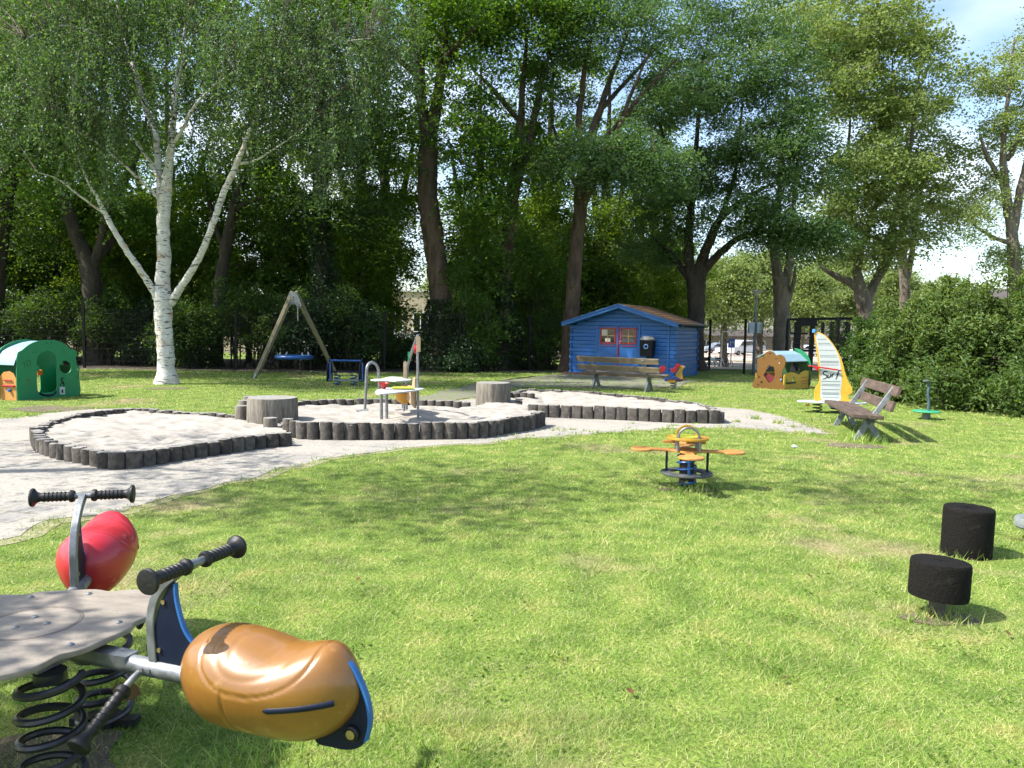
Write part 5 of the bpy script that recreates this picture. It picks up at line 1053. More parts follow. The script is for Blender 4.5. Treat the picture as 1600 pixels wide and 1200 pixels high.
# ------------------------------------------------------------------ surf rocker
def surf():
    Y = 15.4; p = gp(1296, 646); root = empty('surf_rocker', p, R(-16), 'surfboard spring rocker with a white and yellow sail reading Surf', 'spring rocker'); s_ = p.y / FPX
    def q(x, y): w_ = at(1160 + x / 5.714, 500 + y / 5.714, p.y); return (w_.x - p.x, w_.z)
    outer = [(650, 112), (672, 106), (705, 113), (760, 150), (820, 230), (868, 320), (893, 400), (912, 480), (938, 550), (966, 608), (962, 650), (930, 672), (935, 700), (975, 712), (965, 735), (880, 725), (715, 718), (655, 722), (655, 620), (688, 560), (690, 480), (672, 300)]
    panel('sail_board', [[tuple(v[:2]) for v in spline([q(*o) for o in outer], 3, True)]], .022, pmat('yellow_sail_board', (.60, .36, .03), (.52, .29, .025), 6, .45), root, .005, UPR)
    inner = [(664, 128), (700, 124), (735, 140), (790, 200), (838, 280), (866, 370), (876, 470), (880, 560), (868, 640), (862, 718), (715, 715), (704, 620), (705, 560), (700, 420), (688, 290)]
    wh = panel('sail', [[tuple(v[:2]) for v in spline([q(*o) for o in inner], 3, True)]], .026, pmat('white_sail', (.46, .49, .49), (.41, .44, .44), 5, .5), root, .002, UPR)
    GR = pmat('sail_stripe', (.17, .20, .21), None, rough=.6); cont_l = [(128, 668), (290, 690), (420, 702), (560, 707), (715, 717)]; cont_r = [(128, 715), (200, 788), (280, 836), (370, 862), (470, 872), (560, 876), (640, 865), (715, 860)]
    st = MB()
    for y in [172, 208, 222, 270, 318, 330, 368, 380, 400, 548, 574, 586, 620, 650, 662, 690]:
        xl = np.interp(y, [c[0] for c in cont_l], [c[1] for c in cont_l]) + 4; xr = np.interp(y, [c[0] for c in cont_r], [c[1] for c in cont_r]) - 8
        a, b = q(xl, y), q(xr, y); st.bar((a[0], -.0142, a[1]), (b[0], -.0142, b[1]), .008 + .006 * ((y * 7) % 3) / 2, .002, (0, 1, 0))
    st.build('sail_stripes', GR, wh)
    # lettering Surf
    INK = pmat('black_lettering', (.012, .012, .012), None, rough=.5); le = MB()
    strokes = [[(762, 462), (745, 458), (726, 470), (728, 486), (750, 492), (756, 506), (742, 524), (722, 526)], [(768, 486), (763, 506), (768, 516), (780, 508), (789, 484)], [(789, 484), (786, 512)], [(802, 482), (799, 510)], [(800, 498), (808, 483), (821, 480)], [(874, 452), (861, 450), (850, 466), (843, 492), (835, 520), (828, 530)], [(834, 486), (864, 480)]]
    for sk in strokes:
        P = [q(*v[:2]) for v in spline(sk, 5)]; vs = []; fs = []; n = len(P)
        for i, v in enumerate(P):
            t = i / (n - 1); wd = .007 + .006 * math.sin(math.pi * min(1, t * 1.1 + .05)); d = np.array(P[min(i + 1, n - 1)]) - np.array(P[max(i - 1, 0)]); d = d / (np.linalg.norm(d) + 1e-9)
            for sg in (-1, 1): vs.append((v[0] - d[1] * wd * sg, -.0152, v[1] + d[0] * wd * sg))
        for i in range(n - 1): fs.append((2 * i, 2 * i + 1, 2 * i + 3, 2 * i + 2))
        le.add(vs, fs)
    le.build('lettering', INK, wh, smooth=False)
    a, b = q(600, 409), q(852, 445); m = MB(); m.bar((a[0], -.04, a[1]), (b[0], -.055, b[1]), .028, .028); tri = [q(640, 418), q(692, 424), q(676, 458)]
    m.build('boom', REDP, root, bevel=.006); panel('boom_bracket', [tri], .02, REDP, root, .003, TR(0, -.05, 0) @ UPR)
    m = MB(); c = q(653, 100); m.lathe([(.038, -.03), (.042, 0), (.034, .04), (0, .045)], 16, TR(c[0], 0, c[1])); m.build('mast_cap', pmat('light_blue_cap', (.06, .22, .48), None, rough=.4), root)
    L_ = [(-.62, 0), (-.55, -.14), (-.2, -.22), (.3, -.22), (.6, -.15), (.72, 0), (.6, .15), (.3, .22), (-.2, .22), (-.55, .14)]
    panel('surfboard', [[tuple(v[:2]) for v in spline(L_, 5, True)]], .03, pmat('grey_board', (.42, .45, .45), (.34, .36, .36), 8, .6), root, .008, TR(.0, .1, .22) @ RZ(.1))
    for x in (-.22, .12):
        m = MB(); coil(m, (x, .1), .085, 0, .20, 3.2, .012); m.build('coil_spring', COILMET, root)
    m = MB(); m.lathe([(.035, .17), (.04, .14), (.0, .12)], 12, TR(-.42, -.02, 0)); m.build('foot_knob', pmat('orange_knob', (.6, .2, .02), None, rough=.4), root)
surf()

# ------------------------------------------------------------------ toddler playhouses
def playhouse_right():
    B = gp(1224, 609); d1 = Vector((.80, -.60, 0)); A = B - d1 * .84; G = B + Vector((.75, .66, 0)) * 1.5
    root = empty('playhouse', (A.x, A.y, 0), 0, 'small playhouse with ochre bushy front panel and pale blue roof behind the surf rocker', 'playhouse')
    W = (B - A).length; ang = math.atan2(d1.y, d1.x); M = RZ(ang) @ UPR
    sc = W / 262.0
    def f(x, y): return ((x - 100) * sc, (600 - y) * .00315)
    out = [(100, 600), (104, 520), (128, 485), (122, 440), (130, 400), (120, 360), (135, 320), (175, 312), (190, 275), (230, 255), (270, 270), (288, 292), (325, 285), (362, 310), (372, 350), (362, 400), (345, 440), (352, 500), (362, 560), (362, 605)]
    hole = [(215, 400), (232, 384), (248, 400), (265, 396), (278, 430), (280, 490), (262, 530), (235, 545), (208, 510), (186, 480), (190, 460), (202, 440)]
    po = panel('front_panel', [[tuple(v[:2]) for v in spline([f(*o) for o in out[:]], 3, True)], [tuple(v[:2]) for v in spline([f(*o) for o in hole], 3, True)]], .025, OCHREP, root, .005, M)
    sp = MB(); 
    dots = [(143, 497, 9), (165, 542, 10), (172, 540, 9), (137, 567, 8), (180, 327, 6), (240, 278, 6), (230, 277, 6), (288, 325, 6), (335, 490, 6)]
    for x, y, r in dots:
        a, b = f(x, y); sp.lathe([(r * sc, -.0145), (0.001, -.015)], 10, RZ(ang) @ frame((1, 0, 0), (0, 0, 1), (0, 1, 0), (a, 0, b)), caps=False)
    sp.build('dark_holes', BLACKRUB, po)
    rd = panel('red_inlay', [[tuple(v[:2]) for v in spline([f(*o) for o in [(188, 462), (215, 458), (250, 475), (276, 488), (270, 520), (238, 543), (212, 515), (196, 492)]], 3, True)]], .012, pmat('dark_red_inlay', (.12, .008, .012), None, rough=.5), root, .002, RZ(ang) @ TR(0, .05, 0) @ UPR)
    m = MB(); a, b = f(340, 512); m.lathe([(.028, 0), (.024, -.02), (0.001, -.03)], 14, RZ(ang) @ frame((1, 0, 0), (0, 0, 1), (0, 1, 0), (a, -.02, b))); m.build('blue_knob', pmat('sky_blue_knob', (.08, .28, .62), None, rough=.4), root)
    a, b = f(318, 362); m = MB(); m.bar((a, -.016, b + .03), (a, -.016, b - .03), .012, .004, (0, 1, 0)); m.bar((a - .02, -.016, b - .005), (a + .02, -.016, b + .005), .01, .004, (0, 1, 0)); m.v = [tuple(RZ(ang) @ Vector(v)) for v in m.v]; m.build('pale_mark', WHITEP, po)
    # side wall (yellow hills) from B to G
    B0 = B - A; G0 = G - A; d2 = (G0 - B0).normalized(); ang2 = math.atan2(d2.y, d2.x); L2 = (G0 - B0).length; M2 = TR(*B0) @ RZ(ang2) @ UPR
    def g(x, y): return ((x - 362) / 296 * L2, (604 + (x - 362) * .10 - y) * .0032)
    o2 = [(362, 604), (362, 478), (395, 462), (435, 458), (480, 470), (512, 490), (527, 494), (550, 476), (590, 466), (630, 472), (658, 484), (658, 634)]
    win1 = [(384, 548), (384, 515), (397, 500), (410, 515), (410, 548)]; win2 = [(452, 548), (452, 515), (466, 500), (480, 515), (480, 548)]
    po = panel('side_panel', [[g(*o) for o in o2], [g(*o) for o in win1], [g(*o) for o in win2]], .025, pmat('bright_yellow_board', (.68, .40, .035), (.60, .35, .03), 5, .5), root, .004, M2)
    m = MB(); a = g(382, 550); b = g(482, 556); m.bar((a[0], -.03, a[1]), (b[0], -.03, b[1]), .05, .03, (0, 1, 0)); m.v = [tuple(TR(*B0) @ RZ(ang2) @ Vector(v)) for v in m.v]; m.build('shelf', BLACKRUB, po)
    m = MB(); 
    for (y, x0, x1) in ((524, 550, 615), (556, 545, 638), (580, 552, 618)): a = g(x0, y); b = g(x1, y + 4); m.bar((a[0], -.022, a[1]), (b[0], -.022, b[1]), .014, .02, (0, 1, 0))
    m.v = [tuple(TR(*B0) @ RZ(ang2) @ Vector(v)) for v in m.v]; m.build('bead_rail', REDP, po)
    # roof + far green gable
    n2 = Vector((-d1.y, d1.x, 0)); far = B0 + d2 * (L2 * .86)
    zr0, zr1 = .80, 1.06; rf = MB(); s0 = B0 - d1 * .25; s1 = far - d1 * .0
    P = [B0 + Vector((0, 0, zr0)), B0 - d1 * .22 + Vector((0, 0, zr0 + .19)), B0 - d1 * W * .55 + Vector((0, 0, zr1 + .02)), B0 - d1 * W * .95 + Vector((0, 0, zr0 + .1))]
    sh = d2 * (L2 * .93); vs = [tuple(v) for v in P] + [tuple(v + sh) for v in P] + [tuple(v - Vector((0, 0, .02))) for v in P] + [tuple(v + sh - Vector((0, 0, .02))) for v in P]
    fs = [(i, i + 1, i + 5, i + 4) for i in range(3)] + [(i + 8, i + 12, i + 13, i + 9) for i in range(3)] + [(0, 4, 12, 8), (3, 11, 15, 7)] + [(i, i + 8, i + 9, i + 1) for i in range(3)] + [(i + 4, i + 5, i + 13, i + 12) for i in range(3)]
    rf.add(vs, fs); rf.build('roof', PALEBLUE, root, smooth=False)
    Mg = TR(*(B0 + sh - d1 * W)) @ RZ(ang) @ UPR; og = [(0, 0), (0, .72), (.10, .92), (W * .4, 1.08), (W * .75, 1.02), (W, .86), (W + .04, .6), (W, 0)]; hl = [tuple(v[:2]) for v in spline([(W * .38, .12), (W * .38, .62), (W * .5, .74), (W * .66, .62), (W * .66, .12)], 4, True)]
    panel('rear_panel', [[tuple(v[:2]) for v in spline(og, 4, True)], hl], .025, DKGREENP, root, .004, Mg)
    ed = [(W * .5, 1.15), (W * .78, 1.10), (W * 1.02, .90), (W * 1.1, .66), (W * .98, .64), (W * .9, .86), (W * .7, 1.0)]
    panel('rear_roof_edge', [[tuple(v[:2]) for v in spline(ed, 4, True)]], .03, GREENP, root, .004, TR(0, 0, .0) @ TR(*(-d2 * .05)) @ Mg)
    # far side wall
    m = MB(); a = B0 - d1 * W * .95; b = a + sh; m.bar((a.x, a.y, .22), (b.x, b.y, .22), .025, .44); m.build('far_side_panel', YELLOWP, root)
playhouse_right()
def playhouse_left():
    A = gp(28, 626.5); B = gp(124.5, 618); d1 = (B - A).normalized(); W = (B - A).length; ang = math.atan2(d1.y, d1.x); root = empty('playhouse', (A.x, A.y, 0), 0, 'green playhouse with arched doorway, round window and orange hill wall at the left edge', 'playhouse')
    H = 1.17; M = RZ(ang) @ UPR
    # image-like panel coordinates from the photo crop (7.5x): x 213..930, y 320..980
    def f(x, y): t = (x - 213) / 717.0; base = 945 - 50 * t + 25 * math.sin(t * 3.1); top = 1.0; return (t * W, (base - y) / 620.0 * H * (1.02 - .06 * (1 - t)) * (1 + .04 * t))
    out = [(213, 940), (213, 470), (270, 400), (360, 345), (450, 322), (560, 318), (680, 328), (760, 360), (835, 410), (880, 415), (905, 440), (905, 470), (890, 495), (900, 560), (912, 582), (935, 600), (935, 625), (915, 645), (922, 700), (932, 760), (930, 880), (800, 935), (640, 965), (480, 978), (330, 965)]
    door = [(428, 850), (428, 660), (455, 645), (455, 605), (430, 595), (430, 520), (460, 470), (500, 445), (560, 436), (610, 455), (640, 490), (652, 560), (655, 700), (652, 840), (620, 870), (540, 885), (470, 875)]
    win = [f(758 + 72 * math.cos(a), 606 + 68 * math.sin(a)) for a in np.linspace(0, 2 * math.pi, 28, False)]; sm = [f(905 + 16 * math.cos(a), 610 + 16 * math.sin(a)) for a in np.linspace(0, 2 * math.pi, 12, False)]
    op = [f(*o) for o in out]; panel('front_panel', [[tuple(v[:2]) for v in spline(op, 3, True)], [tuple(v[:2]) for v in spline([f(*o) for o in door], 3, True)], win, sm], .022, GREENP, root, .004, M)
    fp = [o for o in COL.objects if o.parent is root][0]
    def deco(nm, mat, polys, z=-.013, par=fp, th=.004):
        for i, pl in enumerate(polys):
            panel(nm, [[f(*o) for o in pl]], th, mat, par, .0008, RZ(ang) @ TR(0, z, 0) @ UPR)
    # padlock and hook
    deco('padlock_print', WHITEP, [[(682, 820), (744, 820), (744, 900), (682, 903)]]); deco('keyhole', NAVY, [[(702, 850), (722, 850), (722, 885), (702, 885)]], -.0165)
    def strip_(nm, mat, pts, wd, z=-.015):
        m = MB(); P = [f(*v[:2]) for v in spline(pts, 4)]; m.tube([(v[0], z, v[1]) for v in P], wd, 6); m.v = [tuple(RZ(ang) @ Vector(v)) for v in m.v]; m.build(nm, mat, fp)
    strip_('shackle', BLACKRUB, [(692, 818), (692, 795), (712, 778), (732, 795), (732, 818)], .008); strip_('hook', BLACKRUB, [(735, 785), (725, 770), (705, 752), (703, 735), (718, 725), (735, 730)], .012)
    strip_('engraved_square', DKGREENP, [(288, 528), (288, 582), (318, 582)], .005); strip_('engraved_square', DKGREENP, [(300, 524), (350, 524), (352, 582), (335, 582)], .005); strip_('engraved_mark', DKGREENP, [(318, 540), (322, 570)], .006)
    strip_('faded_emblem', OCHREP, [(308, 730), (322, 718), (335, 730), (322, 742)], .007); strip_('faded_emblem', OCHREP, [(288, 775), (305, 770), (318, 779), (332, 770), (355, 773)], .006)
    bo = MB()
    for x, y in ((545, 350), (594, 350), (388, 435), (745, 440), (228, 715), (428, 628), (898, 705)): a, b = f(x, y); bo.lathe([(.012, -.013), (.001, -.018)], 8, RZ(ang) @ frame((1, 0, 0), (0, 0, 1), (0, 1, 0), (a, 0, b)))
    bo.build('bolts', NAVY, fp)
    strip_('threshold', NAVY, [(445, 880), (480, 905), (545, 915), (610, 903), (636, 870)], .022, -.01)
    # rear gable, roof strip, side hills
    n2 = Vector((-d1.y, d1.x, 0)); D = .52; Mb = TR(*(n2 * D)) @ RZ(ang) @ UPR
    og = [(-.02, 0), (-.04, .8), (.15, 1.08), (W * .45, 1.2), (W * .85, 1.05), (W + .02, .8), (W, 0)]; hl = [(W * .3, .06), (W * .3, .6), (W * .45, .8), (W * .62, .6), (W * .62, .06)]
    panel('rear_panel', [[tuple(v[:2]) for v in spline(og, 4, True)], [tuple(v[:2]) for v in spline(hl, 4, True)]], .022, GREENP, root, .004, Mb)
    def roofstrip(t0, t1, mat, nm, lift=0):
        m = MB(); prof = [tuple(v[:2]) for v in spline([(-.05, .72), (.08, .97), (W * .3, 1.12), (W * .5, 1.17)], 5)]; n = len(prof); vs = []
        for th in (0, -.016):
            for v in prof:
                for t in (t0, t1): vs.append(tuple(RZ(ang) @ Vector((v[0], t * D, v[1] + th + lift))))
        fs = [(2 * i, 2 * i + 1, 2 * i + 3, 2 * i + 2) for i in range(n - 1)] + [(2 * n + 2 * i, 2 * n + 2 * i + 2, 2 * n + 2 * i + 3, 2 * n + 2 * i + 1) for i in range(n - 1)] + [(0, 2 * n, 2 * n + 1, 1), (2 * i + 2, 2 * n + 2 * i + 2, 2 * n + 2 * i + 3, 2 * i + 3)] if 0 else [(2 * i, 2 * i + 1, 2 * i + 3, 2 * i + 2) for i in range(n - 1)] + [(2 * n + 2 * i, 2 * n + 2 * i + 2, 2 * n + 2 * i + 3, 2 * n + 2 * i + 1) for i in range(n - 1)] + [(0, 2 * n, 2 * n + 1, 1)]
        m.add(vs, fs); m.build(nm, mat, root)
    roofstrip(.03, .97, PALEBLUE, 'roof')
    m = MB(); vs = []; a0 = RZ(ang)
    hills = spline([(0.0, .0), (0.0, .42), (.15, .55), (.3, .54), (.42, .44), (.47, .42), (.55, .50), (.72, .58), (.9, .52), (1.0, .40), (1.0, 0)], 1)
    side = [(.02, 0), (.02, .44), (.08, .53), (.2, .58), (.34, .56), (.46, .46), (.5, .44), (.56, .50), (.7, .57), (.86, .57), (1.0, .48), (1.08, .40), (1.08, 0)]
    Ms = RZ(ang) @ frame((0, 1, 0), (0, 0, 1), (1, 0, 0)); so_ = panel('side_panel', [[(x * 1.05, y) for x, y in side], [(.52, .2), (.52, .38), (.58, .44), (.64, .38), (.64, .2)]], .022, ORANGEB, root, .004, Ms)
    m = MB()
    for z, y0, y1 in ((.40, .12, .34), (.29, .05, .36), ): m.tube([tuple(RZ(ang) @ Vector((-.03, y0, z))), tuple(RZ(ang) @ Vector((-.03, y1, z)))], .022 if z < .35 else .012, 8)
    m.build('bead_rail', REDP, so_); m = MB(); m.lathe([(.0, -.035), (.03, -.02), (.03, .02), (0, .035)], 12, RZ(ang) @ TR(-.04, .18, .20)); m.build('blue_knob', pmat('blue_bead', (.03, .16, .5), None, rough=.4), so_)
    m = MB(); Q = RZ(ang); m.box((W - .01, D / 2, .32), (.02, D, .64), Q); m.build('far_side_panel', DKGREENP, root)
    m = MB(); m.lathe([(.05, 0), (.07, .1), (.0, .12)], 12, RZ(ang) @ TR(W * .6, D * .85, .45)); m.build('orange_toy', pmat('orange_toy_plastic', (.6, .16, .02), None, rough=.4), root)
playhouse_left()

# ------------------------------------------------------------------ little spinning disc
p = gp(1447, 655); root = empty('spinner_disc', p, 0, 'small green standing disc toy with a curved grey pole before the right bushes', 'spinner')
m = MB(); m.lathe([(.23, .135), (.245, .15), (.23, .165), (0.001, .167)], 36); m.build('disc', pmat('green_disc', (.03, .30, .16), (.03, .25, .13), 9, .5), root); m = MB(); m.tube([(0, 0, -.05), (0, 0, .14)], .07, 16); m.build('base', BENCHLEG, root)
m = MB(); m.tube(spline([(0.03, 0, .16), (.035, 0, .35), (.01, 0, .5), (.02, 0, .62), (-.01, 0, .72), (-.03, 0, .74)], 5), .026, 12); m.build('pole', pmat('dark_blue_pole', (.03, .06, .09), (.07, .11, .13), 10, .4), root)
m = MB(); m.lathe([(0.001, .715), (.06, .73), (.06, .75), (0.001, .757)], 20, TR(-.04, 0, 0)); m.build('knob', STEEL, root)

# ------------------------------------------------------------------ sand play table
def play_table():
    Z0 = .12; base = gp(628, 653, Z0); root = empty('sand_play_table', base, 0, 'sand play table with white boards, yellow bowl and crane arm on steel legs', 'play table'); Yb = base.y
    def q(x, y, dY=0): w_ = at(540 + x / 8.889, 560 + y / 8.889, Yb + dY); return w_ - base
    def flat(nm, pts, mat, z, th=.02, dYs=None, par=root):
        # board at fixed height z: intersect pixel rays with that height
        P = [gp(540 + x / 8.889, 560 + y / 8.889, z) - Vector((base.x, base.y, 0)) for x, y in pts]
        return panel(nm, [[(v.x, v.y) for v in P]], th, mat, par, .004, TR(0, 0, z - Z0))
    zt = .60
    flat('table_board', [(408, 470), (425, 492), (470, 500), (600, 492), (980, 448), (1085, 430), (1080, 415), (1000, 408), (800, 408), (560, 415), (440, 440)], WHITEP, zt)
    zt2 = .70
    flat('table_board', [(345, 302), (420, 312), (600, 314), (700, 320), (900, 308), (915, 296), (830, 288), (780, 268), (640, 258), (560, 268), (500, 290), (400, 292)], WHITEP, zt2)
    # legs
    for x, y0, y1, r, dY in ((500, 505, 850, .026, -.0), (572, 500, 820, .026, .25), (812, 590, 740, .02, .5), (790, 560, 700, .014, .8)):
        f0 = gp(540 + x / 8.889, 560 + y1 / 8.889, Z0); a = Vector((f0.x - base.x, f0.y - base.y, -.05)); m = MB(); m.tube([a, (a.x - .01, a.y, zt - Z0 - .01)], r, 12); m.build('leg', STEEL, root)
    # tall post with holes
    f0 = gp(540 + 1006 / 8.889, 560 + 832 / 8.889, Z0); a = Vector((f0.x - base.x, f0.y - base.y, -.05)); tp = at(652.5, 524, f0.y) - base
    m = MB(); m.tube([a, tp], .021, 14); m.build('post', STEEL, root)
    c1 = at(645, 545, f0.y + .5) - base; c2 = at(636.5, 572, f0.y + 1.1) - base; c3 = at(635.5, 592, f0.y + 1.3) - base; f3 = Vector((c3.x, c3.y, 0))
    m = MB(); m.tube([tp, c1, c2, c3, f3], [.024, .024, .024, .024, .024], 12); m.build('crane_arm', STEEL, root)
    m = MB(); a1 = at(639, 557, f0.y + .8) - base; m.box(tuple(a1), (.03, .05, .16)); m.build('green_clamp', GREENP, root, bevel=.004)
    m = MB(); a1 = at(649.5, 546, f0.y + .2) - base; m.lathe([(.001, -.02), (.07, -.02), (.07, .02), (.001, .02)], 18, TR(*a1) @ RY(R(90))); m.build('pulley_wheel', REDP, root)
    a1 = at(654.5, 537, f0.y) - base; panel('ply_cheek', [[(-.03, -.13), (.03, -.13), (.03, .1), (0, .13), (-.03, .1)]], .02, pmat('tan_ply', (.36, .26, .16), (.28, .20, .12), 8, .7), root, .002, TR(a1.x, a1.y - .03, a1.z) @ UPR)
    a1 = at(633, 578, f0.y + 1.1) - base; panel('ply_cheek', [[(-.03, -.17), (.03, -.17), (.03, .13), (0, .16), (-.03, .13)]], .02, bpy.data.materials['tan_ply'], root, .002, TR(a1.x, a1.y, a1.z) @ UPR)
    # big tan side board seen edge on (runs away from the camera)
    P = [(970, 255), (945, 330), (945, 400), (998, 700)]
    a1 = at(540 + 975 / 8.889, 600, f0.y) - base; zt_ = at(650, 589, f0.y).z - Z0; zb_ = at(650, 638, f0.y).z - Z0
    O = Vector((a.x - .045, a.y, 0)); dirv = Vector((-.42, .9, 0)).normalized(); Mx = frame((dirv.x, dirv.y, 0), (0, 0, 1), (dirv.y, -dirv.x, 0), O)
    panel('side_board', [[(0, zb_), (0, zt_ - .03), (.02, zt_), (.10, zt_ - .02), (.16, zt - Z0 + .03), (.75, zt - Z0 + .03), (.75, zt - Z0 - .15), (.45, zb_ + .10)]], .03, bpy.data.materials['tan_ply'], root, .004, Mx)
    # yellow bowl + tray
    cb = at(540 + 825 / 8.889, 560 + 480 / 8.889, Yb + .55) - base; m = MB(); m.lathe([(.03, -.19), (.09, -.165), (.15, -.10), (.17, 0), (.185, .005), (.165, .01), (.14, -.09), (.08, -.15), (.001, -.17)], 28, TR(*cb)); m.build('bowl', pmat('amber_bowl', (.56, .27, .02), (.5, .23, .02), 5, .4), root)
    flat('yellow_tray', [(640, 412), (655, 398), (940, 396), (945, 416)], LIME, zt + .035, .016)
    c = gp(540 + 530 / 8.889, 560 + 436 / 8.889, zt) - base; m = MB(); m.lathe([(.025, .0), (.035, .03), (.085, .09), (.09, .10), (.08, .10), (.03, .035)], 20, TR(c.x, c.y, zt - Z0 + .01)); m.build('red_funnel', REDP, root)
    # arched pipe with scoop
    ff = gp(540 + 268 / 8.889, 560 + 700 / 8.889, Z0 + .05); dY = ff.y - Yb
    P = [q(268, 700, dY), q(282, 420, dY), q(292, 200, dY), q(300, 120, dY), q(330, 70, dY + .05), q(372, 55, dY + .1), (q(420, 82, dY + .15)), q(452, 150, dY + .2), q(465, 280, dY + .2), q(470, 440, dY + .2)]
    m = MB(); m.tube(spline(P, 5), .025, 14); m.build('arched_pipe', STEEL, root)
    a1, b1 = q(152, 752, dY - .05), q(318, 728, dY); m = MB(); m.tube([a1, b1], .042, 16); m.build('pipe_foot', STEEL, root)
play_table()

# ------------------------------------------------------------------ nest swing
def swing():
    root = empty('nest_swing', (-6.6, 23.2, 0), 0, 'wooden A frame swing with a round blue nest seat', 'swing'); o = Vector((-6.6, 23.2, 0))
    ap = at(459.5, 457, 23.2) - o; L0 = gp(397.5, 591) - o; R0 = gp(526, 586) - o; bd = Vector((-.27, .963, 0)) * 2.55
    for off, s_ in ((Vector((0, 0, 0)), 1), (bd, 1)):
        for F in (L0, R0):
            a = ap + off; f = F + off; d = (a - f).normalized(); sh = Vector((-.06 if F is L0 else .06, 0, 0)); m = MB(); m.bar(f + d * .14, a + sh + d * .03, .105, .105, (0, 1, 0)); m.build('leg', SWINGWOOD, root, bevel=.012)
            m = MB(); m.tube([f - d * .1, f + d * .16], [.03, .05], 12); m.build('leg_foot', STEEL, root)
        pl = [(-.10, .06), (.10, .06), (.26, -.36), (.12, -.36), (.06, -.26), (-.06, -.26), (-.14, -.36), (-.28, -.36)]
        hp = panel('head_plate', [pl], .03, STEEL, root, .004, TR(*(ap + off - Vector((0, .07, .04)))) @ UPR); m = MB()
        for x, z in ((0, -.1), (.17, -.31), (-.19, -.31), (0, -.2)): m.tube([(ap.x + off.x + x, ap.y + off.y - .092, ap.z - .04 + z), (ap.x + off.x + x, ap.y + off.y - .084, ap.z - .04 + z)], .018, 8)
        m.build('bolts', BLACKRUB, hp)
    m = MB(); m.tube([ap - Vector((0, 0, .1)), ap + bd - Vector((0, 0, .1))], .055, 14); m.build('top_beam', STEEL, root)
    c = ap + bd * .5; c.z = at(460, 558, 24.4).z; m = MB(); n = 36
    m.tube([(c.x + .54 * math.cos(2 * math.pi * k / n), c.y + .54 * math.sin(2 * math.pi * k / n), c.z) for k in range(n + 1)], .065, 12, False); se = m.build('seat_ring', BLUEP, root)
    m = MB()
    for k in range(-4, 5):
        h = math.sqrt(max(0, .5 ** 2 - (k * .115) ** 2)); m.tube([(c.x + k * .115, c.y - h, c.z), (c.x + k * .115, c.y, c.z - .07), (c.x + k * .115, c.y + h, c.z)], .011, 5); m.tube([(c.x - h, c.y + k * .115, c.z), (c.x, c.y + k * .115, c.z - .07), (c.x + h, c.y + k * .115, c.z)], .011, 5)
    m.build('net', BLACKRUB, se)
    for sx in (-1, 1):
        for sy in (-1, 1):
            a = (c.x + sx * .36, c.y + sy * .36, c.z + .05); b = (ap.x + bd.x * (.5 + .42 * sy * .4), ap.y + bd.y * (.5 + .2 * sy), ap.z - .12); m = MB(); m.tube([a, b], .004, 5); m.build('chain', BLACKMET, root); m = MB(); m.tube([a, tuple(Vector(a) + (Vector(b) - Vector(a)) * .06)], .022, 8); m.build('chain_sleeve', WHITEP, root)
    m = MB(); m.tube([(ap.x + .03, ap.y + .3, ap.z - .15), (ap.x + .03, ap.y + .3, ap.z - .85)], .018, 8); m.build('hanger', STEEL, root)
swing()
def blue_rocker():
    p = gp(540, 602); root = empty('blue_spring_rocker', p, 0, 'blue two seat spring rocker standing right of the swing frame', 'spring rocker'); W = .86; sp_ = [(-.10, 0), (-.13, .1), (-.12, .42), (-.06, .50), (-.02, .60), (.02, .60), (.06, .50), (.12, .42), (.13, .1), (.10, 0)]
    for s in (-1, 1):
        M = TR(s * W / 2, 0, .11) @ RZ(R(70 * 1)) @ UPR; po = panel('side_panel', [[tuple(v[:2]) for v in spline(sp_, 3, True)]], .03, NAVY, root, .004, M)
        m = MB(); m.bar((s * W / 2 + .055, -.17, .13), (s * W / 2 + .05, -.14, .62), .03, .03); m.build('edge_bar', BLUEP, po)
        m = MB(); coil(m, (s * .22, 0), .085, -.0, .28, 3.6, .013); m.build('coil_spring', BLUEP, root); m = MB(); m.tube([(s * .36, -.14, .15), (s * .36, -.14, .3)], .02, 8); m.build('foot_peg', STEEL, root)
    m = MB(); m.tube([(-W / 2, 0, .66), (W / 2, 0, .66)], .028, 12); m.build('handrail', BLUEP, root); m = MB(); m.bar((-W / 2, -.1, .145), (W / 2, -.1, .145), .04, .04); m.build('foot_bar', STEEL, root)
    m = MB(); m.bar((-W / 2, .02, .36), (W / 2, .02, .36), .22, .03); m.build('seat', NAVY, root, bevel=.006)
blue_rocker()
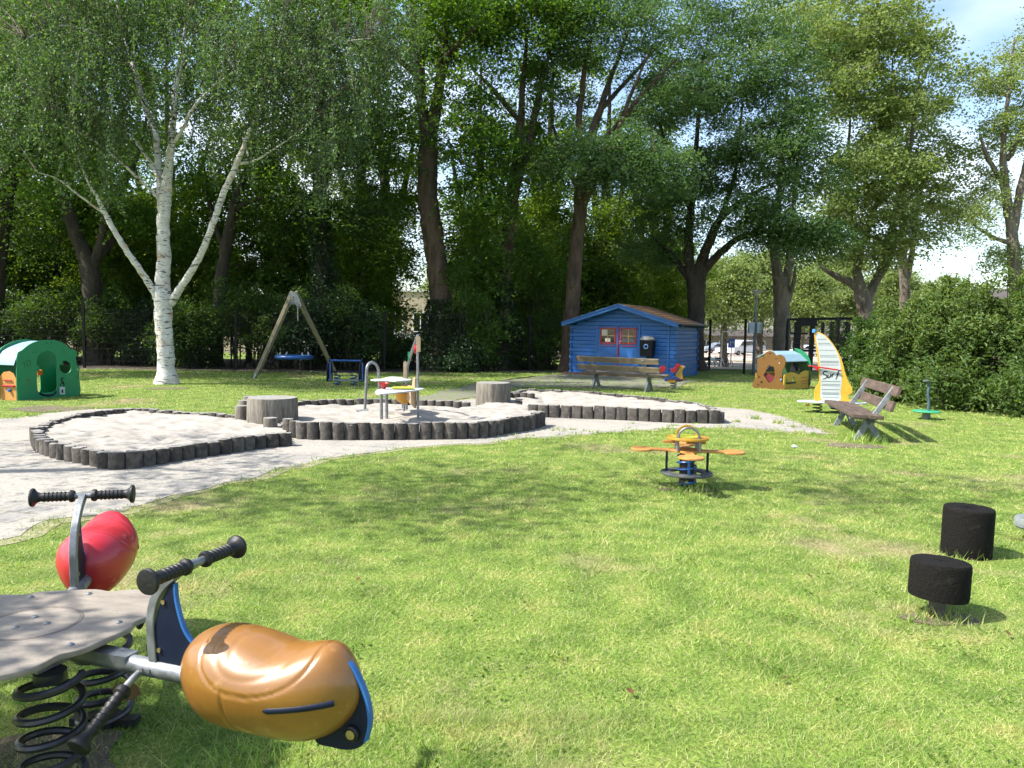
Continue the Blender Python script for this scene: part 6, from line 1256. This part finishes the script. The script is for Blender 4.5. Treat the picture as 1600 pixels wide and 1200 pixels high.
def rooster():
    p = gp(1052, 608); root = empty('rooster_rocker', p, 0, 'rooster spring rocker in yellow, red and blue behind the right end of the far bench', 'spring rocker')
    m = MB(); coil(m, (0, 0), .10, 0, .30, 4, .016); m.build('coil_spring', STEEL, root)
    m = MB(); m.box((.08, 0, .32), (.62, .3, .03)); m.build('seat', pmat('dark_red_seat', (.16, .02, .015), None, rough=.5), root, bevel=.01)
    nk = [(.10, .33), (.30, .33), (.27, .55), (.30, .68), (.34, .72), (.28, .78), (.20, .76), (.14, .60), (.06, .48)]
    panel('neck', [[tuple(v[:2]) for v in spline(nk, 3, True)]], .04, YELLOWP, root, .006, UPR)
    panel('comb', [[tuple(v[:2]) for v in spline([(.0, .70), (.03, .58), (.10, .54), (.20, .60), (.24, .70), (.32, .74), (.28, .83), (.20, .84), (.16, .76), (.12, .70), (.06, .66)], 3, True)]], .045, REDP, root, .006, TR(-.12, -.03, 0) @ UPR)
    panel('beak', [[(.30, .74), (.38, .72), (.31, .78)]], .03, WHITEP, root, .003, UPR)
    panel('body', [[tuple(v[:2]) for v in spline([(-.28, .26), (-.30, .38), (-.34, .52), (-.2, .44), (.05, .42), (.22, .34), (.24, .26)], 4, True)]], .05, BLUEP, root, .006, TR(0, -.08, 0) @ UPR)
    panel('wing', [[tuple(v[:2]) for v in spline([(-.2, .22), (-.18, .3), (0, .31), (.05, .24)], 4, True)]], .05, YELLOWP, root, .006, TR(0, -.12, 0) @ UPR)
    panel('tail', [[tuple(v[:2]) for v in spline([(-.46, .52), (-.34, .56), (-.26, .70), (-.38, .76), (-.48, .66)], 4, True)]], .04, REDP, root, .006, TR(-.0, 0, 0) @ UPR)
rooster()
[o for o in COL.objects if o.name == 'rooster_rocker'][0].scale = (.84, .84, .84)
# ------------------------------------------------------------------ blue shed
def shed():
    A = Vector((2.13, 27.75, 0)); u = Vector((3.35, -1.8, 0)).normalized(); v = Vector((-u.y, u.x, 0)); W = 3.8; D = 2.75; ang = math.atan2(u.y, u.x)
    root = empty('garden_shed', A, ang, 'bright blue wooden garden shed with red trimmed double doors', 'shed'); HE = 1.84; HR = 2.44
    FR = pmat('shed_front_blue', (.009, .105, .34), (.008, .09, .30), 7, .5, .2, 40, c3=(.03, .12, .27), s3=2.4, f3=(.5, .75))
    SD = pmat('shed_side_blue', (.02, .105, .29), (.012, .09, .25), 7, .35, .2, 40, c3=(.07, .14, .23), s3=5, f3=(.5, .72))
    TRM = pmat('shed_trim_blue', (.010, .11, .34), (.008, .095, .30), 6, .45)
    def wall(x0, x1, y, along, name, mat, gable=False):
        # log planks: each course bulges slightly
        m = MB(); n = 16 if gable else 14; hmax = HR - .04 if gable else HE
        for k in range(int(hmax / .135) + 1):
            z0 = k * .135; z1 = min(z0 + .135, hmax)
            if z1 - z0 < .01: continue
            a, b = x0, x1
            if gable and z0 > HE - .10:
                fr = max(0, 1 - (z0 + .05 - (HE - .10)) / (HR - HE + .06)); c = (x0 + x1) / 2; a = c - (c - x0) * fr; b = c + (x1 - c) * fr
            zz = [z0, z0 + .012, z1 - .012, z1]; oo = [0, .016, .016, 0]; vs = []; fs = []
            for z, o in zip(zz, oo):
                for q in (a, b): vs.append((q, y - o, z) if along == 'x' else (y + o, q, z))
            for i in range(3): fs.append((2 * i, 2 * i + 1, 2 * i + 3, 2 * i + 2))
            for z, o in ((z0, 0), (z1, 0)):
                for q in (a, b): vs.append((q, y + .04, z) if along == 'x' else (y - .04, q, z))
            fs += [(0, 8, 9, 1), (6, 7, 11, 10), (8, 10, 11, 9), (0, 2, 4, 6, 10, 8), (1, 9, 11, 7, 5, 3)]; m.add(vs, fs)
        return m.build(name, mat, root, smooth=False)
    wall(0, W, 0, 'x', 'front_wall', FR, True); wall(0, W, D, 'x', 'rear_wall', FR, True); wall(.0, D, W, 'y', 'side_wall', SD); wall(.0, D, .04, 'y', 'side_wall', SD)
    for x, y in ((-.0, -.0), (W, -.0), (W, D), (0, D)):
        m = MB()
        for k in range(14):
            z0 = k * .135 + .008; ox = .07 if x > 1 else -.07; oy = .07 if y > 1 else -.07
            if k % 2 == 0: m.box((x + ox * .55, y, z0 + .06), (.09, .055, .115))
            else: m.box((x, y + oy * .55, z0 + .06), (.055, .09, .115))
        m.build('corner_log_ends', TRM, root, bevel=.004)
    m = MB(); m.box((W / 2, D / 2, -.02), (W - .1, D - .1, .1)); m.build('floor_base', DIRTM, root)
    # corner board at the right of the front
    m = MB(); m.box((W - .22, -.035, HE / 2), (.07, .03, HE - .02)); m.build('corner_board', TRM, root, bevel=.004)
    # roof: two sheets with shingles + blue verge boards
    ov = .22; fo = .42; c = W / 2; sl = (HR - HE) / c
    for s in (-1, 1):
        xe = c + s * (c + ov); ze = HR + .05 - (c + ov) * sl; m = MB(); n = 10
        for k in range(n):     # shingle courses
            t0, t1 = k / n, (k + 1) / n; xa, xb = c + (xe - c) * t0, c + (xe - c) * (t1 + .01); za = HR + .07 - (c + ov) * sl * t0; zb = HR + .07 - (c + ov) * sl * t1
            m.add([(xa, -fo, za), (xb, -fo, zb + .012), (xb, D + .2, zb + .012), (xa, D + .2, za), (xa, -fo, za - .02), (xb, -fo, zb - .012), (xb, D + .2, zb - .012), (xa, D + .2, za - .02)], [(0, 1, 2, 3), (4, 7, 6, 5), (1, 5, 6, 2), (0, 4, 5, 1), (3, 2, 6, 7)])
        m.build('roof_sheet', ROOFM, root, smooth=False)
        m = MB(); m.bar((c, -fo - .015, HR - .01), (xe, -fo - .015, ze - .04), .028, .15, (0, 0, 1)); m.bar((c, -fo - .04, HR + .045), (xe, -fo - .04, ze + .015), .05, .035, (0, 0, 1)); m.build('verge_board', TRM, root, bevel=.003); m = MB(); m.bar((c, D + .2, HR - .01), (xe, D + .2, ze - .04), .028, .15, (0, 0, 1)); m.build('rear_verge_board', TRM, root, bevel=.003)
        m = MB(); m.tube([(xe + s * .03, -fo + .03, ze - .02), (xe + s * .03, D + .2, ze - .02)], .045, 10); m.build('gutter', BLACKMET, root)
        m = MB()
        for y in (-.02, ): m.bar((c, -.05, HR - .09), (xe, -.05, ze - .08), .04, .06, (0, 0, 1))
        m.build('rafter', FR, root)
    # double doors
    dx0, dx1 = 1.02, 2.52; dm = (dx0 + dx1) / 2 + .02
    m = MB(); m.box((dx0 - .03, -.035, .88), (.07, .03, 1.78)); m.box((dx1 + .03, -.035, .88), (.07, .03, 1.78)); m.box(((dx0 + dx1) / 2, -.035, 1.79), (dx1 - dx0 + .13, .03, .06)); m.build('door_frame', TRM, root, bevel=.003)
    RT = pmat('shed_red_trim', (.26, .012, .015), None, rough=.5)
    for s, (a, b) in enumerate(((dx0 + .01, dm - .02), (dm + .02, dx1 - .01))):
        m = MB(); wd = b - a; cx = (a + b) / 2; m.box((cx, -.030, .87), (wd, .03, 1.72)); dr = m.build('door', FR, root, bevel=.004)
        w0, w1 = cx - .27, cx + .27; z0, z1 = 1.14, 1.66; m = MB()
        for (x_, z_, ww, hh) in ((cx, z0, .58, .045), (cx, z1, .58, .045), (w0, (z0 + z1) / 2, .045, z1 - z0 - .05), (w1, (z0 + z1) / 2, .045, z1 - z0 - .05), (cx, z0 - .09, .52, .03)): m.box((x_, -.055, z_), (ww, .025, hh))
        m.build('window_frame', RT, dr, bevel=.003)
        m = MB(); m.box((cx, -.048, (z0 + z1) / 2), (.5, .008, z1 - z0 - .04)); m.build('window_glass', GLASS, dr)
        m = MB(); m.box((cx, -.056, (z0 + z1) / 2), (.022, .012, z1 - z0 - .05)); m.box((cx - .125, -.056, (z0 + z1) / 2), (.22, .012, .022)); m.box((cx + .125, -.056, (z0 + z1) / 2), (.22, .012, .022)); m.build('glazing_bar', pmat('glazing_bar_wood', (.35, .22, .08), None, rough=.6), dr)
        m = MB()
        if s == 0: m.box((cx - .125, -.0535, 1.50), (.21, .004, .22))
        m.box((cx + (.0 if s == 0 else .0), -.0535, 1.25), (.44 if s else .2, .003, .12)); m.build('curtain', CURTAIN if s == 0 else pmat('dim_curtain', (.07, .075, .085), None, rough=.8), dr)
        for z in (.35, 1.65):
            m = MB(); m.box((a + .02 if s == 0 else b - .02, -.052, z), (.05, .012, .035)); m.build('hinge', BLACKMET, dr)
    m = MB(); m.box((dm, -.06, .88), (.045, .03, 1.74)); m.build('door_strip', RT, root, bevel=.003)
    m = MB(); m.box((dm + .06, -.065, 1.17), (.03, .02, .14)); m.tube([(dm + .06, -.08, 1.2), (dm + .14, -.09, 1.2)], .01, 8); m.build('door_handle', STEEL, root)
    m = MB(); m.box((W / 2, -.22, .03), (W * 1.1, .34, .05)); m.build('threshold_deck', pmat('red_brown_deck', (.12, .05, .03), (.09, .04, .025), 8, .8), root, bevel=.004)
    # rubbish bin hanging on the wall
    b = empty('litter_bin', A + u * 2.93 - v * .27, ang, 'black litter bin with an overflowing bag against the blue shed wall', 'litter bin')
    m = MB(); m.add([(-.21, -.15, .72), (.21, -.15, .72), (.21, .15, .72), (-.21, .15, .72), (-.235, -.17, 1.28), (.235, -.17, 1.28), (.235, .17, 1.28), (-.235, .17, 1.28)], [(0, 3, 2, 1), (0, 1, 5, 4), (1, 2, 6, 5), (2, 3, 7, 6), (3, 0, 4, 7)]); m.build('body', BLACKMET, b, bevel=.012)
    m = MB(); rr = random.Random(3); vs = []; n = 18
    for k, (z, s) in enumerate(((1.24, 1.0), (1.30, 1.1), (1.35, 1.06), (1.385, .85), (1.40, .4))): vs += [(.22 * s * math.cos(2 * math.pi * q / n) * (1 + rr.uniform(-.18, .16)), .15 * s * math.sin(2 * math.pi * q / n) * (1 + rr.uniform(-.1, .1)), z + rr.uniform(-.02, .02)) for q in range(n)]
    fs = [(k * n + q, k * n + (q + 1) % n, (k + 1) * n + (q + 1) % n, (k + 1) * n + q) for k in range(4) for q in range(n)] + [tuple(4 * n + q for q in range(n))]; m.add(vs, fs); m.build('bag', pmat('crumpled_bag', (.20, .16, .11), (.42, .46, .47), 7, .6), b, smooth=False)
    m = MB(); m.tube([(-.0 + .07 * math.cos(a), -.176, 1.06 + .07 * math.sin(a)) for a in np.linspace(0, 6.283, 16)], .020, 6); m.build('emblem', pmat('bin_emblem', (.12, .25, .5), None, rough=.5), b)
    m = MB(); m.box((0, .1, .36), (.06, .06, .8)); m.build('stand', BLACKMET, b)
shed()

# ------------------------------------------------------------------ fence
def fence():
    H = 2.03
    def run(pts, lab, step=2.72, shown=(0, 1)):
        root = empty('mesh_fence', (pts[0][0], pts[0][1], 0), 0, lab, 'fence', 'black mesh fence runs'); o = Vector((pts[0][0], pts[0][1], 0)); first = True
        for i in range(len(pts) - 1):
            a = Vector((*pts[i], 0)); b = Vector((*pts[i + 1], 0)); L_ = (b - a).length; n = max(1, round(L_ / step)); d = (b - a) / n; dn = d.normalized()
            for k in range(n + (1 if i == len(pts) - 2 else 0)):
                p = a + d * k; p.z = float(hgt(p.x, p.y)); m = MB(); m.box((0, 0, H / 2 + .02), (.075, .06, H + .12)); m.box((0, -.035, .55), (.09, .02, .05)); m.box((0, -.035, 1.45), (.09, .02, .05)); q = m.build('post', BLACKMET, root); q.location = p - o; q.rotation_euler = (0, 0, math.atan2(dn.y, dn.x))
            for k in range(n):
                p = a + d * k; q = a + d * (k + 1); p.z = float(hgt(p.x, p.y)); q.z = float(hgt(q.x, q.y)); m = MB(); nv = 50
                vs = []; fs = []
                def wire(A_, B_, r):
                    m.tube([A_ - o, B_ - o], r, 3, False)
                for j in range(nv + 1):
                    t = j / nv; c = p + (q - p) * t; wire(c + Vector((0, 0, .04)), c + Vector((0, 0, H)), .0028)
                for z in np.arange(.06, H + .01, .2): wire(p + Vector((0, 0, z)), q + Vector((0, 0, z)), .005); wire(p + Vector((0, 0, z)) + Vector((0, .014, 0)), q + Vector((0, 0, z)) + Vector((0, .014, 0)), .005)
                m.build('mesh_panel', BLACKMET, root, smooth=False)
    run(FENCE[0:3], 'black mesh fence run hidden in the dark hedge behind the swing and birch')
    run(FENCE[2:4], 'black mesh fence run behind the tallest trunk and the blue shed')
    run(FENCE[3:6], 'black mesh fence run from the right of the shed towards the right bushes')
fence()

# ------------------------------------------------------------------ street lamp
def lamp():
    p = gp(1177, 586.5); root = empty('street_lamp', p, 0, 'slim grey street lamp with a flat conical head right of the blue shed', 'street lamp'); H = at(1180, 462, p.y).z
    m = MB(); m.tube([(0, 0, -.05), (0, 0, 1.0), (0, 0, H)], [.062, .055, .042], 14); m.build('pole', pmat('lamp_pole', (.06, .075, .085), (.10, .12, .13), 9, .45, metal=.4), root)
    m = MB(); m.lathe([(.04, H - .01), (.07, H + .03), (.20, H + .17), (.22, H + .19), (.20, H + .20), (.001, H + .215)], 24); m.build('lamp_head', pmat('lamp_shade_grey', (.34, .33, .31), None, rough=.4), root)
    for k, (x, w_) in enumerate(((-.15, .20), (.13, .18))):
        m = MB(); m.box((x, -.02, 1.78), (w_, .16, .40)); m.build('control_box', pmat('box_grey', (.22, .27, .30), (.28, .33, .36), 8, .5), root, bevel=.01)
lamp()

# ------------------------------------------------------------------ black shelter with climbers
def shelter():
    Y = 33.0; root = empty('shelter_frame', at(1290, 580, Y) * 1, 0, 'black steel shelter frame overgrown with climbers behind the playhouse', 'shelter'); o = root.location.copy(); o.z = 0; root.location = o
    def beam(a, b, w_, h, nm): m = MB(); m.bar(a - o, b - o, w_, h); m.build(nm, BLACKMET, root, bevel=.006)
    g = lambda x, y, dY=0: at(x, y, Y + dY)
    beam(g(1232, 499), g(1345, 497), .12, .10, 'beam'); beam(g(1232, 499), g(1234, 521), .09, .09, 'beam'); beam(g(1234, 521), g(1262, 521), .09, .08, 'beam')
    beam(g(1246, 505), g(1276, 504), .16, .28, 'beam'); beam(g(1232, 499), g(1240, 499, 2.4), .1, .1, 'beam'); beam(g(1345, 497), g(1346, 498, 2.4), .1, .1, 'beam'); beam(g(1240, 499, 2.4), g(1346, 498, 2.4), .12, .1, 'beam')
    for x, w_, dY in ((1247, .26, 0), (1270, .17, .1), (1300, .12, 1.2), (1325, .2, 0), (1286, .1, 2.4)):
        t = g(x, 503, dY); b = Vector((t.x - .04, t.y, float(hgt(t.x, t.y)) - .05)); m = MB(); m.bar(b - o, t - o, w_, .15, (0, 1, 0)); m.build('column', BLACKMET, root, bevel=.006)
    beam(g(1248, 548), g(1325, 548), .07, .09, 'rail'); beam(g(1262, 527), g(1325, 527), .04, .05, 'rail')
    for x, y0, s in ((1306, 505, 1), (1320, 520, 2)):
        cs = [g(x + random.uniform(-6, 6), y0 + q * 7, random.uniform(-.3, .4))[:] for q in range(9)]
        c = empty('climber', Vector((cs[0][0], cs[0][1], float(hgt(cs[0][0], cs[0][1])))), 0, ('leafy green climber hanging on the shelter beam, left one' if s == 1 else 'leafy green climber hanging on the shelter beam, right one'), 'climbing plant'); b = c.location.copy()
        V, F, rn = clump_leaves(cs, .3, 6, 26, .09, .8, .16, seed=s); f = fastmesh('foliage', V, F, rn, LF_BUSH, c); f.data.transform(Matrix.Translation(-b))
        m = MB(); m.tube([Vector(cs[0]) - b, Vector(cs[4]) - b, Vector((0, 0, 0))], [.01, .02, .03], 6); m.build('stem', BARKD, c)
shelter()

# ------------------------------------------------------------------ buildings beyond
def brickmat(name, c1, c2, mort):
    m, t, N, L = newmat(name); o = N.new('ShaderNodeOutputMaterial'); p = N.new('ShaderNodeBsdfPrincipled'); L(p.outputs[0], o.inputs[0]); p.inputs['Roughness'].default_value = .9
    c = N.new('ShaderNodeTexCoord'); s = N.new('ShaderNodeSeparateXYZ'); cb = N.new('ShaderNodeCombineXYZ'); L(c.outputs['Object'], s.inputs[0]); L(s.outputs['X'], cb.inputs['X']); L(s.outputs['Z'], cb.inputs['Y'])
    br = N.new('ShaderNodeTexBrick'); br.inputs['Scale'].default_value = 1; br.inputs['Brick Width'].default_value = .44; br.inputs['Row Height'].default_value = .15; br.inputs['Mortar Size'].default_value = .014
    br.inputs['Color1'].default_value = (*c1, 1); br.inputs['Color2'].default_value = (*c2, 1); br.inputs['Mortar'].default_value = (*mort, 1); L(cb.outputs[0], br.inputs['Vector']); L(br.outputs['Color'], p.inputs['Base Color']); return m
def building(x0, x1, Y, ztop, mat, lab, win, roof=None, zb=-1.6, slab=None, dep=8, flatroof=False):
    cx = (x0 + x1) / 2; root = empty('apartment_building', (cx, Y, zb), 0, lab, 'building'); W = x1 - x0; H = ztop - zb
    m = MB(); m.box((0, dep / 2, H / 2), (W, dep, H)); m.build('walls', mat, root, smooth=False)
    WF = pmat('white_window_frame', (.62, .62, .60), None, rough=.5)
    for wx, wz, ww, wh in win:
        m = MB()
        for (a, b, c_, d) in ((0, wh / 2, ww, .09), (0, -wh / 2, ww, .09), (-ww / 2, 0, .09, wh - .09), (ww / 2, 0, .09, wh - .09), (0, 0, .07, wh - .09)): m.box((wx + a, -.03, wz - zb + b), (c_, .08, d))
        f = m.build('window_frame', WF, root); m = MB(); m.box((wx, -.012, wz - zb), (ww - .08, .03, wh - .08)); m.build('window_glass', GLASS, f)
    if slab:
        for sz, st in slab: m = MB(); m.box((0, -.35, sz - zb), (W, .7, st)); m.build('canopy', WF, root)
    m = MB()
    if roof: m.add([(-W / 2 - .3, -.4, H), (W / 2 + .3, -.4, H), (W / 2 + .3, dep / 2, H + roof), (-W / 2 - .3, dep / 2, H + roof), (W / 2 + .3, dep + .4, H), (-W / 2 - .3, dep + .4, H)], [(0, 1, 2, 3), (3, 2, 4, 5), (0, 3, 5), (1, 4, 2), (0, 5, 4, 1)]); m.build('roof', pmat('dark_roof_tile', (.06, .05, .045), (.09, .075, .065), 5, .85), root, smooth=False)
    else: m.box((0, dep / 2, H + .06), (W + .2, dep + .2, .12)); m.build('roof', WF, root)
    return root
CREAM = brickmat('cream_brick', (.42, .33, .22), (.50, .41, .29), (.36, .33, .28)); BROWNB = brickmat('brown_brick', (.15, .105, .08), (.20, .14, .10), (.2, .18, .16))
a = at(600, 500, 60).x; b = at(760, 500, 60).x
wins = [(at(x, 500, 60).x - (a + b) / 2, z, 1.1, 1.5) for x in (618, 657, 680, 712, 740) for z in (1.95,)] + [(at(x, 500, 60).x - (a + b) / 2, -.2, 1.3, 1.4) for x in (625, 668, 700)]
building(a, b, 60, 4.3, CREAM, 'cream brick apartment building glimpsed left of the tallest trunk', wins, None, slab=[(.86, .5)])
a = at(1080, 500, 132).x; b = at(1330, 500, 132).x
building(a, b, 132, .9, BROWNB, 'long low brown brick row beyond the parked cars', [(x, -.4, 1.6, 1.1) for x in np.arange(-11, 12, 3.1)], 1.2)
a = at(1538, 500, 70).x; b = at(1760, 500, 70).x
building(a, b, 70, 4.6, BROWNB, 'brown building behind the pale poplar at the right edge', [(x, 3.6, 1.6, 1.3) for x in np.arange(-7, 8, 2.6)], 1.6)
a = at(-300, 500, 78).x; b = at(420, 500, 78).x
building(a, b, 78, 3.0, CREAM, 'pale building glimpsed through the hedge at the left', [(x, 1.4, 1.6, 1.3) for x in np.arange(-20, 21, 3.6)])
# ------------------------------------------------------------------ cars
def car(px, py, Y, rz, paint, lab, van=False, copyof=None):
    p = at(px, py, Y); z = float(hgt(p.x, p.y)) + .03
    root = empty('parked_car', (p.x, p.y, z), rz, lab, 'van' if van else 'car', 'cars parked along the road'); L_, W, H = (5.0, 1.9, 1.95) if van else (4.2, 1.72, 1.45)
    if van: body = [(0, .32), (0, 1.0), (.25, 1.08), (.95, 1.22), (1.55, 1.85), (1.9, 1.95), (4.7, 1.93), (4.95, 1.7), (5.0, .9), (5.0, .32)]; gl = [(1.05, 1.22), (1.62, 1.78), (4.65, 1.78), (4.75, 1.25)]
    else: body = [(0, .30), (0, .72), (.2, .82), (1.05, .95), (1.75, 1.40), (2.2, 1.46), (3.2, 1.42), (3.95, 1.0), (4.15, .9), (4.2, .3)]; gl = [(1.2, .95), (1.82, 1.35), (3.15, 1.34), (3.75, .98)]
    ctr = TR(-L_ / 2, 0, 0)
    panel('body', [[tuple(v) for v in body]], W, paint, root, .10, ctr @ UPR)
    panel('window_glass', [[tuple(v) for v in gl]], W + .01, GLASS, root, .03, ctr @ UPR)
    for x in (.85, L_ - .85):
        for y in (-W / 2 + .08, W / 2 - .08): m = MB(); m.lathe([(.001, -.11), (.20, -.11), (.31, -.09), (.31, .09), (.20, .11), (.001, .11)], 18, TR(x - L_ / 2, y, .31) @ RX(R(90))); w_ = m.build('wheel', TYRE, root); m = MB(); m.lathe([(.17, -.115), (.17, .115)], 14, TR(x - L_ / 2, y, .31) @ RX(R(90))); m.build('rim', STEEL, w_)
    for y in (-W / 2 + .25, W / 2 - .25): m = MB(); m.box((-L_ / 2 + .02, y, .68 if not van else .85), (.08, .3, .14)); m.build('headlight', WHITEP, root, bevel=.02)
    return root
car(1158, 540, 100, R(35), CARWHITE, 'white van parked nearest the fence behind the right of the shed', True)
car(1143, 545, 104, R(20), CARWHITE, 'white car parked left of the white van')
car(1120, 545, 106, R(10), CARSILV, 'silver car parked left of the white cars, beyond the bicycles')
car(1172, 545, 112, R(0), CARSILV, 'silver car half hidden behind the white van')
car(1260, 545, 100, R(5), CARWHITE, 'white car seen through the shelter frame')
car(800, 545, 78, R(5), CARWHITE, 'white car glimpsed through the leaves left of the shed')
car(748, 545, 80, R(8), CARSILV, 'silver car glimpsed right of the tallest trunk')
def bike(px, Y, rz, mat, lab):
    p = at(px, 560, Y); root = empty('bicycle', (p.x, p.y, float(hgt(p.x, p.y))), rz, lab, 'bicycle', 'bicycles behind the fence')
    for x in (-.52, .52):
        m = MB(); m.tube([(x + .33 * math.cos(a), 0, .34 + .33 * math.sin(a)) for a in np.linspace(0, 2 * math.pi, 25)], .022, 6, False); w_ = m.build('wheel', TYRE, root)
    m = MB()
    for a, b in (((-.52, .34), (-.08, .32)), ((-.08, .32), (-.18, .85)), ((-.18, .85), (-.52, .34)), ((-.16, .8), (.36, .82)), ((-.08, .32), (.36, .74)), ((.33, .9), (.52, .34))): m.tube([(a[0], 0, a[1]), (b[0], 0, b[1])], .022, 6)
    m.build('bike_frame', mat, root); m = MB(); m.tube([(.30, -.28, 1.0), (.33, 0, 1.02), (.30, .28, 1.0)], .016, 6); m.tube([(.33, 0, .9), (.33, 0, 1.02)], .016, 6); m.build('handlebar', BLACKMET, root); m = MB(); m.box((-.2, 0, .92), (.26, .14, .06)); m.build('saddle', BLACKRUB, root, bevel=.02)
    m = MB(); m.box((-.5, 0, .80), (.4, .4, .25)); m.build('pannier', mat, root, bevel=.03)
bike(1113, 62, R(20), BLACKMET, 'black bicycle parked nearest the shed behind the fence'); bike(1122, 61, R(-25), PALEBLUE, 'pale blue bicycle between the two fence posts'); bike(1131, 62, R(15), BLACKMET, 'black bicycle beside the thin grey sign post')
# blue road sign, poles
def post_sign(px, Y, ztop, lab, sign=True):
    p = at(px, 560, Y); zb = float(hgt(p.x, p.y)); root = empty('road_sign' if sign else 'metal_pole', (p.x, p.y, zb), 0, lab, 'road sign' if sign else 'pole'); m = MB(); m.tube([(0, 0, -.05), (0, 0, ztop - zb)], .05, 8); m.build('pole', STEEL, root)
    if sign:
        m = MB(); m.box((0, -.06, ztop - zb - .35), (.62, .03, .85)); s = m.build('sign_plate', pmat('sign_blue', (.01, .09, .42), None, rough=.4), root, bevel=.01); m = MB(); m.box((-.1, -.078, ztop - zb - .4), (.09, .006, .45)); m.box((.06, -.078, ztop - zb - .25), (.2, .006, .08)); m.build('sign_symbol', WHITEP, s)
    else: m = MB(); m.tube([(0, 0, ztop - zb), (.7, 0, ztop - zb + .1)], .04, 8); m.build('arm', STEEL, root)
post_sign(1142, 70, .95, 'blue rectangular road sign behind the mesh fence'); post_sign(1127, 60, 1.6, 'pale thin pole left of the blue road sign', False); post_sign(1068, 72, 4.6, 'tall pale lamp pole seen above the shed roof end', False)
# low brick planter wall glimpsed under the cream building
# ------------------------------------------------------------------ small scatter
LEAFDEAD = leafmat('dead_leaf', [(.14, .075, .03), (.22, .12, .045)], .3)
for k, (x, y, lb) in enumerate([(888, 917, 'curled brown leaf on the lawn below the four seat rocker'), (1575, 990, 'reddish brown leaf on the lawn right of the fat stool'), (1265, 900, 'brown leaf on the open lawn left of the fat stool'), (196, 1080, 'big withered leaf caught at the foot grip of the ochre pod'), (985, 1080, 'brown leaf on the lawn at the bottom middle'), (560, 905, 'brown leaf on the lawn right of the ochre handlebar'), (1225, 1060, 'brown leaf on the lawn at the bottom right')]):
    z = .30 if k == 3 else .03; p = gp(x, y, z); s = .02 if k != 3 else .05; m = MB(); rr = random.Random(k); n = 7; vs = []
    for i in range(n): t = i / (n - 1) * 2 - 1; wd = s * .6 * (1 - t * t) ** .7 + .001; vs += [(t * s, -wd, .25 * s * t * t + .3 * wd), (t * s, 0, .3 * s * t * t), (t * s, wd, .25 * s * t * t + .35 * wd)]
    fs = [(3 * i + j, 3 * i + j + 1, 3 * i + 3 + j + 1, 3 * i + 3 + j) for i in range(n - 1) for j in range(2)]; m.add(vs, fs); o = m.build('fallen_leaf', LEAFDEAD); o.location = p if k != 3 else (p.x, p.y, z); o.rotation_euler = (rr.uniform(-.4, .4), rr.uniform(-.4, .4), rr.uniform(0, 6)); tag(o, lb, 'leaf', 'fallen leaves')
    if k == 3: o.rotation_euler = (1.2, .4, .6)
p = gp(1242, 698, .02); m = MB(); m.box((0, 0, 0), (.09, .05, .012)); m.box((.02, .03, .012), (.05, .04, .01)); o = m.build('paper_scrap', WHITEP, bevel=.003); o.location = p; o.rotation_euler = (.2, .1, .4); tag(o, 'white scrap of paper on the grass left of the near bench', 'litter')
